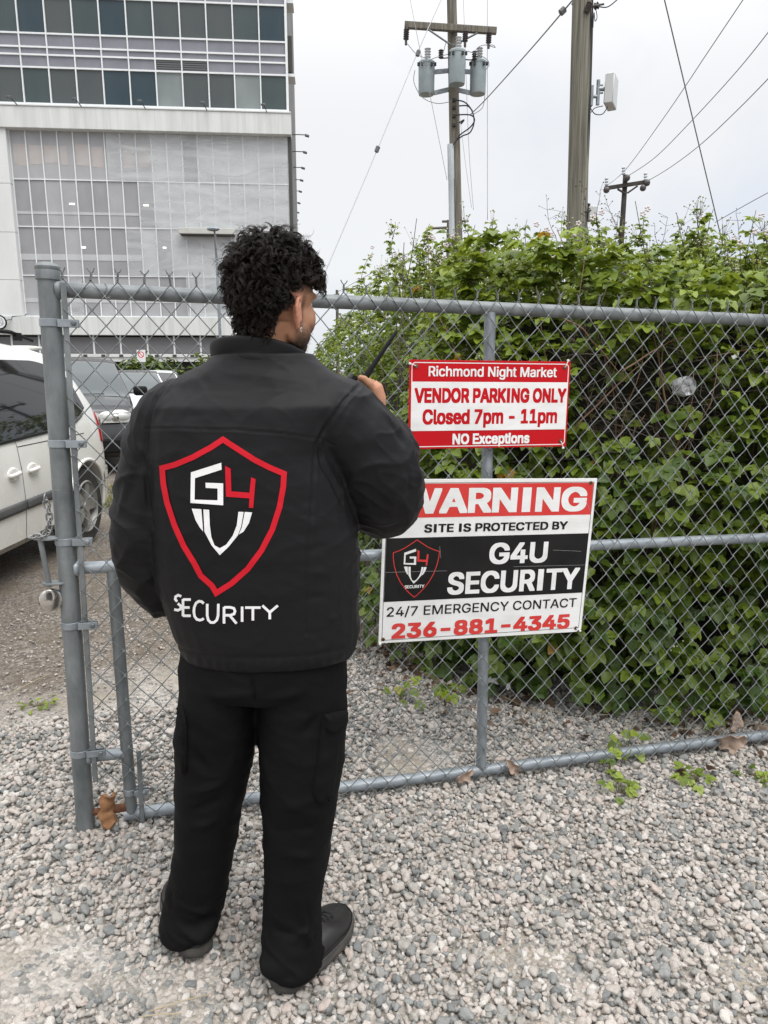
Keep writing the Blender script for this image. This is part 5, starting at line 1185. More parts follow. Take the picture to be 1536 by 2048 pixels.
# row of shrubs in front of the car park
SHR = leaf_mat('shrub_leaf', (0.03, 0.06, 0.012), (0.16, 0.21, 0.05))
for i, (x0, yy, w_, h_, lab) in enumerate(((-11.4, 28.5, 1.5, 1.7, 'leftmost of the three low green shrubs before the car park'), (-9.2, 28.2, 1.5, 2.05, 'middle and tallest of the three green shrubs before the car park'), (-6.9, 28.4, 1.4, 1.85, 'low green shrub before the car park just left of the man\'s collar'))):
    o = thing('shrub', lab, 'shrub', loc=(x0, yy, 0), group='shrubs before the car park'); k = 2200
    th = RNG.uniform(0, 6.28, k); ph = np.arccos(RNG.uniform(0, 1, k)); rr = RNG.uniform(.7, 1, k) ** .5 * (1 + .25 * np.array([noise.noise(Vector((math.cos(a) * 2, math.sin(a) * 2, c * 2 + i))) for a, c in zip(th, ph)]))
    d = np.column_stack([np.cos(th) * np.sin(ph), np.sin(th) * np.sin(ph), np.cos(ph)]); p_ = d * rr[:, None] * np.array([w_, .8, h_]); p_[:, 2] *= .97
    leaf_cloud('foliage', p_, d + RNG.normal(0, .8, (k, 3)), d + RNG.normal(0, .5, (k, 3)) + np.array([0, 0, .5]), RNG.uniform(.12, .24, k), RNG.random(k), SHR, o, SINGLE)
    b = MB()
    for q in range(5): b.tube([(rng.uniform(-.1, .1), 0, 0), (rng.uniform(-.6, .6), rng.uniform(-.3, .3), h_ * .75)], [.03, .012], 5)
    b.build('stem', DEADC, o, 170)
for lab, u, vt in (('small white no parking sign on a thin post before the shrubs', 283, 699),):
    c = onY(u, 712, 27.0); o = thing('no_parking_sign', lab, 'sign', loc=(c[0], 27.0, 0)); b = MB(); b.tube([(0, 0, 0), (0, 0, c[2] + .2)], .03, 8); b.build('sign_post', GALV, o)
    b = MB(); b.box((0, -.035, c[2]), (.32, .012, .44)); b.build('panel', SIGN_W, o, bevel=.004)
    b = MB()
    for q in stroke([(.10 * math.cos(a), c[2] + .05 + .10 * math.sin(a)) for a in np.linspace(0, 6.283, 25)[:-1]], .03, True): b.add([(p[0], -.0425, p[1]) for p in q], [(0, 1, 2, 3)])
    for q in stroke([(-.07, c[2] + .12), (.07, c[2] - .02)], .026): b.add([(p[0], -.0428, p[1]) for p in q], [(0, 1, 2, 3)])
    b.build('symbol', SIGN_R2, o, 0)
# ================================================================ vehicles
PAINT_W = mat('white_car_paint', (0.72, 0.71, 0.67), .28, 0, (0.78, 0.77, 0.735), 1.2, coat=.6, rvar=.05)
PAINT_W2 = mat('cool_white_car_paint', (0.68, 0.70, 0.71), .25, 0, coat=.6)
PAINT_G = mat('dark_grey_car_paint', (0.035, 0.036, 0.038), .28, 0.2, (0.05, 0.05, 0.052), 2, coat=.7)
TINT = mat('tinted_window', (0.010, 0.011, 0.012), .03, 0, spec=.65)
TINT_L = mat('windscreen_glass', (0.06, 0.075, 0.08), .04, 0, spec=.7)
RUBBER = mat('tyre_rubber', (0.018, 0.018, 0.018), .85, 0, (0.04, 0.037, 0.034), 12)
ALLOY = mat('alloy_wheel', (0.45, 0.45, 0.44), .35, .6, (0.3, 0.29, 0.28), 9)
TRIM = mat('grey_plastic_trim', (0.075, 0.078, 0.082), .6, 0, (0.1, 0.1, 0.1), 6)
BLACKP = mat('black_plastic', (0.007, 0.007, 0.007), .6, spec=.25)
LENS = mat('headlamp_lens', (0.55, 0.56, 0.55), .12, .1, (0.55, .55, .53), 14, spec=.6)
REDL = mat('red_lamp', (0.34, 0.012, 0.016), .15)
AMB = mat('amber_lamp', (.45, .12, .03), .2)
def lerp_tab(tab, y):
    return float(np.interp(y, [t[0] for t in tab], [t[1] for t in tab]))
class Car:
    def __init__(s, roof, bottom, taper, hw, crown=.035): s.roof, s.bot, s.tp, s.hwt, s.cr = roof, bottom, taper, hw, crown
    def hw(s, y, z): return lerp_tab(s.hwt, z) * lerp_tab(s.tp, y)
    def edge(s, y): return s.hw(y, lerp_tab(s.roof, y) - .05)
    def top(s, x, y):
        zr = lerp_tab(s.roof, y); e = s.edge(y); return zr - s.cr * min(1, abs(x) / e) ** 2.5
    def ring(s, y):
        zr, zb = lerp_tab(s.roof, y), lerp_tab(s.bot, y); R_ = []
        for f in (0, .05, .14, .26, .38, .5, .62, .74, .85, .94):
            z = zb + (zr - .05 - zb) * f; x = s.hw(y, z)
            if f == 0: x *= .93
            R_.append((x, z))
        e = s.edge(y)
        for g in (1.0, .985, .94, .85, .6, .3): R_.append((e * g, zr - s.cr * g ** 2.5 - (.018 if g == 1.0 else .005 if g == .985 else 0)))
        half = [(x, y, z) for x, z in R_]; return half + [(0, y, zr)] + [(-x, y, z) for x, z in R_[::-1]]
    def body(s, ys):
        b = MB(); b.loft([s.ring(y) for y in ys], True); return b
    def side(s, b, ys, zlo, zhi, off=.004, sgn=1, nz=6):
        """panel lying on the flank between two height curves"""
        vs = []; fs = []; n = len(ys)
        for y in ys:
            a, c = zlo(y), zhi(y)
            for k in range(nz + 1):
                z = a + (c - a) * k / nz; vs.append((sgn * (s.hw(y, z) + off), y, z))
        for i in range(n - 1):
            for k in range(nz): q = i * (nz + 1) + k; fs.append((q, q + 1, q + nz + 2, q + nz + 1))
        b.add(vs, fs); return b
    def topp(s, b, ys, xw, off=.005, nx=8):
        vs = []; fs = []
        for y in ys:
            w = xw(y)
            for k in range(nx + 1): x = -w + 2 * w * k / nx; vs.append((x, y - off * .6, s.top(x, y) + off))
        for i in range(len(ys) - 1):
            for k in range(nx): q = i * (nx + 1) + k; fs.append((q, q + 1, q + nx + 2, q + nx + 1))
        b.add(vs, fs); return b
def wheel(parent, x, y, r, sgn, w=.2, spokes=5):
    X = Matrix.Translation((x, y, r)) @ Matrix.Rotation(R(90) * sgn, 4, 'Y')
    b = MB(); b.lathe([(r * .66, -w / 2), (r * .9, -w / 2), (r * .985, -w * .36), (r, -w * .2), (r, w * .2), (r * .985, w * .36), (r * .9, w / 2), (r * .66, w / 2 - .004)], 40, X=X, cap=False); wh = b.build('wheel', RUBBER, parent, 30)
    b = MB(); rr = r * .67; b.lathe([(rr, w / 2 - .006), (rr * .94, w / 2 + .004), (rr * .92, w / 2 - .03), (rr * .86, w / 2 - .07), (rr * .2, w / 2 - .075)], 40, X=X, cap=False)
    for k in range(spokes):
        a = 2 * math.pi * k / spokes + .3; ca, sa = math.cos(a), math.sin(a)
        def q(rad, tang, zz): return (rad * ca - tang * sa, rad * sa + tang * ca, zz)
        vs = [q(rr * .1, -.035, w / 2 - .01), q(rr * .1, .035, w / 2 - .01), q(rr * .93, .045, w / 2 - .012), q(rr * .93, -.045, w / 2 - .012), q(rr * .1, -.035, w / 2 - .06), q(rr * .1, .035, w / 2 - .06), q(rr * .93, .045, w / 2 - .06), q(rr * .93, -.045, w / 2 - .06)]
        b.add(vs, [(0, 1, 2, 3), (7, 6, 5, 4), (0, 3, 7, 4), (1, 5, 6, 2), (0, 4, 5, 1), (3, 2, 6, 7)], X=X)
    b.lathe([(.0, w / 2 - .06), (.055, w / 2 - .05), (.05, w / 2 + .002), (.01, w / 2 + .006)], 16, X=X); b.build('rim', ALLOY, wh, 30)
    b = MB(); b.lathe([(rr * .85, w / 2 - .072), (.02, w / 2 - .071)], 24, X=X); b.build('spoke_gap_shade', BLACKP, wh)  # black disc painted in for the shade between the spokes
def cut_arches(ob, centers, r, x_in, hw):
    for (y, z, sg) in centers:
        b = MB(); X = Matrix.Translation((sg * (x_in + hw + .2) / 2, y, z)) @ Matrix.Rotation(R(90), 4, 'Y'); L_ = (hw + .2 - x_in) / 2
        b.lathe([(r, -L_), (r, L_)], 40, X=X); c = b.build('cutter', BLACKP, ob.parent, 0)
        md = ob.modifiers.new('c', 'BOOLEAN'); md.operation = 'DIFFERENCE'; md.solver = 'EXACT'; md.object = c
        apply_mods(ob); bpy.data.objects.remove(c)
    ob.data.shade_smooth(); ob.data.set_sharp_from_angle(angle=R(38))

# ---- white minivan, seen along its flank
VW = .975
van = thing('white_minivan', 'white minivan with dark tinted windows parked left of the gate post', 'van', loc=(-2.555 - VW, 0, 0))
roof = [(1.86, .55), (1.90, .72), (2.05, .86), (2.5, .98), (2.95, 1.06), (3.3, 1.33), (3.7, 1.58), (4.1, 1.69), (4.7, 1.735), (5.4, 1.735), (5.85, 1.70), (6.1, 1.655), (6.24, 1.58), (6.36, 1.42), (6.48, 1.25), (6.57, 1.08), (6.63, .9), (6.67, .74), (6.72, .66), (6.74, .58)]
bot = [(1.86, .35), (2.1, .24), (6.3, .25), (6.6, .30), (6.74, .36)]
tp = [(1.86, .72), (1.95, .86), (2.2, .95), (2.8, .995), (3.2, 1), (6.0, 1), (6.3, .992), (6.5, .965), (6.62, .93), (6.70, .90), (6.74, .84)]
hwt = [(.2, .93), (.32, .962), (.55, .985), (.80, .978), (1.0, .955), (1.2, .90), (1.4, .825), (1.58, .735), (1.7, .66)]
V = Car(roof, bot, tp, hwt)
ys = sorted(set([r_[0] for r_ in roof] + [float(q) for q in np.linspace(2.0, 6.7, 60)]))
vb = V.body(ys).build('body', PAINT_W, van, 38); WZ, WR = .342, .342
cut_arches(vb, [(6.05, WZ, 1), (3.02, WZ, 1), (6.05, WZ, -1), (3.02, WZ, -1)], .395, .62, VW)
for sg in (1, -1):
    for y in (6.05, 3.02): wheel(van, sg * (VW - .115), y, WR, sg)
    b = MB()
    for y in (6.05, 3.02):
        P_ = []
        for a in np.linspace(R(-12), R(192), 26):
            yy, zz = y + .405 * math.cos(a), WZ + .405 * math.sin(a); P_.append((sg * (V.hw(yy, zz) + .002), yy, zz))
        b.tube(P_, .016, 8)
    b.build('arch_lip', PAINT_W, vb, 170)
    wl = lambda y: 1.005 + .03 * (y - 4.0) + .11 * max(0, (y - 5.75) / .55) ** 2
    wh_ = lambda y: min(1.575, lerp_tab(roof, y) - .105, 1.575 - .10 * max(0, (y - 5.65) / .5) ** 2)
    b = MB(); V.side(b, list(np.linspace(4.70, 6.28, 34)), lambda y: min(wl(y), wh_(y) - .004), lambda y: max(wh_(y) if y < 6.2 else wh_(6.2) - (y - 6.2) * 3.0, wl(y) + .003) if y < 6.28 else wl(y) + .004, .004, sg); b.build('rear_side_window', TINT, van, 170)
    b = MB(); V.side(b, list(np.linspace(3.55, 4.60, 20)), wl, lambda y: min(wh_(y), 1.02 + max(0, (y - 3.5)) * 1.0), .004, sg); b.build('front_side_window', TINT, van, 170)
    b = MB(); V.side(b, [4.602, 4.65, 4.698], lambda y: wl(y) - .005, lambda y: wh_(y) + .004, .005, sg); b.build('door_pillar', BLACKP, van, 170)
    b = MB(); V.side(b, list(np.linspace(3.5, 6.2, 30)), lambda y: wl(y) - .022, lambda y: wl(y) - .003, .007, sg, 2); b.build('window_trim', BLACKP, van, 170)
    b = MB(); V.side(b, list(np.linspace(3.5, 4.955, 20)), lambda y: .515 + .012 * (y - 4), lambda y: .585 + .012 * (y - 4), .012, sg, 3); V.side(b, list(np.linspace(4.975, 5.55, 10)), lambda y: .515 + .012 * (y - 4), lambda y: .585 + .012 * (y - 4), .012, sg, 3)
    o = b.build('side_trim', TRIM, van, 30); md = o.modifiers.new('s', 'SOLIDIFY'); md.thickness = .011; md.offset = -1; apply_mods(o)
    b = MB()
    for yy in (4.965, 3.52): V.side(b, [yy - .003, yy + .003], lambda y: .27, lambda y: wl(y) - .02, .0012, sg, 12)
    V.side(b, list(np.linspace(4.97, 6.1, 12)), lambda y: .988 - .02, lambda y: .988 - .014, .0012, sg, 1)
    V.side(b, [5.66, 5.666], lambda y: .72, lambda y: 1.0, .0012, sg, 6)
    b.build('door_seam', BLACKP, vb, 0)
    for yy in (4.84, 5.115):
        xx = V.hw(yy, .795); b = MB(); X = Matrix.Translation((sg * xx, yy, .795)) @ Matrix.Rotation(R(90) * sg, 4, 'Y')
        b.lathe([(.034, .006), (.052, .011), (.066, .006), (.069, .0)], 24, X=X @ Matrix.Diagonal((0.74, 1.12, 1, 1))); h = b.build('door_handle', PAINT_W, van, 40)
        b = MB(); b.tube([(sg * (xx + .012), yy - .07, .79), (sg * (xx + .03), yy - .03, .795), (sg * (xx + .032), yy + .03, .80), (sg * (xx + .012), yy + .075, .805)], [.012, .015, .015, .012], 10); b.build('grip', PAINT_W, h, 170)
    b = MB(); P_ = [(sg * (V.hw(5.83 + .085 * math.cos(a), .86 + .085 * math.sin(a)) + .001), 5.83 + .085 * math.cos(a) * (.9), .86 + .085 * math.sin(a)) for a in np.linspace(0, 6.283, 25)[:-1]]; b.tube(P_, .0028, 4, closed=True); b.build('fuel_flap', TRIM, vb)
    b = MB(); b.tube([(sg * .68, 4.15, 1.755), (sg * .675, 4.4, 1.79), (sg * .67, 5.6, 1.785), (sg * .66, 5.95, 1.735)], [.014, .016, .016, .014], 8)
    for yy in (4.35, 5.0, 5.7): b.box((sg * .67, yy, 1.755), (.03, .08, .06))
    b.build('roof_rail', BLACKP, van, 40)
    b = MB(); V.side(b, [6.52, 6.55, 6.575, 6.60, 6.62], lambda y: .86, lambda y: min(1.13, lerp_tab(roof, y) - .05), .012, sg, 8); o = b.build('tail_lamp', REDL, van, 40)
    md = o.modifiers.new('s', 'SOLIDIFY'); md.thickness = .02; md.offset = -1; apply_mods(o)
    b = MB(); V.side(b, list(np.linspace(6.46, 6.735, 8)), lambda y: lerp_tab(bot, y) + .01, lambda y: .60 + .02 * (y > 6.6), .016, sg, 5); o = b.build('bumper_corner', PAINT_W, van, 40)
    b = MB(); b.box((sg * (VW + .10), 3.62, 1.02), (.2, .1, .16)); b.build('door_mirror', PAINT_W, van, bevel=.03, seg=2)
b = MB(); V.topp(b, [3.0, 3.2, 3.4, 3.6, 3.72], lambda y: .86 - .22 * (y - 3.0)); b.build('windscreen', TINT, van, 170)
b = MB(); V.topp(b, [6.255, 6.3, 6.36, 6.42, 6.48, 6.53], lambda y: .62 + .22 * (y - 6.25)); b.build('rear_window', TINT, van, 170)
b = MB(); b.box((0, 6.2, 1.685), (1.16, .28, .03)); b.build('roof_spoiler', PAINT_W, van, bevel=.012)
b = MB()
for sg in (1, -1): b.ball((sg * .72, 1.99, .74), (.14, .1, .08), 8)
b.build('headlamp', LENS, van)

# ---- cars facing the camera in the row behind
def front_car(name, label, loc, yaw, paint, kind, glass):
    o = thing(name, label, 'car', loc=loc, rot=(0, 0, R(yaw)))
    if kind == 'suv':
        roof = [(0, .58), (.03, .80), (.12, .93), (.35, 1.0), (1.0, 1.09), (1.15, 1.13), (1.5, 1.42), (1.85, 1.64), (2.2, 1.70), (3.6, 1.68), (4.2, 1.5), (4.5, 1.05), (4.6, .7)]; w0, w1 = (1.02, 1.86)
    else:
        roof = [(0, .5), (.03, .66), (.12, .76), (.4, .83), (1.0, .93), (1.15, .97), (1.6, 1.25), (2.0, 1.45), (2.4, 1.5), (3.4, 1.46), (4.0, 1.12), (4.5, .98), (4.6, .6)]; w0, w1 = (1.08, 2.0)
    hwt = [(.2, .80), (.35, .875), (.7, .905), (.9, .885), (1.1, .83), (1.35, .73), (1.6, .63), (1.7, .6)] if kind == 'suv' else [(.2, .8), (.35, .87), (.65, .89), (.85, .86), (1.0, .80), (1.2, .71), (1.45, .58)]
    tp = [(0, .80), (.06, .89), (.25, .97), (.8, 1), (3.8, 1), (4.4, .95), (4.6, .85)]; bt = [(0, .32), (.2, .24), (4.4, .26), (4.6, .35)]
    K = Car(roof, bt, tp, hwt); ys = sorted(set([r_[0] for r_ in roof] + [float(q) for q in np.linspace(.05, 4.5, 36)]))
    body = K.body(ys).build('body', paint, o, 38); cut_arches(body, [(.88, .33, 1), (.88, .33, -1), (3.6, .33, 1), (3.6, .33, -1)], .37, .55, .9)
    for sg in (1, -1):
        for y in (.88, 3.6): wheel(o, sg * .79, y, .325, sg)
        b = MB(); zl = lambda y: (1.10 if kind == 'suv' else .95) + .01 * y
        V_ = lambda y: lerp_tab(roof, y) - .09
        K.side(b, list(np.linspace(1.42 if kind == 'suv' else 1.5, 3.95 if kind == 'suv' else 3.6, 24)), zl, lambda y: max(V_(y), zl(y) + .004), .004, sg); b.build('side_window', TINT, o, 170)
        b = MB(); hz_0 = .86 if kind == 'suv' else .68
        K.side(b, list(np.linspace(.05, .42, 8)), lambda y: hz_0 - .10 + .10 * y, lambda y: min(hz_0 + .075 + .1 * y, lerp_tab(roof, y) - .035), .008, sg, 6)
        b.ball((sg * .66, .10, hz_0 - .02), (.17, .13, .105), 10); b.ball((sg * .50, .04, hz_0 - .02), (.13, .08, .085), 10)
        vs = []; fs = []
        for k in range(7):
            x = .40 + .40 * k / 6
            for zz in (hz_0 - .10, hz_0 + .02 + .03 * k / 6): vs.append((sg * x, -.012 + .10 * max(0, (x - .55) / .25) ** 2 * .5 - .01, zz))
        for k in range(6): q = k * 2; fs.append((q, q + 1, q + 3, q + 2))
        b.add(vs, fs); h = b.build('headlamp', LENS, o, 40)
        b = MB(); b.ball((sg * .60, -.02, hz_0 - .03), (.055, .02, .05), 8); b.build('lamp_bowl', STEEL, h)
        b = MB(); K.side(b, list(np.linspace(.08, .3, 4)), lambda y: hz_0 - .135 + .1 * y, lambda y: hz_0 - .102 + .1 * y, .010, sg, 2); b.build('turn_lamp', AMB, h)
        b = MB(); b.box((sg * 1.0, 1.45, (1.17 if kind == 'suv' else 1.03)), (.22, .12, .15)); b.build('door_mirror', BLACKP if kind == 'suv' else paint, o, bevel=.04, seg=2)
    b = MB(); K.topp(b, list(np.linspace(w0 + .06, w1 - .04, 10)), lambda y: K.edge(y) * .93); b.build('windscreen', glass, o, 170)
    if name == 'white_car' and glass is TINT_L:
        b = MB(); K.topp(b, list(np.linspace(w1 - .02, 3.4, 8)), lambda y: K.edge(y) * .97, .006); b.build('roof_panel', PAINT_G, o, 170)
    b = MB(); b.box((0, -.012, .62), (.8, .05, .14)); b.box((0, .0, .43), (1.5, .10, .2)); b.build('grille', BLACKP, o, bevel=.02)
    b = MB(); b.tube([(-.5, w0 + .02, K.top(0, w0) + .01), (0, w0 + .1, K.top(0, w0 + .1) + .012), (.45, w0 + .12, K.top(.4, w0 + .12) + .012)], .009, 5); b.build('wiper', BLACKP, o)
    b = MB(); b.box((0, -.035, .50), (.32, .01, .15)); b.build('number_plate', SIGN_W, o)
    return o
front_car('dark_car', 'dark grey sport utility car facing the camera right behind the van', (-4.42, 10.05, 0), 20, PAINT_G, 'suv', TINT_L)
front_car('white_car', 'white car with a dark roof parked behind the dark grey car', (-5.45, 15.4, 0), 17, PAINT_W2, 'sedan', TINT_L)
front_car('white_car', 'farthest white car peeking out just left of the man\'s shoulder', (-6.35, 19.6, 0), 14, PAINT_W2, 'sedan', TINT)
# ================================================================ the man
man_rng = random.Random(77)
SK_Z = 1.0
def skin_material():
    m, nt, b, N, L = new_mat('skin')
    a = N.new('ShaderNodeAttribute'); a.attribute_name = 'beard'; h = N.new('ShaderNodeAttribute'); h.attribute_name = 'scalp'; rd = N.new('ShaderNodeAttribute'); rd.attribute_name = 'ruddy'
    t = N.new('ShaderNodeTexCoord'); n = N.new('ShaderNodeTexNoise'); n.inputs['Scale'].default_value = 26; n.inputs['Detail'].default_value = 5; L.new(t.outputs['Object'], n.inputs['Vector'])
    c = N.new('ShaderNodeValToRGB'); c.color_ramp.elements[0].position = .3; c.color_ramp.elements[0].color = (.33, .165, .098, 1); c.color_ramp.elements[1].position = .7; c.color_ramp.elements[1].color = (.42, .22, .135, 1); L.new(n.outputs['Fac'], c.inputs['Fac'])
    x0 = N.new('ShaderNodeMixRGB'); L.new(rd.outputs['Fac'], x0.inputs['Fac']); L.new(c.outputs['Color'], x0.inputs['Color1']); x0.inputs['Color2'].default_value = (.55, .24, .17, 1)
    n2 = N.new('ShaderNodeTexNoise'); n2.inputs['Scale'].default_value = 420; n2.inputs['Detail'].default_value = 2; L.new(t.outputs['Object'], n2.inputs['Vector'])
    def dotted(f):
        q = N.new('ShaderNodeMath'); q.operation = 'MULTIPLY_ADD'; q.inputs[1].default_value = .5; q.inputs[2].default_value = -.25; L.new(n2.outputs['Fac'], q.inputs[0])
        s = N.new('ShaderNodeMath'); s.operation = 'ADD'; s.use_clamp = True; L.new(f, s.inputs[0]); L.new(q.outputs[0], s.inputs[1])
        w = N.new('ShaderNodeMath'); w.operation = 'MULTIPLY'; w.use_clamp = True; L.new(s.outputs[0], w.inputs[0]); k = N.new('ShaderNodeMath'); k.operation = 'MULTIPLY'; k.use_clamp = True; k.inputs[1].default_value = 3.0; L.new(f, k.inputs[0]); L.new(k.outputs[0], w.inputs[1]); return w.outputs[0]
    x1 = N.new('ShaderNodeMixRGB'); L.new(dotted(a.outputs['Fac']), x1.inputs['Fac']); L.new(x0.outputs['Color'], x1.inputs['Color1']); x1.inputs['Color2'].default_value = (.008, .006, .005, 1)
    x2 = N.new('ShaderNodeMixRGB'); L.new(dotted(h.outputs['Fac']), x2.inputs['Fac']); L.new(x1.outputs['Color'], x2.inputs['Color1']); x2.inputs['Color2'].default_value = (.012, .009, .008, 1)
    L.new(x2.outputs['Color'], b.inputs['Base Color']); b.inputs['Roughness'].default_value = .58; b.inputs['Specular IOR Level'].default_value = .25
    b.inputs['Subsurface Weight'].default_value = .12; b.inputs['Subsurface Radius'].default_value = (.012, .005, .003); b.inputs['Subsurface Scale'].default_value = .5
    return m
SKIN = skin_material()
JACK = mat('black_shell_fabric', (0.0125, 0.0125, 0.0138), .50, 0, (0.0165, 0.0165, 0.018), 3, rough if False else (1, 1, 1), bump=.25, bscale=900, spec=.42, sheen=.12, bdist=.0004) if False else mat('black_shell_fabric', (0.0044, 0.0044, 0.0054), .55, 0, (0.0060, 0.0060, 0.0072), 3, bump=.3, bscale=7, bstretch=(1, 1, 2.2), spec=.23, sheen=.015, bdist=.010)
TROU = mat('black_twill', (0.0030, 0.0030, 0.0034), .75, 0, (0.0046, 0.0046, 0.005), 4, bump=.5, bscale=8, bstretch=(1, 1, 1.8), spec=.13, sheen=.0, bdist=.012)
SHOE = mat('black_shoe', (0.014, 0.014, 0.014), .42, 0, (0.022, 0.021, 0.02), 14, spec=.45)
SHOE_D = mat('black_shoe_mesh', (0.010, 0.010, 0.010), .8, 0, (0.02, 0.02, 0.02), 60)
SOLE = mat('dusty_black_sole', (0.03, 0.029, 0.028), .8, 0, (0.075, 0.068, 0.06), 18, (1, 1, 2))
HAIR = mat('dark_curly_hair', (0.0060, 0.0045, 0.0038), .45, 0, (0.017, 0.0095, 0.0068), 14, spec=.32)
PRINT_R = mat('red_print', (0.52, 0.010, 0.022), .6, spec=.2, bump=.1, bscale=700)
PRINT_W = mat('white_print', (0.76, 0.76, 0.77), .55, bump=.1, bscale=700)
DARKSEAM = mat('seam_thread', (0.006, 0.006, 0.007), .7)

def ell(c, rx, ry, n=32, p=2.25, rot=0.0):
    """closed horizontal superellipse ring"""
    R_ = []
    for j in range(n):
        a = 2 * math.pi * j / n; ca, sa = math.cos(a), math.sin(a)
        x = rx * math.copysign(abs(ca) ** (2 / p), ca); y = ry * math.copysign(abs(sa) ** (2 / p), sa)
        R_.append((c[0] + x * math.cos(rot) - y * math.sin(rot), c[1] + x * math.sin(rot) + y * math.cos(rot), c[2]))
    return R_
def prow(v, uL, uR, Y, hd, p=2.25, rot=0.0, dy=0.0):
    """ring measured from the photo: row v spans uL..uR at distance Y"""
    a, c = onY(uL, v, Y), onY(uR, v, Y); return ell(((a[0] + c[0]) / 2, Y + dy, a[2]), (c[0] - a[0]) / 2, hd, 32, p, rot)
def pathtube(b, pts, radii, n=22, sub=5, flat=1.0):
    P = [Vector(p) for p in pts]; Q = []; RR = []
    for i in range(len(P) - 1):
        p0, p1, p2_, p3_ = P[max(i - 1, 0)], P[i], P[i + 1], P[min(i + 2, len(P) - 1)]
        for k in range(sub):
            t = k / sub; Q.append(.5 * ((2 * p1) + (p2_ - p0) * t + (2 * p0 - 5 * p1 + 4 * p2_ - p3_) * t * t + (3 * p1 - p0 - 3 * p2_ + p3_) * t ** 3)); RR.append(radii[i] + (radii[i + 1] - radii[i]) * t)
    Q.append(P[-1]); RR.append(radii[-1]); b.tube(Q, RR, n, flat=flat); return Q
MY = 1.63
torso = [(1302, 373, 704, .128), (1285, 366, 713, .138), (1255, 352, 717, .143), (1180, 326, 722, .146), (1070, 306, 718, .150), (960, 300, 700, .154), (900, 296, 684, .152), (850, 294, 700, .146), (810, 305, 716, .134), (780, 324, 716, .118), (757, 350, 694, .104), (738, 385, 660, .094), (722, 412, 638, .088), (706, 430, 625, .084)]
torso_rings = [prow(v, a, c, MY, hd, 2.35, 0, dy=(-.004 if v > 1000 else .004 + .012 * (v < 800))) for v, a, c, hd in torso]
# arms (joint positions)
SR, ER, WR_ = Vector((-.105, 1.63, 1.402)), Vector((-.016, 1.685, 1.205)), Vector((-.012, 1.865, 1.385))
SLf, EL, WL = Vector((-.475, 1.63, 1.405)), Vector((-.566, 1.615, 1.115)), Vector((-.525, 1.695, .915))
# ---------------- jacket
b = MB(); b.loft(torso_rings)
pathtube(b, [SR + Vector((-.10, 0, .005)), SR + Vector((-.02, 0, -.005)), (-.048, 1.648, 1.322), ER + Vector((.0, -.005, .03)), ER + Vector((.012, .035, -.008)), ER + Vector((.015, .085, .035)), (.010, 1.83, 1.305), WR_ + Vector((0, -.012, -.03)), WR_ + Vector((-.002, .0, -.008))], [.078, .098, .104, .108, .104, .092, .074, .056, .046], 26)
pathtube(b, [SLf + Vector((.10, 0, 0)), SLf, (-.520, 1.625, 1.32), (-.548, 1.617, 1.21), EL, (-.562, 1.635, 1.04), (-.548, 1.665, .975), WL + Vector((-.003, -.006, .022)), WL], [.07, .076, .075, .072, .073, .069, .062, .050, .042], 26)
jacket = remeshed(b, 'jacket', JACK, None, .0040, 12, .5)
me = jacket.data; Pn = get_co(me); No = get_no(me)
disp = np.zeros(len(Pn))
def seg_dist(P, A, B):
    A, B = np.array(A), np.array(B); d = B - A; t = np.clip(((P - A) @ d) / (d @ d), 0, 1); return np.linalg.norm(P - (A + t[:, None] * d), axis=1), t
def poly_dist(P, pts):
    D = np.full(len(P), 9.0)
    for i in range(len(pts) - 1): D = np.minimum(D, seg_dist(P, pts[i], pts[i + 1])[0])
    return D
def fold(P, A, B, w, amp):
    """a soft crease that fades out at both ends"""
    d, t = seg_dist(P, A, B); return amp * np.exp(-(d / w) ** 2) * np.sin(math.pi * np.clip(t, .001, .999)) ** 1.4
def PX(u, v, Y): return tuple(onY(u, v, Y))
back = 1.485
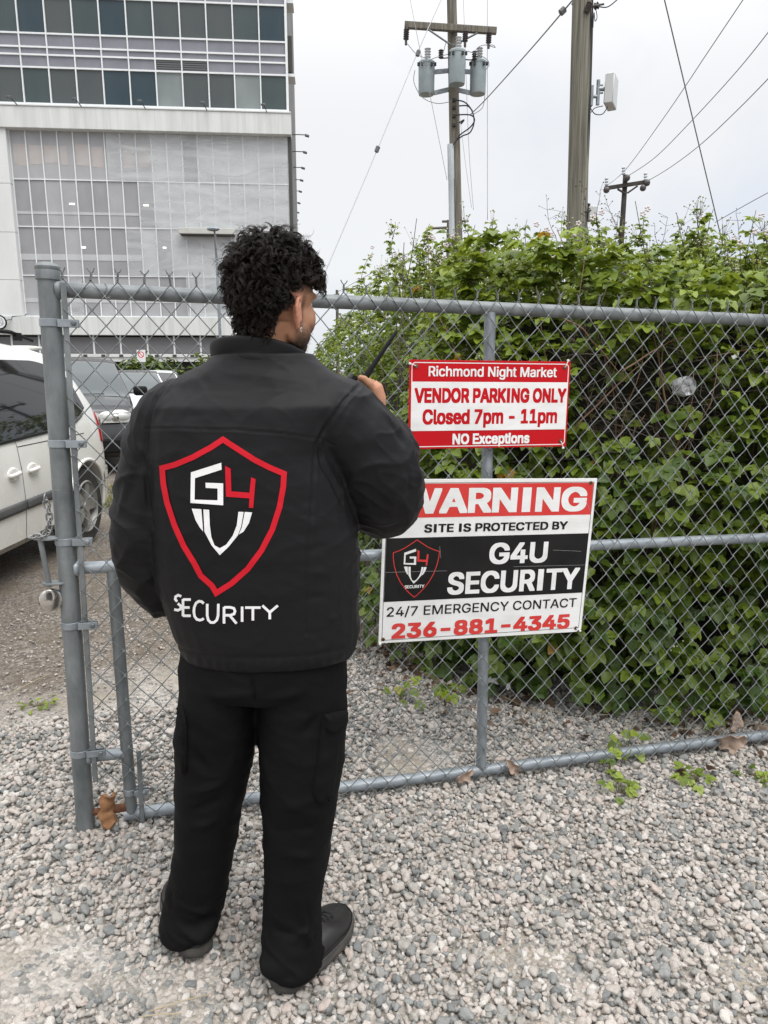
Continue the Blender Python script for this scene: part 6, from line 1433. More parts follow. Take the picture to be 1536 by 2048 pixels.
for (u, v, u2, v2, Y, w, a) in (
    # broad soft folds across the shoulder blades and waist
    (430, 742, 650, 770, 1.55, .012, .004), (480, 770, 700, 800, 1.53, .010, -.003), (380, 735, 440, 790, 1.55, .012, -.004), (350, 770, 300, 850, 1.56, .014, .005), (330, 800, 290, 900, 1.55, .010, -.004),
    (560, 800, 690, 830, 1.5, .012, .003), (300, 820, 420, 835, 1.5, .012, -.002),
    (590, 1060, 715, 1035, 1.5, .012, .005), (560, 1110, 712, 1085, 1.5, .011, -.005), (600, 1150, 716, 1140, 1.5, .013, .005), (560, 1200, 714, 1190, 1.5, .010, -.004), (580, 1010, 690, 990, 1.5, .010, -.003), (640, 1230, 712, 1245, 1.52, .010, .005),
    (330, 1150, 440, 1100, 1.5, .012, .004), (325, 1110, 420, 1160, 1.5, .012, -.004), (340, 1210, 480, 1180, 1.5, .012, .004), (350, 1245, 500, 1275, 1.5, .012, -.004), (365, 1275, 560, 1290, 1.5, .010, .004), (520, 1270, 690, 1265, 1.5, .010, -.003),
    (330, 960, 350, 1120, 1.5, .014, -.004), (610, 880, 640, 1010, 1.5, .012, -.003), (630, 1120, 625, 1290, 1.5, .008, -.002),
    # right sleeve: folds radiating from the armpit and wrapping the elbow
    (665, 930, 760, 840, 1.57, .012, .007), (672, 965, 800, 900, 1.58, .012, -.007), (680, 985, 830, 965, 1.59, .013, .007), (690, 1010, 835, 1010, 1.6, .012, -.006), (700, 1035, 815, 1050, 1.61, .010, .006), (760, 830, 835, 905, 1.6, .012, -.006), (735, 800, 800, 860, 1.6, .010, .006), (800, 870, 845, 985, 1.63, .012, .007), (785, 880, 822, 1000, 1.6, .009, -.006), (655, 830, 640, 940, 1.54, .014, -.008), (700, 780, 660, 850, 1.56, .012, .006),
    # left sleeve
    (285, 900, 255, 1010, 1.55, .012, -.005), (262, 940, 235, 1050, 1.56, .010, .004), (225, 1075, 310, 1100, 1.56, .011, .006), (222, 1100, 300, 1140, 1.56, .010, -.006), (230, 1125, 310, 1150, 1.57, .010, .006), (250, 1170, 320, 1180, 1.6, .010, -.005), (262, 1200, 325, 1205, 1.61, .009, .005), (285, 1230, 330, 1228, 1.63, .008, -.004), (300, 930, 290, 1060, 1.54, .010, -.006), (270, 1040, 300, 1070, 1.55, .010, -.004)):
    disp += fold(Pn, PX(u, v, Y), PX(u2, v2, Y + (.0 if abs(u2 - u) < 200 else .0)), w * .95, a * (1.35 if (u > 655 or u < 320) else .6))
# fine cloth unevenness, stronger on the sleeves and at the hem
arm = np.clip((Pn[:, 0] + .11) / .06, 0, 1) + np.clip((-.50 - Pn[:, 0]) / .05, 0, 1)
for i, p in enumerate(Pn):
    a = noise.fractal(Vector((p[0] * 5, p[1] * 5, p[2] * 9)), 1, 2, 3); c = 1 - abs(noise.noise(Vector((p[0] * 6 + p[2] * 4, p[1] * 5, p[2] * 10 - p[0] * 5 + 5))))
    d = 1 - abs(noise.noise(Vector((p[0] * 14 + 3, p[1] * 14, p[2] * 22 + p[0] * 10))))
    disp[i] += .0022 * a + (.0014 + .0055 * arm[i]) * (c ** 6 - .25) + (.0008 + .0022 * arm[i]) * (d ** 5 - .3)
# gathered hem with its stitched casing
zc = onY(500, 1300, MY)[2]; hemk = np.exp(-((Pn[:, 2] - (zc + .040)) / .006) ** 2) * (arm < .3); disp -= .0025 * hemk
band_ = np.clip(1 - np.abs(Pn[:, 2] - (zc + .02)) / .025, 0, 1) * (arm < .3)
disp += band_ * .0012 * np.array([math.sin(p[0] * 260 + 3 * noise.noise(Vector((p[0] * 9, p[1] * 9, 1)))) for p in Pn])
# seams: yoke, armholes, side panels
facing = No[:, 1] < .15
yoke = [PX(283, 859, 1.53), PX(350, 857, 1.50), PX(460, 860, 1.478), PX(560, 868, 1.478), PX(640, 880, 1.50), PX(668, 892, 1.54)]
armR = [PX(716, 775, 1.60), PX(690, 800, 1.56), PX(655, 850, 1.53), PX(634, 885, 1.50), PX(640, 930, 1.50), PX(662, 968, 1.51), PX(682, 1010, 1.53)]
armL = [PX(348, 752, 1.60), PX(310, 800, 1.56), PX(288, 860, 1.53), PX(283, 920, 1.53), PX(290, 1000, 1.53), PX(305, 1060, 1.53)]
for pts, w, a in ((yoke, .0022, .0018), (armR, .004, .0032), (armL, .004, .0032), ([PX(628, 890, 1.49), PX(622, 1000, 1.486), PX(612, 1150, 1.486), PX(610, 1270, 1.49)], .0035, .0022)):
    P2_ = [np.array(q) for q in pts]; D = poly_dist(Pn[:, [0, 2]] @ np.array([[1, 0, 0], [0, 0, 1]]), [np.array((q[0], 0, q[2])) for q in P2_])
    disp -= a * np.exp(-(D / w) ** 2) * facing
    disp += a * .45 * np.exp(-((D - w * 2.0) / w) ** 2) * facing
set_co(me, Pn + No * disp[:, None])
q = jacket.modifiers.new('s', 'SMOOTH'); q.iterations = 1; q.factor = .35; apply_mods(jacket); jacket.data.shade_smooth()
bvh = BVHTree.FromObject(jacket, bpy.context.evaluated_depsgraph_get())
def cast(u, v, off):
    d = Vector(ray(u, v)).normalized(); h = bvh.ray_cast(Vector(_O), d)
    if h[0] is None: return None
    n_ = h[1] if h[1].dot(d) < 0 else -h[1]; return h[0] + n_ * off - d * off * .5
def print_on(name, quads, mt, off=.0011, cuts=5):
    """flat artwork in photo measures, laid on the cloth where it was printed"""
    bm = bmesh.new()
    for poly in quads:
        vs = [bm.verts.new((p[0], p[1], 0)) for p in poly]; bm.faces.new(vs)
    bmesh.ops.remove_doubles(bm, verts=bm.verts, dist=.01); bmesh.ops.triangulate(bm, faces=[f for f in bm.faces if len(f.verts) > 4], ngon_method='EAR_CLIP')
    for _ in range(7):
        es = [e for e in bm.edges if e.calc_length() > 7]
        if not es: break
        bmesh.ops.subdivide_edges(bm, edges=es, cuts=1); bmesh.ops.triangulate(bm, faces=[f for f in bm.faces if len(f.verts) > 4])
    for v in bm.verts:
        h = cast(v.co.x, v.co.y, off); v.co = h if h is not None else Vector((0, 0, -5))
    bad = [v for v in bm.verts if v.co.z < -4]
    if bad: bmesh.ops.delete(bm, geom=bad, context='VERTS')
    me = bpy.data.meshes.new(name); bm.to_mesh(me); bm.free(); return link_mesh(name, me, mt, jacket, 170)
J = lambda p: (200 + p[0] / 2.3273, 640 + p[1] / 2.3273)
print_on('printed_shield', stroke([J(p) for p in SHIELD], 11.2, True), PRINT_R)
print_on('printed_letter_g', [[J(p) for p in G_]], PRINT_W)
print_on('printed_letter_four', [[J(p) for p in FOUR]], PRINT_R)
print_on('printed_letter_u', [[J(p) for p in U_L], [J(p) for p in U_M], [J(p) for p in U_R]], PRINT_W)
def arc_(cx, cy, rx, ry, a0, a1, n=12): return [(cx + rx * math.cos(R(a0 + (a1 - a0) * i / n)), cy - ry * math.sin(R(a0 + (a1 - a0) * i / n))) for i in range(n + 1)]
# jacket word: letters as strokes in their own measured boxes (x0,x1,top,bottom)
LET = [('S', 347, 380, 1280, 1350), ('E', 388, 424, 1298, 1378), ('C', 438, 484, 1308, 1396), ('U', 500, 552, 1320, 1408), ('R', 578, 636, 1335, 1412), ('I', 656, 668, 1333, 1404), ('T', 676, 748, 1336, 1398), ('Y', 756, 828, 1328, 1392)]
STK = {'S': [[(1, .08), (.55, 0), (.2, .1), (.15, .28), (.42, .42)], [(.5, .55), (.95, .72), (.9, .92), (.5, 1), (0, .95)]], 'E': [[(0, 0), (0, 1)], [(0, .03), (1, .03)], [(0, .49), (.85, .49)], [(0, .97), (1, .97)]],
       'C': [[(1, .12), (.78, .02), (.5, .0), (.22, .1), (.04, .32), (0, .55), (.08, .8), (.3, .96), (.6, 1), (.85, .97), (1, .9)]], 'U': [[(0, 0), (0, .62), (.1, .86), (.32, .99), (.6, .99), (.86, .86), (.97, .62), (1, 0)]],
       'R': [[(0, 1), (0, 0)], [(0, .02), (.5, .02), (.78, .08), (.88, .25), (.8, .42), (.5, .5), (0, .5)], [(.45, .5), (1, 1)]], 'I': [[(.5, 0), (.5, 1)]], 'T': [[(0, .03), (1, .03)], [(.5, .03), (.5, 1)]], 'Y': [[(0, 0), (.48, .5)], [(1, 0), (.48, .5)], [(.48, .47), (.48, 1)]]}
for ch, x0, x1, t0, t1 in LET:
    qs = []
    for s_ in STK[ch]: qs += stroke([J((x0 + px_ * (x1 - x0), t0 + py_ * (t1 - t0))) for px_, py_ in s_], 5.2)
    bm_off = .0011; print_on('printed_letter', qs, PRINT_W) if ch not in 'ETYR' else [print_on('printed_letter', qs, PRINT_W)]
# collar: open stand with a fold line, dipping at the front right
def collar_ring(h, k, grow, th):
    R_ = []; c = Vector((-.277, 1.643, 0))
    for j in range(49):
        a = R(62) + 2 * math.pi * (j / 48)
        x, y = math.cos(a), math.sin(a); f = (1 + y) / 2           # 0 at the back, 1 at the front
        rx, ry = .110 + grow, .082 + grow
        zb = 1.492 + .010 * (1 - f) - .014 * max(0, x) - .02 * f; zt = 1.573 - .050 * f - .016 * max(0, x) ** 1.5 + .008 * max(0, -x)
        z = zb + (zt - zb) * h; wob = .003 * noise.noise(Vector((x * 3, y * 3, h * 4 + k)))
        R_.append((c.x + x * (rx + th + wob) - .002, c.y + y * (ry + th + wob), z))
    return R_
b = MB(); b.loft([collar_ring(-.25, 0, -.002, 0), collar_ring(.22, 0, .002, 0), collar_ring(.42, 0, .002, 0.001), collar_ring(.46, 0, -.001, -.001), collar_ring(.6, 0, .001, .001), collar_ring(.85, 0, .001, .002), collar_ring(.97, 0, -.001, .002), collar_ring(1.0, 0, -.004, .0), collar_ring(.97, 0, -.007, -.001), collar_ring(.8, 0, -.008, -.001), collar_ring(.4, 0, -.008, -.001), collar_ring(.0, 0, -.004, -.001)], False, closed=False)
collar = b.build('collar', JACK, jacket, 170); sm = collar.modifiers.new('s', 'SUBSURF'); sm.levels = 1; sm.render_levels = 1; apply_mods(collar)

# ---------------- trousers
b = MB()
hips = [prow(v, a, c, Y, hd, 2.3) for v, a, c, Y, hd in ((1225, 385, 690, MY, .118), (1290, 366, 692, MY, .125), (1320, 363, 693, MY, .131), (1350, 361, 693, 1.629, .130), (1370, 361, 693, 1.628, .118))]
b.loft(hips)
legL = [(1340, 368, 518, 1.629, .114), (1395, 360, 518, 1.628, .116), (1440, 356, 517, 1.628, .114), (1500, 353, 509, 1.630, .108), (1560, 352, 494, 1.634, .102), (1620, 352, 482, 1.638, .096), (1690, 349, 470, 1.645, .088), (1750, 342, 458, 1.652, .084), (1800, 330, 449, 1.66, .082), (1820, 324, 444, 1.660, .090), (1845, 324, 434, 1.655, .092), (1858, 330, 422, 1.652, .086)]
legR = [(1340, 518, 688, 1.629, .114), (1395, 517, 692, 1.628, .116), (1440, 517, 694, 1.626, .116), (1500, 518, 691, 1.622, .112), (1560, 521, 683, 1.615, .106), (1620, 525, 670, 1.606, .100), (1690, 529, 661, 1.597, .092), (1750, 530, 651, 1.587, .087), (1810, 529, 642, 1.578, .084), (1860, 526, 643, 1.562, .094), (1895, 525, 648, 1.552, .100), (1914, 530, 643, 1.546, .097)]
def legloft(rows):
    rr = []
    for v, a, c, Y, hd in rows: rr.append(prow(v, a, c, Y, hd, 2.15))
    b.loft(rr)
legloft(legL); legloft(legR)
# cloth resting on the heels
b.ball((-.482, 1.612, .072), (.052, .050, .030), 8); b.ball((-.256, 1.502, .074), (.055, .052, .032), 8)
trousers = remeshed(b, 'trousers', TROU, None, .0054, 8, .5)
me = trousers.data; Pn = get_co(me); No = get_no(me); disp = np.zeros(len(Pn))
for (u, v, u2, v2, Y, w, a) in ((375, 1400, 520, 1385, 1.5, .014, .005), (530, 1400, 660, 1380, 1.5, .014, .005), (400, 1425, 505, 1440, 1.5, .012, -.005), (530, 1440, 640, 1425, 1.5, .012, -.004), (500, 1345, 515, 1430, 1.5, .005, -.006), (360, 1590, 470, 1560, 1.53, .014, .006), (365, 1630, 465, 1600, 1.53, .014, -.006), (360, 1660, 455, 1640, 1.54, .014, .005), (540, 1620, 650, 1590, 1.52, .014, .005), (540, 1660, 640, 1650, 1.52, .014, -.005), (380, 1490, 420, 1560, 1.52, .016, -.005), (600, 1480, 640, 1420, 1.52, .014, -.005),
    (335, 1800, 430, 1830, 1.58, .010, .007), (340, 1825, 420, 1850, 1.59, .009, -.006), (350, 1850, 430, 1810, 1.59, .010, .006), (340, 1770, 350, 1850, 1.6, .010, -.005), (540, 1890, 640, 1850, 1.5, .010, .006), (545, 1915, 640, 1885, 1.5, .009, -.006), (540, 1860, 620, 1870, 1.5, .010, -.005), (600, 1790, 625, 1930, 1.5, .010, .006), (545, 1935, 600, 1925, 1.49, .008, .006), (560, 1700, 640, 1720, 1.51, .012, .004)):
    disp += fold(Pn, PX(u, v, Y), PX(u2, v2, Y), w * .85, a * 1.8)
for i, p in enumerate(Pn):
    low = max(0, 1 - p[2] / .22); c = 1 - abs(noise.noise(Vector((p[0] * 6, p[1] * 6, p[2] * 8 + p[0] * 4)))); d = 1 - abs(noise.noise(Vector((p[0] * 9 + 2, p[1] * 9, p[2] * 24 + p[0] * 9))))
    disp[i] += .004 * noise.fractal(Vector((p[0] * 5 + 9, p[1] * 5, p[2] * 6)), 1, 2, 3) + .005 * (c ** 4 - .35) + (.002 + .007 * low) * (d ** 4 - .35)
set_co(me, Pn + No * disp[:, None]); trousers.data.shade_smooth()
bvh = BVHTree.FromObject(trousers, bpy.context.evaluated_depsgraph_get())
def pocket(name, pts, off, puff):
    """a patch pocket standing a little off the leg"""
    bm = bmesh.new(); vs = [bm.verts.new((p[0], p[1], 0)) for p in pts]; bm.faces.new(vs); bmesh.ops.triangulate(bm, faces=bm.faces[:])
    for _ in range(5):
        es = [e for e in bm.edges if e.calc_length() > 9]
        if es: bmesh.ops.subdivide_edges(bm, edges=es, cuts=1); bmesh.ops.triangulate(bm, faces=[f for f in bm.faces if len(f.verts) > 4])
    be = {v for e in bm.edges if len(e.link_faces) == 1 for v in e.verts}; bad = []
    for v in bm.verts:
        h = cast(v.co.x, v.co.y, off * (.15 if v in be else 1.0) + (0 if v in be else puff * (.6 + .4 * noise.noise(Vector((v.co.x * .05, v.co.y * .05, 3))))))
        if h is None: bad.append(v)
        else: v.co = h
    if bad: bmesh.ops.delete(bm, geom=bad, context='VERTS')
    me = bpy.data.meshes.new(name); bm.to_mesh(me); bm.free(); return link_mesh(name, me, TROU, trousers, 170)
pk = pocket('cargo_pocket', [(645, 1432), (640, 1470), (632, 1540), (624, 1585), (632, 1606), (652, 1607), (668, 1590), (678, 1500), (688, 1425)], .004, .006)
fl = pocket('pocket_flap', [(646, 1428), (644, 1452), (654, 1467), (668, 1466), (690, 1448), (693, 1418)], .011, .004); fl.parent = pk
pocket('cargo_pocket', [(358, 1410), (366, 1412), (375, 1450), (374, 1545), (366, 1556), (354, 1500)], .005, .008)
# ---------------- shoes
def shoe(name, heel, ang, sgn):
    o = thing(name, None, None); X = Matrix.Translation(heel) @ Matrix.Rotation(-ang, 4, 'Z'); o.matrix_world = X
    def ring(t, z, inset, asym=.006):
        pass
    def outline(k, grow=0.0):
        pts = []
        for i in range(40):
            a = 2 * math.pi * i / 40; y = .145 - .147 * math.cos(a); yy = min(1.0, max(0.0, y / .29))
            w = (.036 + .022 * math.sin(min(1, yy / .72) * math.pi / 2) ** 1.2) * (1 if yy < .72 else math.sqrt(max(0, 1 - ((yy - .72) / .285) ** 2)))
            w = min(w, .042 * math.sqrt(max(0, 1 - ((yy - .12) / .135) ** 2))) if yy < .12 else w
            pts.append(((w + grow) * math.sin(a) / max(.35, abs(math.sin(a))) * min(1, abs(math.sin(a)) / .35) + sgn * .006 * math.sin(yy * math.pi), y + grow * -math.cos(a)))
        return pts
    O0 = outline(0); toe = lambda y: .012 * max(0, (y - .21) / .08) ** 2
    b = MB(); b.loft([[(x * .97, y, .0 + toe(y)) for x, y in outline(0, -.003)], [(x, y, .006 + toe(y)) for x, y in outline(0, .002)], [(x, y, .020 + toe(y) * .8) for x, y in outline(0, .003)], [(x, y, .024 + toe(y) * .8) for x, y in outline(0, .0015)], [(x, y, .032 + toe(y) * .7) for x, y in outline(0, .0015)], [(x, y, .0335 + toe(y) * .7) for x, y in outline(0, -.004)]]); b.build('sole', SOLE, o, 45)
    b = MB(); hts = [(.0, .030), (.15, .050), (.40, .068), (.7, .085), (1.0, .100)]; rr = []
    def hgt(y): return float(np.interp(y, [0, .05, .12, .17, .225, .27, .295], [.070, .074, .080, .084, .066, .052, .034]))
    for f, sc in ((0, 1.0), (.2, 1.01), (.45, .985), (.7, .90), (.88, .74), (.97, .5), (1.0, .2)):
        rr.append([(x * sc * (1 if f < .1 else 1), .145 + (y - .145) * (1 - (1 - sc) * .35), .030 + toe(y) * .7 + (hgt(y) - .030) * f) for x, y in outline(0, -.003)])
    b.loft(rr); b.build('upper', SHOE, o, 170)
    b = MB(); b.loft([[(x * 1.015, .145 + (y - .145) * 1.008, .033 + toe(y) * .7 + (hgt(y) - .03) * f) for x, y in outline(0, -.0025) if True] for f in (0, .26)], False); b.build('rand', SHOE_D, o, 170)
    b = MB()
    for k in range(5):
        y = .142 + k * .017; z = hgt(y); b.tube([(-.026 + .002 * k, y - .004, z - .010), (-.012, y, z + .0015), (.012, y + .003, z + .0015), (.026 - .002 * k, y - .001, z - .010)], .0028, 6)
    b.build('lace', SHOE_D, o, 170)
    for s_ in (-1, 1):
        b = MB()
        for k in range(2):
            y0 = .10 + k * .026; b.tube([(s_ * .052, y0, .040), (s_ * .050, y0 + .016, .058), (s_ * .040, y0 + .026, .078)], [.0042, .0048, .003], 8, flat=.3)
        b.build('side_stripe', SOLE, o, 170)
    return o
sl_h, sr_h = Vector((-.478, 1.578, .004)), Vector((-.262, 1.474, .004))
shL = shoe('shoe', sl_h, R(-26), -1); shR = shoe('shoe', sr_h, R(32), 1)

# ---------------- body: one continuous surface under the clothes
HC = Vector((-.238, 1.640, 1.642)); fa = R(30)
hf = Vector((math.sin(fa), math.cos(fa), -.12)).normalized(); hr = Vector((math.cos(fa), -math.sin(fa), .03)); hr = (hr - hf * hr.dot(hf)).normalized(); hu = hr.cross(hf).normalized()
HM = Matrix(((hf.x, hr.x, hu.x, HC.x), (hf.y, hr.y, hu.y, HC.y), (hf.z, hr.z, hu.z, HC.z), (0, 0, 0, 1)))     # head frame: x forward, y right, z up
b = MB()
b.ball((-.006, 0, .038), (.096, .075, .088), 14, X=HM)                  # skull
b.ball((.022, 0, -.032), (.066, .063, .080), 12, X=HM)                  # face
b.ball((.048, 0, -.080), (.038, .044, .036), 10, X=HM)                  # jaw and chin
for s_ in (-1, 1):
    b.ball((.018, s_ * .048, -.060), (.040, .018, .034), 8, X=HM)       # jaw angle
    b.ball((.046, s_ * .041, -.024), (.034, .023, .040), 8, X=HM)       # cheekbone
    b.ball((.074, s_ * .030, .032), (.016, .024, .010), 8, X=HM)        # brow
    b.ball((.070, s_ * .031, .0195), (.0125, .0150, .0055), 8, X=HM); b.ball((.069, s_ * .031, .0035), (.0125, .0150, .0045), 8, X=HM)   # eyelids
    # ear: rim, inner fold, lobe
    rim = [(-.006, .066, -.010), (-.014, .074, .002), (-.026, .080, .006), (-.037, .084, -.002), (-.040, .084, -.018), (-.034, .081, -.034), (-.024, .076, -.048), (-.015, .071, -.057), (-.008, .066, -.058)]
    b.tube([HM @ Vector((x, s_ * y, z)) for x, y, z in rim], [.004, .0048, .005, .0052, .0052, .005, .005, .0055, .004], 8)
    b.ball((-.020, s_ * .071, -.024), (.016, .006, .026), 8, X=HM); b.ball((-.010, s_ * .071, -.036), (.006, .006, .010), 6, X=HM)
    b.tube([HM @ Vector((x, s_ * y, z)) for x, y, z in ((-.016, .076, -.006), (-.026, .080, -.016), (-.024, .078, -.034))], [.003, .0036, .003], 6)
b.tube([HM @ Vector(p) for p in ((.082, 0, .026), (.094, 0, .010), (.106, 0, -.006), (.112, 0, -.018), (.100, 0, -.026))], [.007, .0085, .0105, .0125, .010], 10)
for s_ in (-1, 1): b.ball((.096, s_ * .013, -.021), (.010, .008, .008), 6, X=HM)
b.tube([HM @ Vector((.084 - .18 * abs(y) ** 1.2 * 4, y, -.052)) for y in np.linspace(-.024, .024, 9)], .0062, 8); b.tube([HM @ Vector((.083 - .18 * abs(y) ** 1.2 * 4, y, -.063)) for y in np.linspace(-.021, .021, 9)], .0066, 8)
b.tube([HM @ Vector((-.020, 0, -.02)), Vector((-.262, 1.632, 1.585)), Vector((-.275, 1.636, 1.53)), Vector((-.28, 1.637, 1.46))], [.058, .059, .061, .072], 20)
# trunk and limbs, well inside the clothing
def shrink(r, k): c = np.mean(np.array(r), 0); return [tuple(c + (np.array(p) - c) * np.array([k, k, 1])) for p in r]
b.loft([shrink(r, .80) for r in torso_rings[:11]] + [shrink(torso_rings[11], .8), shrink(torso_rings[12], .6)])
b.loft([shrink(r, .84) for r in hips])
b.loft([shrink(prow(v, a, c, Y, hd, 2.1), .74) for v, a, c, Y, hd in legL[:-1]]); b.loft([shrink(prow(v, a, c, Y, hd, 2.1), .74) for v, a, c, Y, hd in legR[:-1]])
for heel, ang in ((sl_h, -26), (sr_h, 32)):
    X = Matrix.Translation(heel) @ Matrix.Rotation(-R(ang), 4, 'Z'); b.tube([X @ Vector((0, .075, .12)), X @ Vector((0, .085, .075)), X @ Vector((0, .13, .052)), X @ Vector((0, .18, .045))], [.032, .028, .018, .010], 12)
b.tube([SR + Vector((-.06, 0, 0)), SR, ER, ER + Vector((.004, .03, .01))], [.05, .052, .042, .040], 14); b.tube([ER, ER + Vector((.004, .03, .02)), ER.lerp(WR_, .45), WR_], [.040, .040, .040, .027], 14)
b.tube([SLf + Vector((.06, 0, 0)), SLf, EL], [.05, .05, .040], 14); b.tube([EL, EL.lerp(WL, .35), WL], [.040, .040, .027], 14)
# right hand closed round the radio
RB = Vector((-.062, 1.872, 1.462)); rax = (Vector(onY(790, 663, 1.885)) - Vector(onY(723, 762, 1.872))).normalized()     # radio top, antenna direction
PALM = Vector((-.020, 1.872, 1.432))
b.tube([WR_ + Vector((0, 0, -.01)), WR_ + Vector((-.002, .003, .022)), PALM + Vector((.004, 0, -.006)), PALM + Vector((-.004, -.002, .024)), PALM + Vector((-.012, -.004, .036))], [.025, .026, .031, .030, .018], 14, flat=.72)
side = Vector((-1, 0, .15)).normalized()
for k, (dz, ln_) in enumerate(((.034, .95), (.014, 1.05), (-.006, 1.0), (-.025, .85))):
    k0 = PALM + Vector((-.004 - .1 * max(0, dz), .018, dz)); seg3 = [k0, k0 + Vector((-.014, .022, .006)) * ln_, k0 + Vector((-.040, .030, .008)) * ln_, k0 + Vector((-.060, .014, .008)) * ln_, k0 + Vector((-.060, -.004, .007)) * ln_]
    b.tube(seg3, [.0095, .0092, .0085, .008, .0065], 10)
t0 = PALM + Vector((-.006, -.020, .010)); b.tube([t0, t0 + Vector((-.010, -.008, .022)), t0 + Vector((-.026, -.008, .036)), t0 + Vector((-.040, -.004, .040))], [.0125, .0115, .010, .0075], 10)
# left hand resting at the hip
HL = WL + Vector((.018, .035, -.055))
b.tube([WL, WL + Vector((.006, .014, -.024)), HL, HL + Vector((.010, .012, -.034))], [.026, .027, .031, .020], 14, flat=.7)
for k in range(4):
    k0 = HL + Vector((.014 - .016 * k * .6, .004 + .010 * k, -.034)); b.tube([k0, k0 + Vector((.012, .008, -.026)), k0 + Vector((.026, .010, -.044)), k0 + Vector((.040, .004, -.052))], [.0092, .0088, .008, .0065], 10)
b.tube([HL + Vector((.014, -.012, -.004)), HL + Vector((.032, -.016, -.018)), HL + Vector((.044, -.012, -.034))], [.012, .0105, .0075], 10)
person = remeshed(b, 'person', SKIN, None, .0034, 5, .45)
tag(person, 'man seen from behind in black security jacket and cargo trousers raising a radio', 'person')
me = person.data; Pn = get_co(me); HMi = np.array(HM.inverted()); Lh = Pn @ HMi[:3, :3].T + HMi[:3, 3]
hx, hy, hz2 = Lh[:, 0], np.abs(Lh[:, 1]), Lh[:, 2]; head = (Pn[:, 2] > 1.50) & (np.linalg.norm(Lh, axis=1) < .19)
def sstep(a, c, x): t = np.clip((x - a) / (c - a), 0, 1); return t * t * (3 - 2 * t)
ear = head & (hy > .0665) & (hx < -.002) & (hx > -.05) & (hz2 < .016) & (hz2 > -.07)
# hairline: full above a line that climbs over the ear, runs down behind it
hl = np.where(hx > -.02, .030 + .2 * (hx + .02), np.where(hx > -.06, .030 + (hx + .02) * 2.6, -.085))
scalp = sstep(-.030, .014, hz2 - hl) * (hx < .062 + .3 * (hz2 - .09)) * head
scalp = np.where(ear, 0, scalp)
beard = .86 * sstep(-.018, -.078, hz2 + .25 * np.clip(hx - .03, -.1, .1) * -1) * sstep(-.022, .002, hx) * head * (hz2 > -.14) * np.where(hx > .085, .8, 1)
side_b = np.exp(-((hx - .006) / .012) ** 2) * sstep(.035, .0, hz2) * .55 * head * (hy > .05)
beard = np.clip(np.maximum(beard, side_b), 0, 1); beard = np.where(ear, 0, beard)
vattr(me, 'beard', beard); vattr(me, 'scalp', scalp); vattr(me, 'ruddy', np.where(ear, .55, 0) + np.where(Pn[:, 1] > 1.84, .25, 0))
for c_ in (jacket, trousers): c_.parent = person
for s in (shL, shR):
    s.parent = person
    for k in ('label', 'category'):
        if k in s: del s[k]
# shoe: the upper carries the other pieces (thing > part > sub-part)
for s in (shL, shR):
    up_ = [c for c in s.children if c.name.startswith('upper')][0]; M0 = s.matrix_world.copy(); kids = [c for c in s.children if c is not up_]
    up_.parent = person; up_.matrix_world = M0; up_.name = 'shoe_upper'
    for c in kids: c.parent = up_
    bpy.data.objects.remove(s)
for c in person.children:
    if c.name.startswith('shoe_upper'): c.name = 'trainer'
eye_w = mat('eye_white', (.7, .68, .65), .2); eye_k = mat('eye_iris', (.02, .012, .008), .1)
for s_ in (-1, 1):
    b = MB(); b.ball((.0690, s_ * .031, .012), (.0120, .0120, .0085), 8, X=HM); e_ = b.build('eye', eye_w, person, 170); b = MB(); b.ball((.0788, s_ * .031, .012), (.0030, .0055, .0055), 6, X=HM); b.build('iris', eye_k, e_, 170)
b = MB(); b.ball((-.010, .0745, -.057), .0024, 6, X=HM); b.tube([HM @ Vector((-.010 + .0032 * math.cos(a), .075 + .0015 * math.sin(a), -.060 + .004 * math.sin(a))) for a in np.linspace(0, 6.28, 14)[:-1]], .0011, 6, closed=True); b.build('earring', STEEL, person, 170)
# ---------------- hair: hundreds of curls over the scalp, short brows
bvh = BVHTree.FromObject(person, bpy.context.evaluated_depsgraph_get())
def curl_lock(V, F, root, nrm, ln, rad, turns, droop, strands, thick, sweep, n_=18):
    nrm = nrm.normalized(); dirn = (nrm + sweep).normalized(); axis0 = man_rng.uniform(0, 6.28); hand = man_rng.choice((-1, 1)); spine = []; p = root.copy(); d = dirn.copy()
    for i in range(n_):
        spine.append(p.copy()); t = i / (n_ - 1); d = (d + Vector((0, 0, -1)) * droop * (.25 + t) * .22 + (noise.noise_vector(p * 22) * .10)).normalized(); p = p + d * (ln / n_)
    fr = frames(spine)
    for s in range(strands):
        ph = axis0 + man_rng.gauss(0, .26); rr = rad * man_rng.uniform(.75, 1.2); tt = turns * man_rng.uniform(.9, 1.1); pts = []
        for i, (c, u, w) in enumerate(fr):
            t = i / (n_ - 1); a = ph + hand * tt * 2 * math.pi * t; r_ = rr * min(1, t * 3.0 + .08) * (1 - .25 * t); pts.append(c + u * (r_ * math.cos(a)) + w * (r_ * math.sin(a)))
        base = len(V); f2 = frames(pts)
        for i, (c, u, w) in enumerate(f2):
            th = thick * (1 - .8 * (i / (n_ - 1)) ** 2)
            for j in range(3): a = j * 2.0944; V.append(tuple(c + u * (th * math.cos(a)) + w * (th * math.sin(a))))
        for i in range(n_ - 1):
            for j in range(3): F.append((base + i * 3 + j, base + i * 3 + (j + 1) % 3, base + (i + 1) * 3 + (j + 1) % 3, base + (i + 1) * 3 + j))
V, F = [], []
cnt = 0; tries = 0
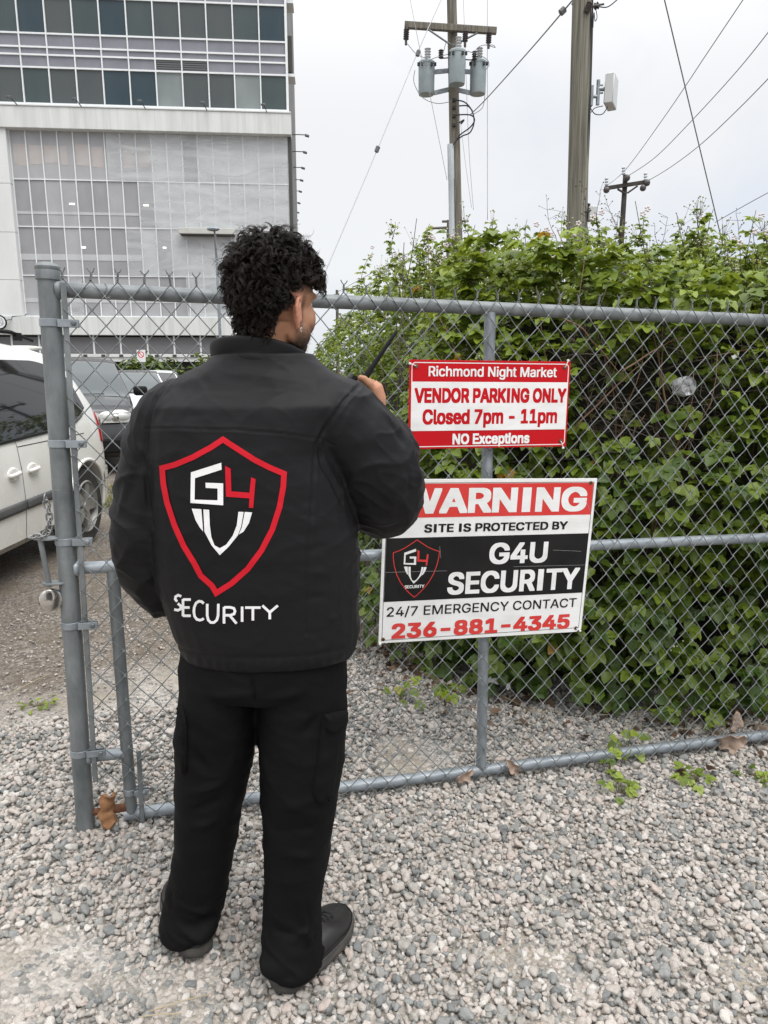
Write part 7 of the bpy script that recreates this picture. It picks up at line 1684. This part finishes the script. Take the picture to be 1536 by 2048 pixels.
while cnt < 1150 and tries < 20000:
    tries += 1
    d = Vector((man_rng.gauss(0, 1), man_rng.gauss(0, 1), man_rng.gauss(0, 1))).normalized()
    h = bvh.ray_cast(HM @ (Vector((-.01, 0, .03)) + d * .3), -(HM.to_3x3() @ d))
    if h[0] is None: continue
    l = HM.inverted() @ h[0]; x, y, z = l.x, abs(l.y), l.z
    if x > .072 or z < -.105: continue
    top_ok = z > .050 and x < .02 + .8 * (z - .02)
    back_ok = x < -.048 and z > -.078 - .15 * max(0, y - .03)
    mid_ok = x < -.024 and z > .0
    if not (top_ok or back_ok or mid_ok): continue
    if y > .064 and z < .030 and x > -.058: continue
    nr = HM.to_3x3() @ Vector((d.x, d.y, d.z)); nr = (nr * .6 + h[1] * .6).normalized()
    if z < -.03: ln, dr, rad = man_rng.uniform(.026, .040), 1.0, .0085
    elif x < -.03 and z < .06: ln, dr, rad = man_rng.uniform(.036, .056), 1.0, .0105
    elif x > .03: ln, dr, rad = man_rng.uniform(.045, .070), 1.5, .0100
    else: ln, dr, rad = man_rng.uniform(.040, .062), .7, .0115
    if y > .062 and z < .085 and x > -.04: ln *= .55
    sweep = HM.to_3x3() @ Vector((.25 if x > .0 else -.10, 0, 0))
    curl_lock(V, F, h[0] - nr * .003, nr, ln, rad * man_rng.uniform(.7, 1.2), man_rng.uniform(.8, 1.7), dr, 8, .00095, sweep); cnt += 1
for k in range(90):        # flyaway curls at the outline
    d = Vector((man_rng.gauss(-.2, 1), man_rng.gauss(0, 1), abs(man_rng.gauss(.5, .8)))).normalized(); h = bvh.ray_cast(HM @ (Vector((-.01, 0, .03)) + d * .3), -(HM.to_3x3() @ d))
    if h[0] is None: continue
    l = HM.inverted() @ h[0]
    if l.z < .05 or l.x > .06: continue
    curl_lock(V, F, h[0], HM.to_3x3() @ d, man_rng.uniform(.055, .078), .011, man_rng.uniform(.8, 1.6), .5, 2, .0006, Vector((0, 0, 0)))
hair = link_mesh('hair', np_mesh('hair', V, F), HAIR, person, 170)
# short cropped fade round the ear and stubble: fine bristles
V, F = [], []
tri = len(person.data.vertices); idx = np.where(((scalp > .25) | (beard > .35)) & head)[0]
No = get_no(person.data)
for i in man_rng.choices(list(idx), k=5200):
    p = Vector(Pn[i]); n_ = Vector(No[i]); s_ = max(scalp[i], beard[i]); L_ = (.0035 + .006 * man_rng.random()) * s_; dn = (n_ + Vector((0, 0, -.9)) + Vector((man_rng.gauss(0, .3), man_rng.gauss(0, .3), man_rng.gauss(0, .3)))).normalized(); p += Vector((man_rng.uniform(-.002, .002), man_rng.uniform(-.002, .002), man_rng.uniform(-.002, .002)))
    u = n_.cross(dn); u = u.normalized() * .00035 if u.length > 1e-5 else Vector((.0003, 0, 0)); b0 = len(V); V += [tuple(p - u), tuple(p + u), tuple(p + dn * L_ + n_ * .001), tuple(p + dn * L_ + n_ * .001)]; F.append((b0, b0 + 1, b0 + 2, b0 + 3))
bm_ = np_mesh('stubble', V, F); link_mesh('stubble', bm_, HAIR, person, 0)

# ---------------- handheld radio
rad_o = thing('handheld_radio', 'black handheld two way radio with long antenna in the man\'s right hand', 'radio')
zx = rax; yx = Vector((0, 1, 0)); yx = (yx - zx * yx.dot(zx)).normalized(); xx_ = yx.cross(zx)
RM = Matrix(((xx_.x, yx.x, zx.x, RB.x), (xx_.y, yx.y, zx.y, RB.y), (xx_.z, yx.z, zx.z, RB.z), (0, 0, 0, 1))); rad_o.matrix_world = RM
b = MB(); b.box((-.012, 0, -.052), (.054, .032, .106)); b.build('radio_body', BLACKP, rad_o, bevel=.006, seg=2)
b = MB(); b.box((-.012, -.017, -.062), (.044, .003, .07))
b.build('front_panel', TRIM, rad_o, bevel=.001)
b = MB(); b.lathe([(.003, 0), (.0095, .0), (.0095, .020), (.0088, .024), (.0085, .040), (.0068, .06), (.0058, .09), (.0050, .13), (.0044, .165), (.0020, .170)], 14); a_ = b.build('antenna', BLACKP, rad_o, 40)
b = MB(); b.lathe([(.002, .0), (.0088, .0), (.0092, .003), (.0088, .006), (.002, .006)], 14, X=Matrix.Translation((0, 0, .008))); b.build('antenna_ring', CHAIN, a_)
for x_ in (-.019, -.033):
    b = MB(); b.lathe([(.002, 0), (.007, 0), (.0068, .012), (.002, .013)], 12, X=Matrix.Translation((x_, 0, .001))); b.build('knob', TRIM if x_ < -.02 else BLACKP, rad_o)
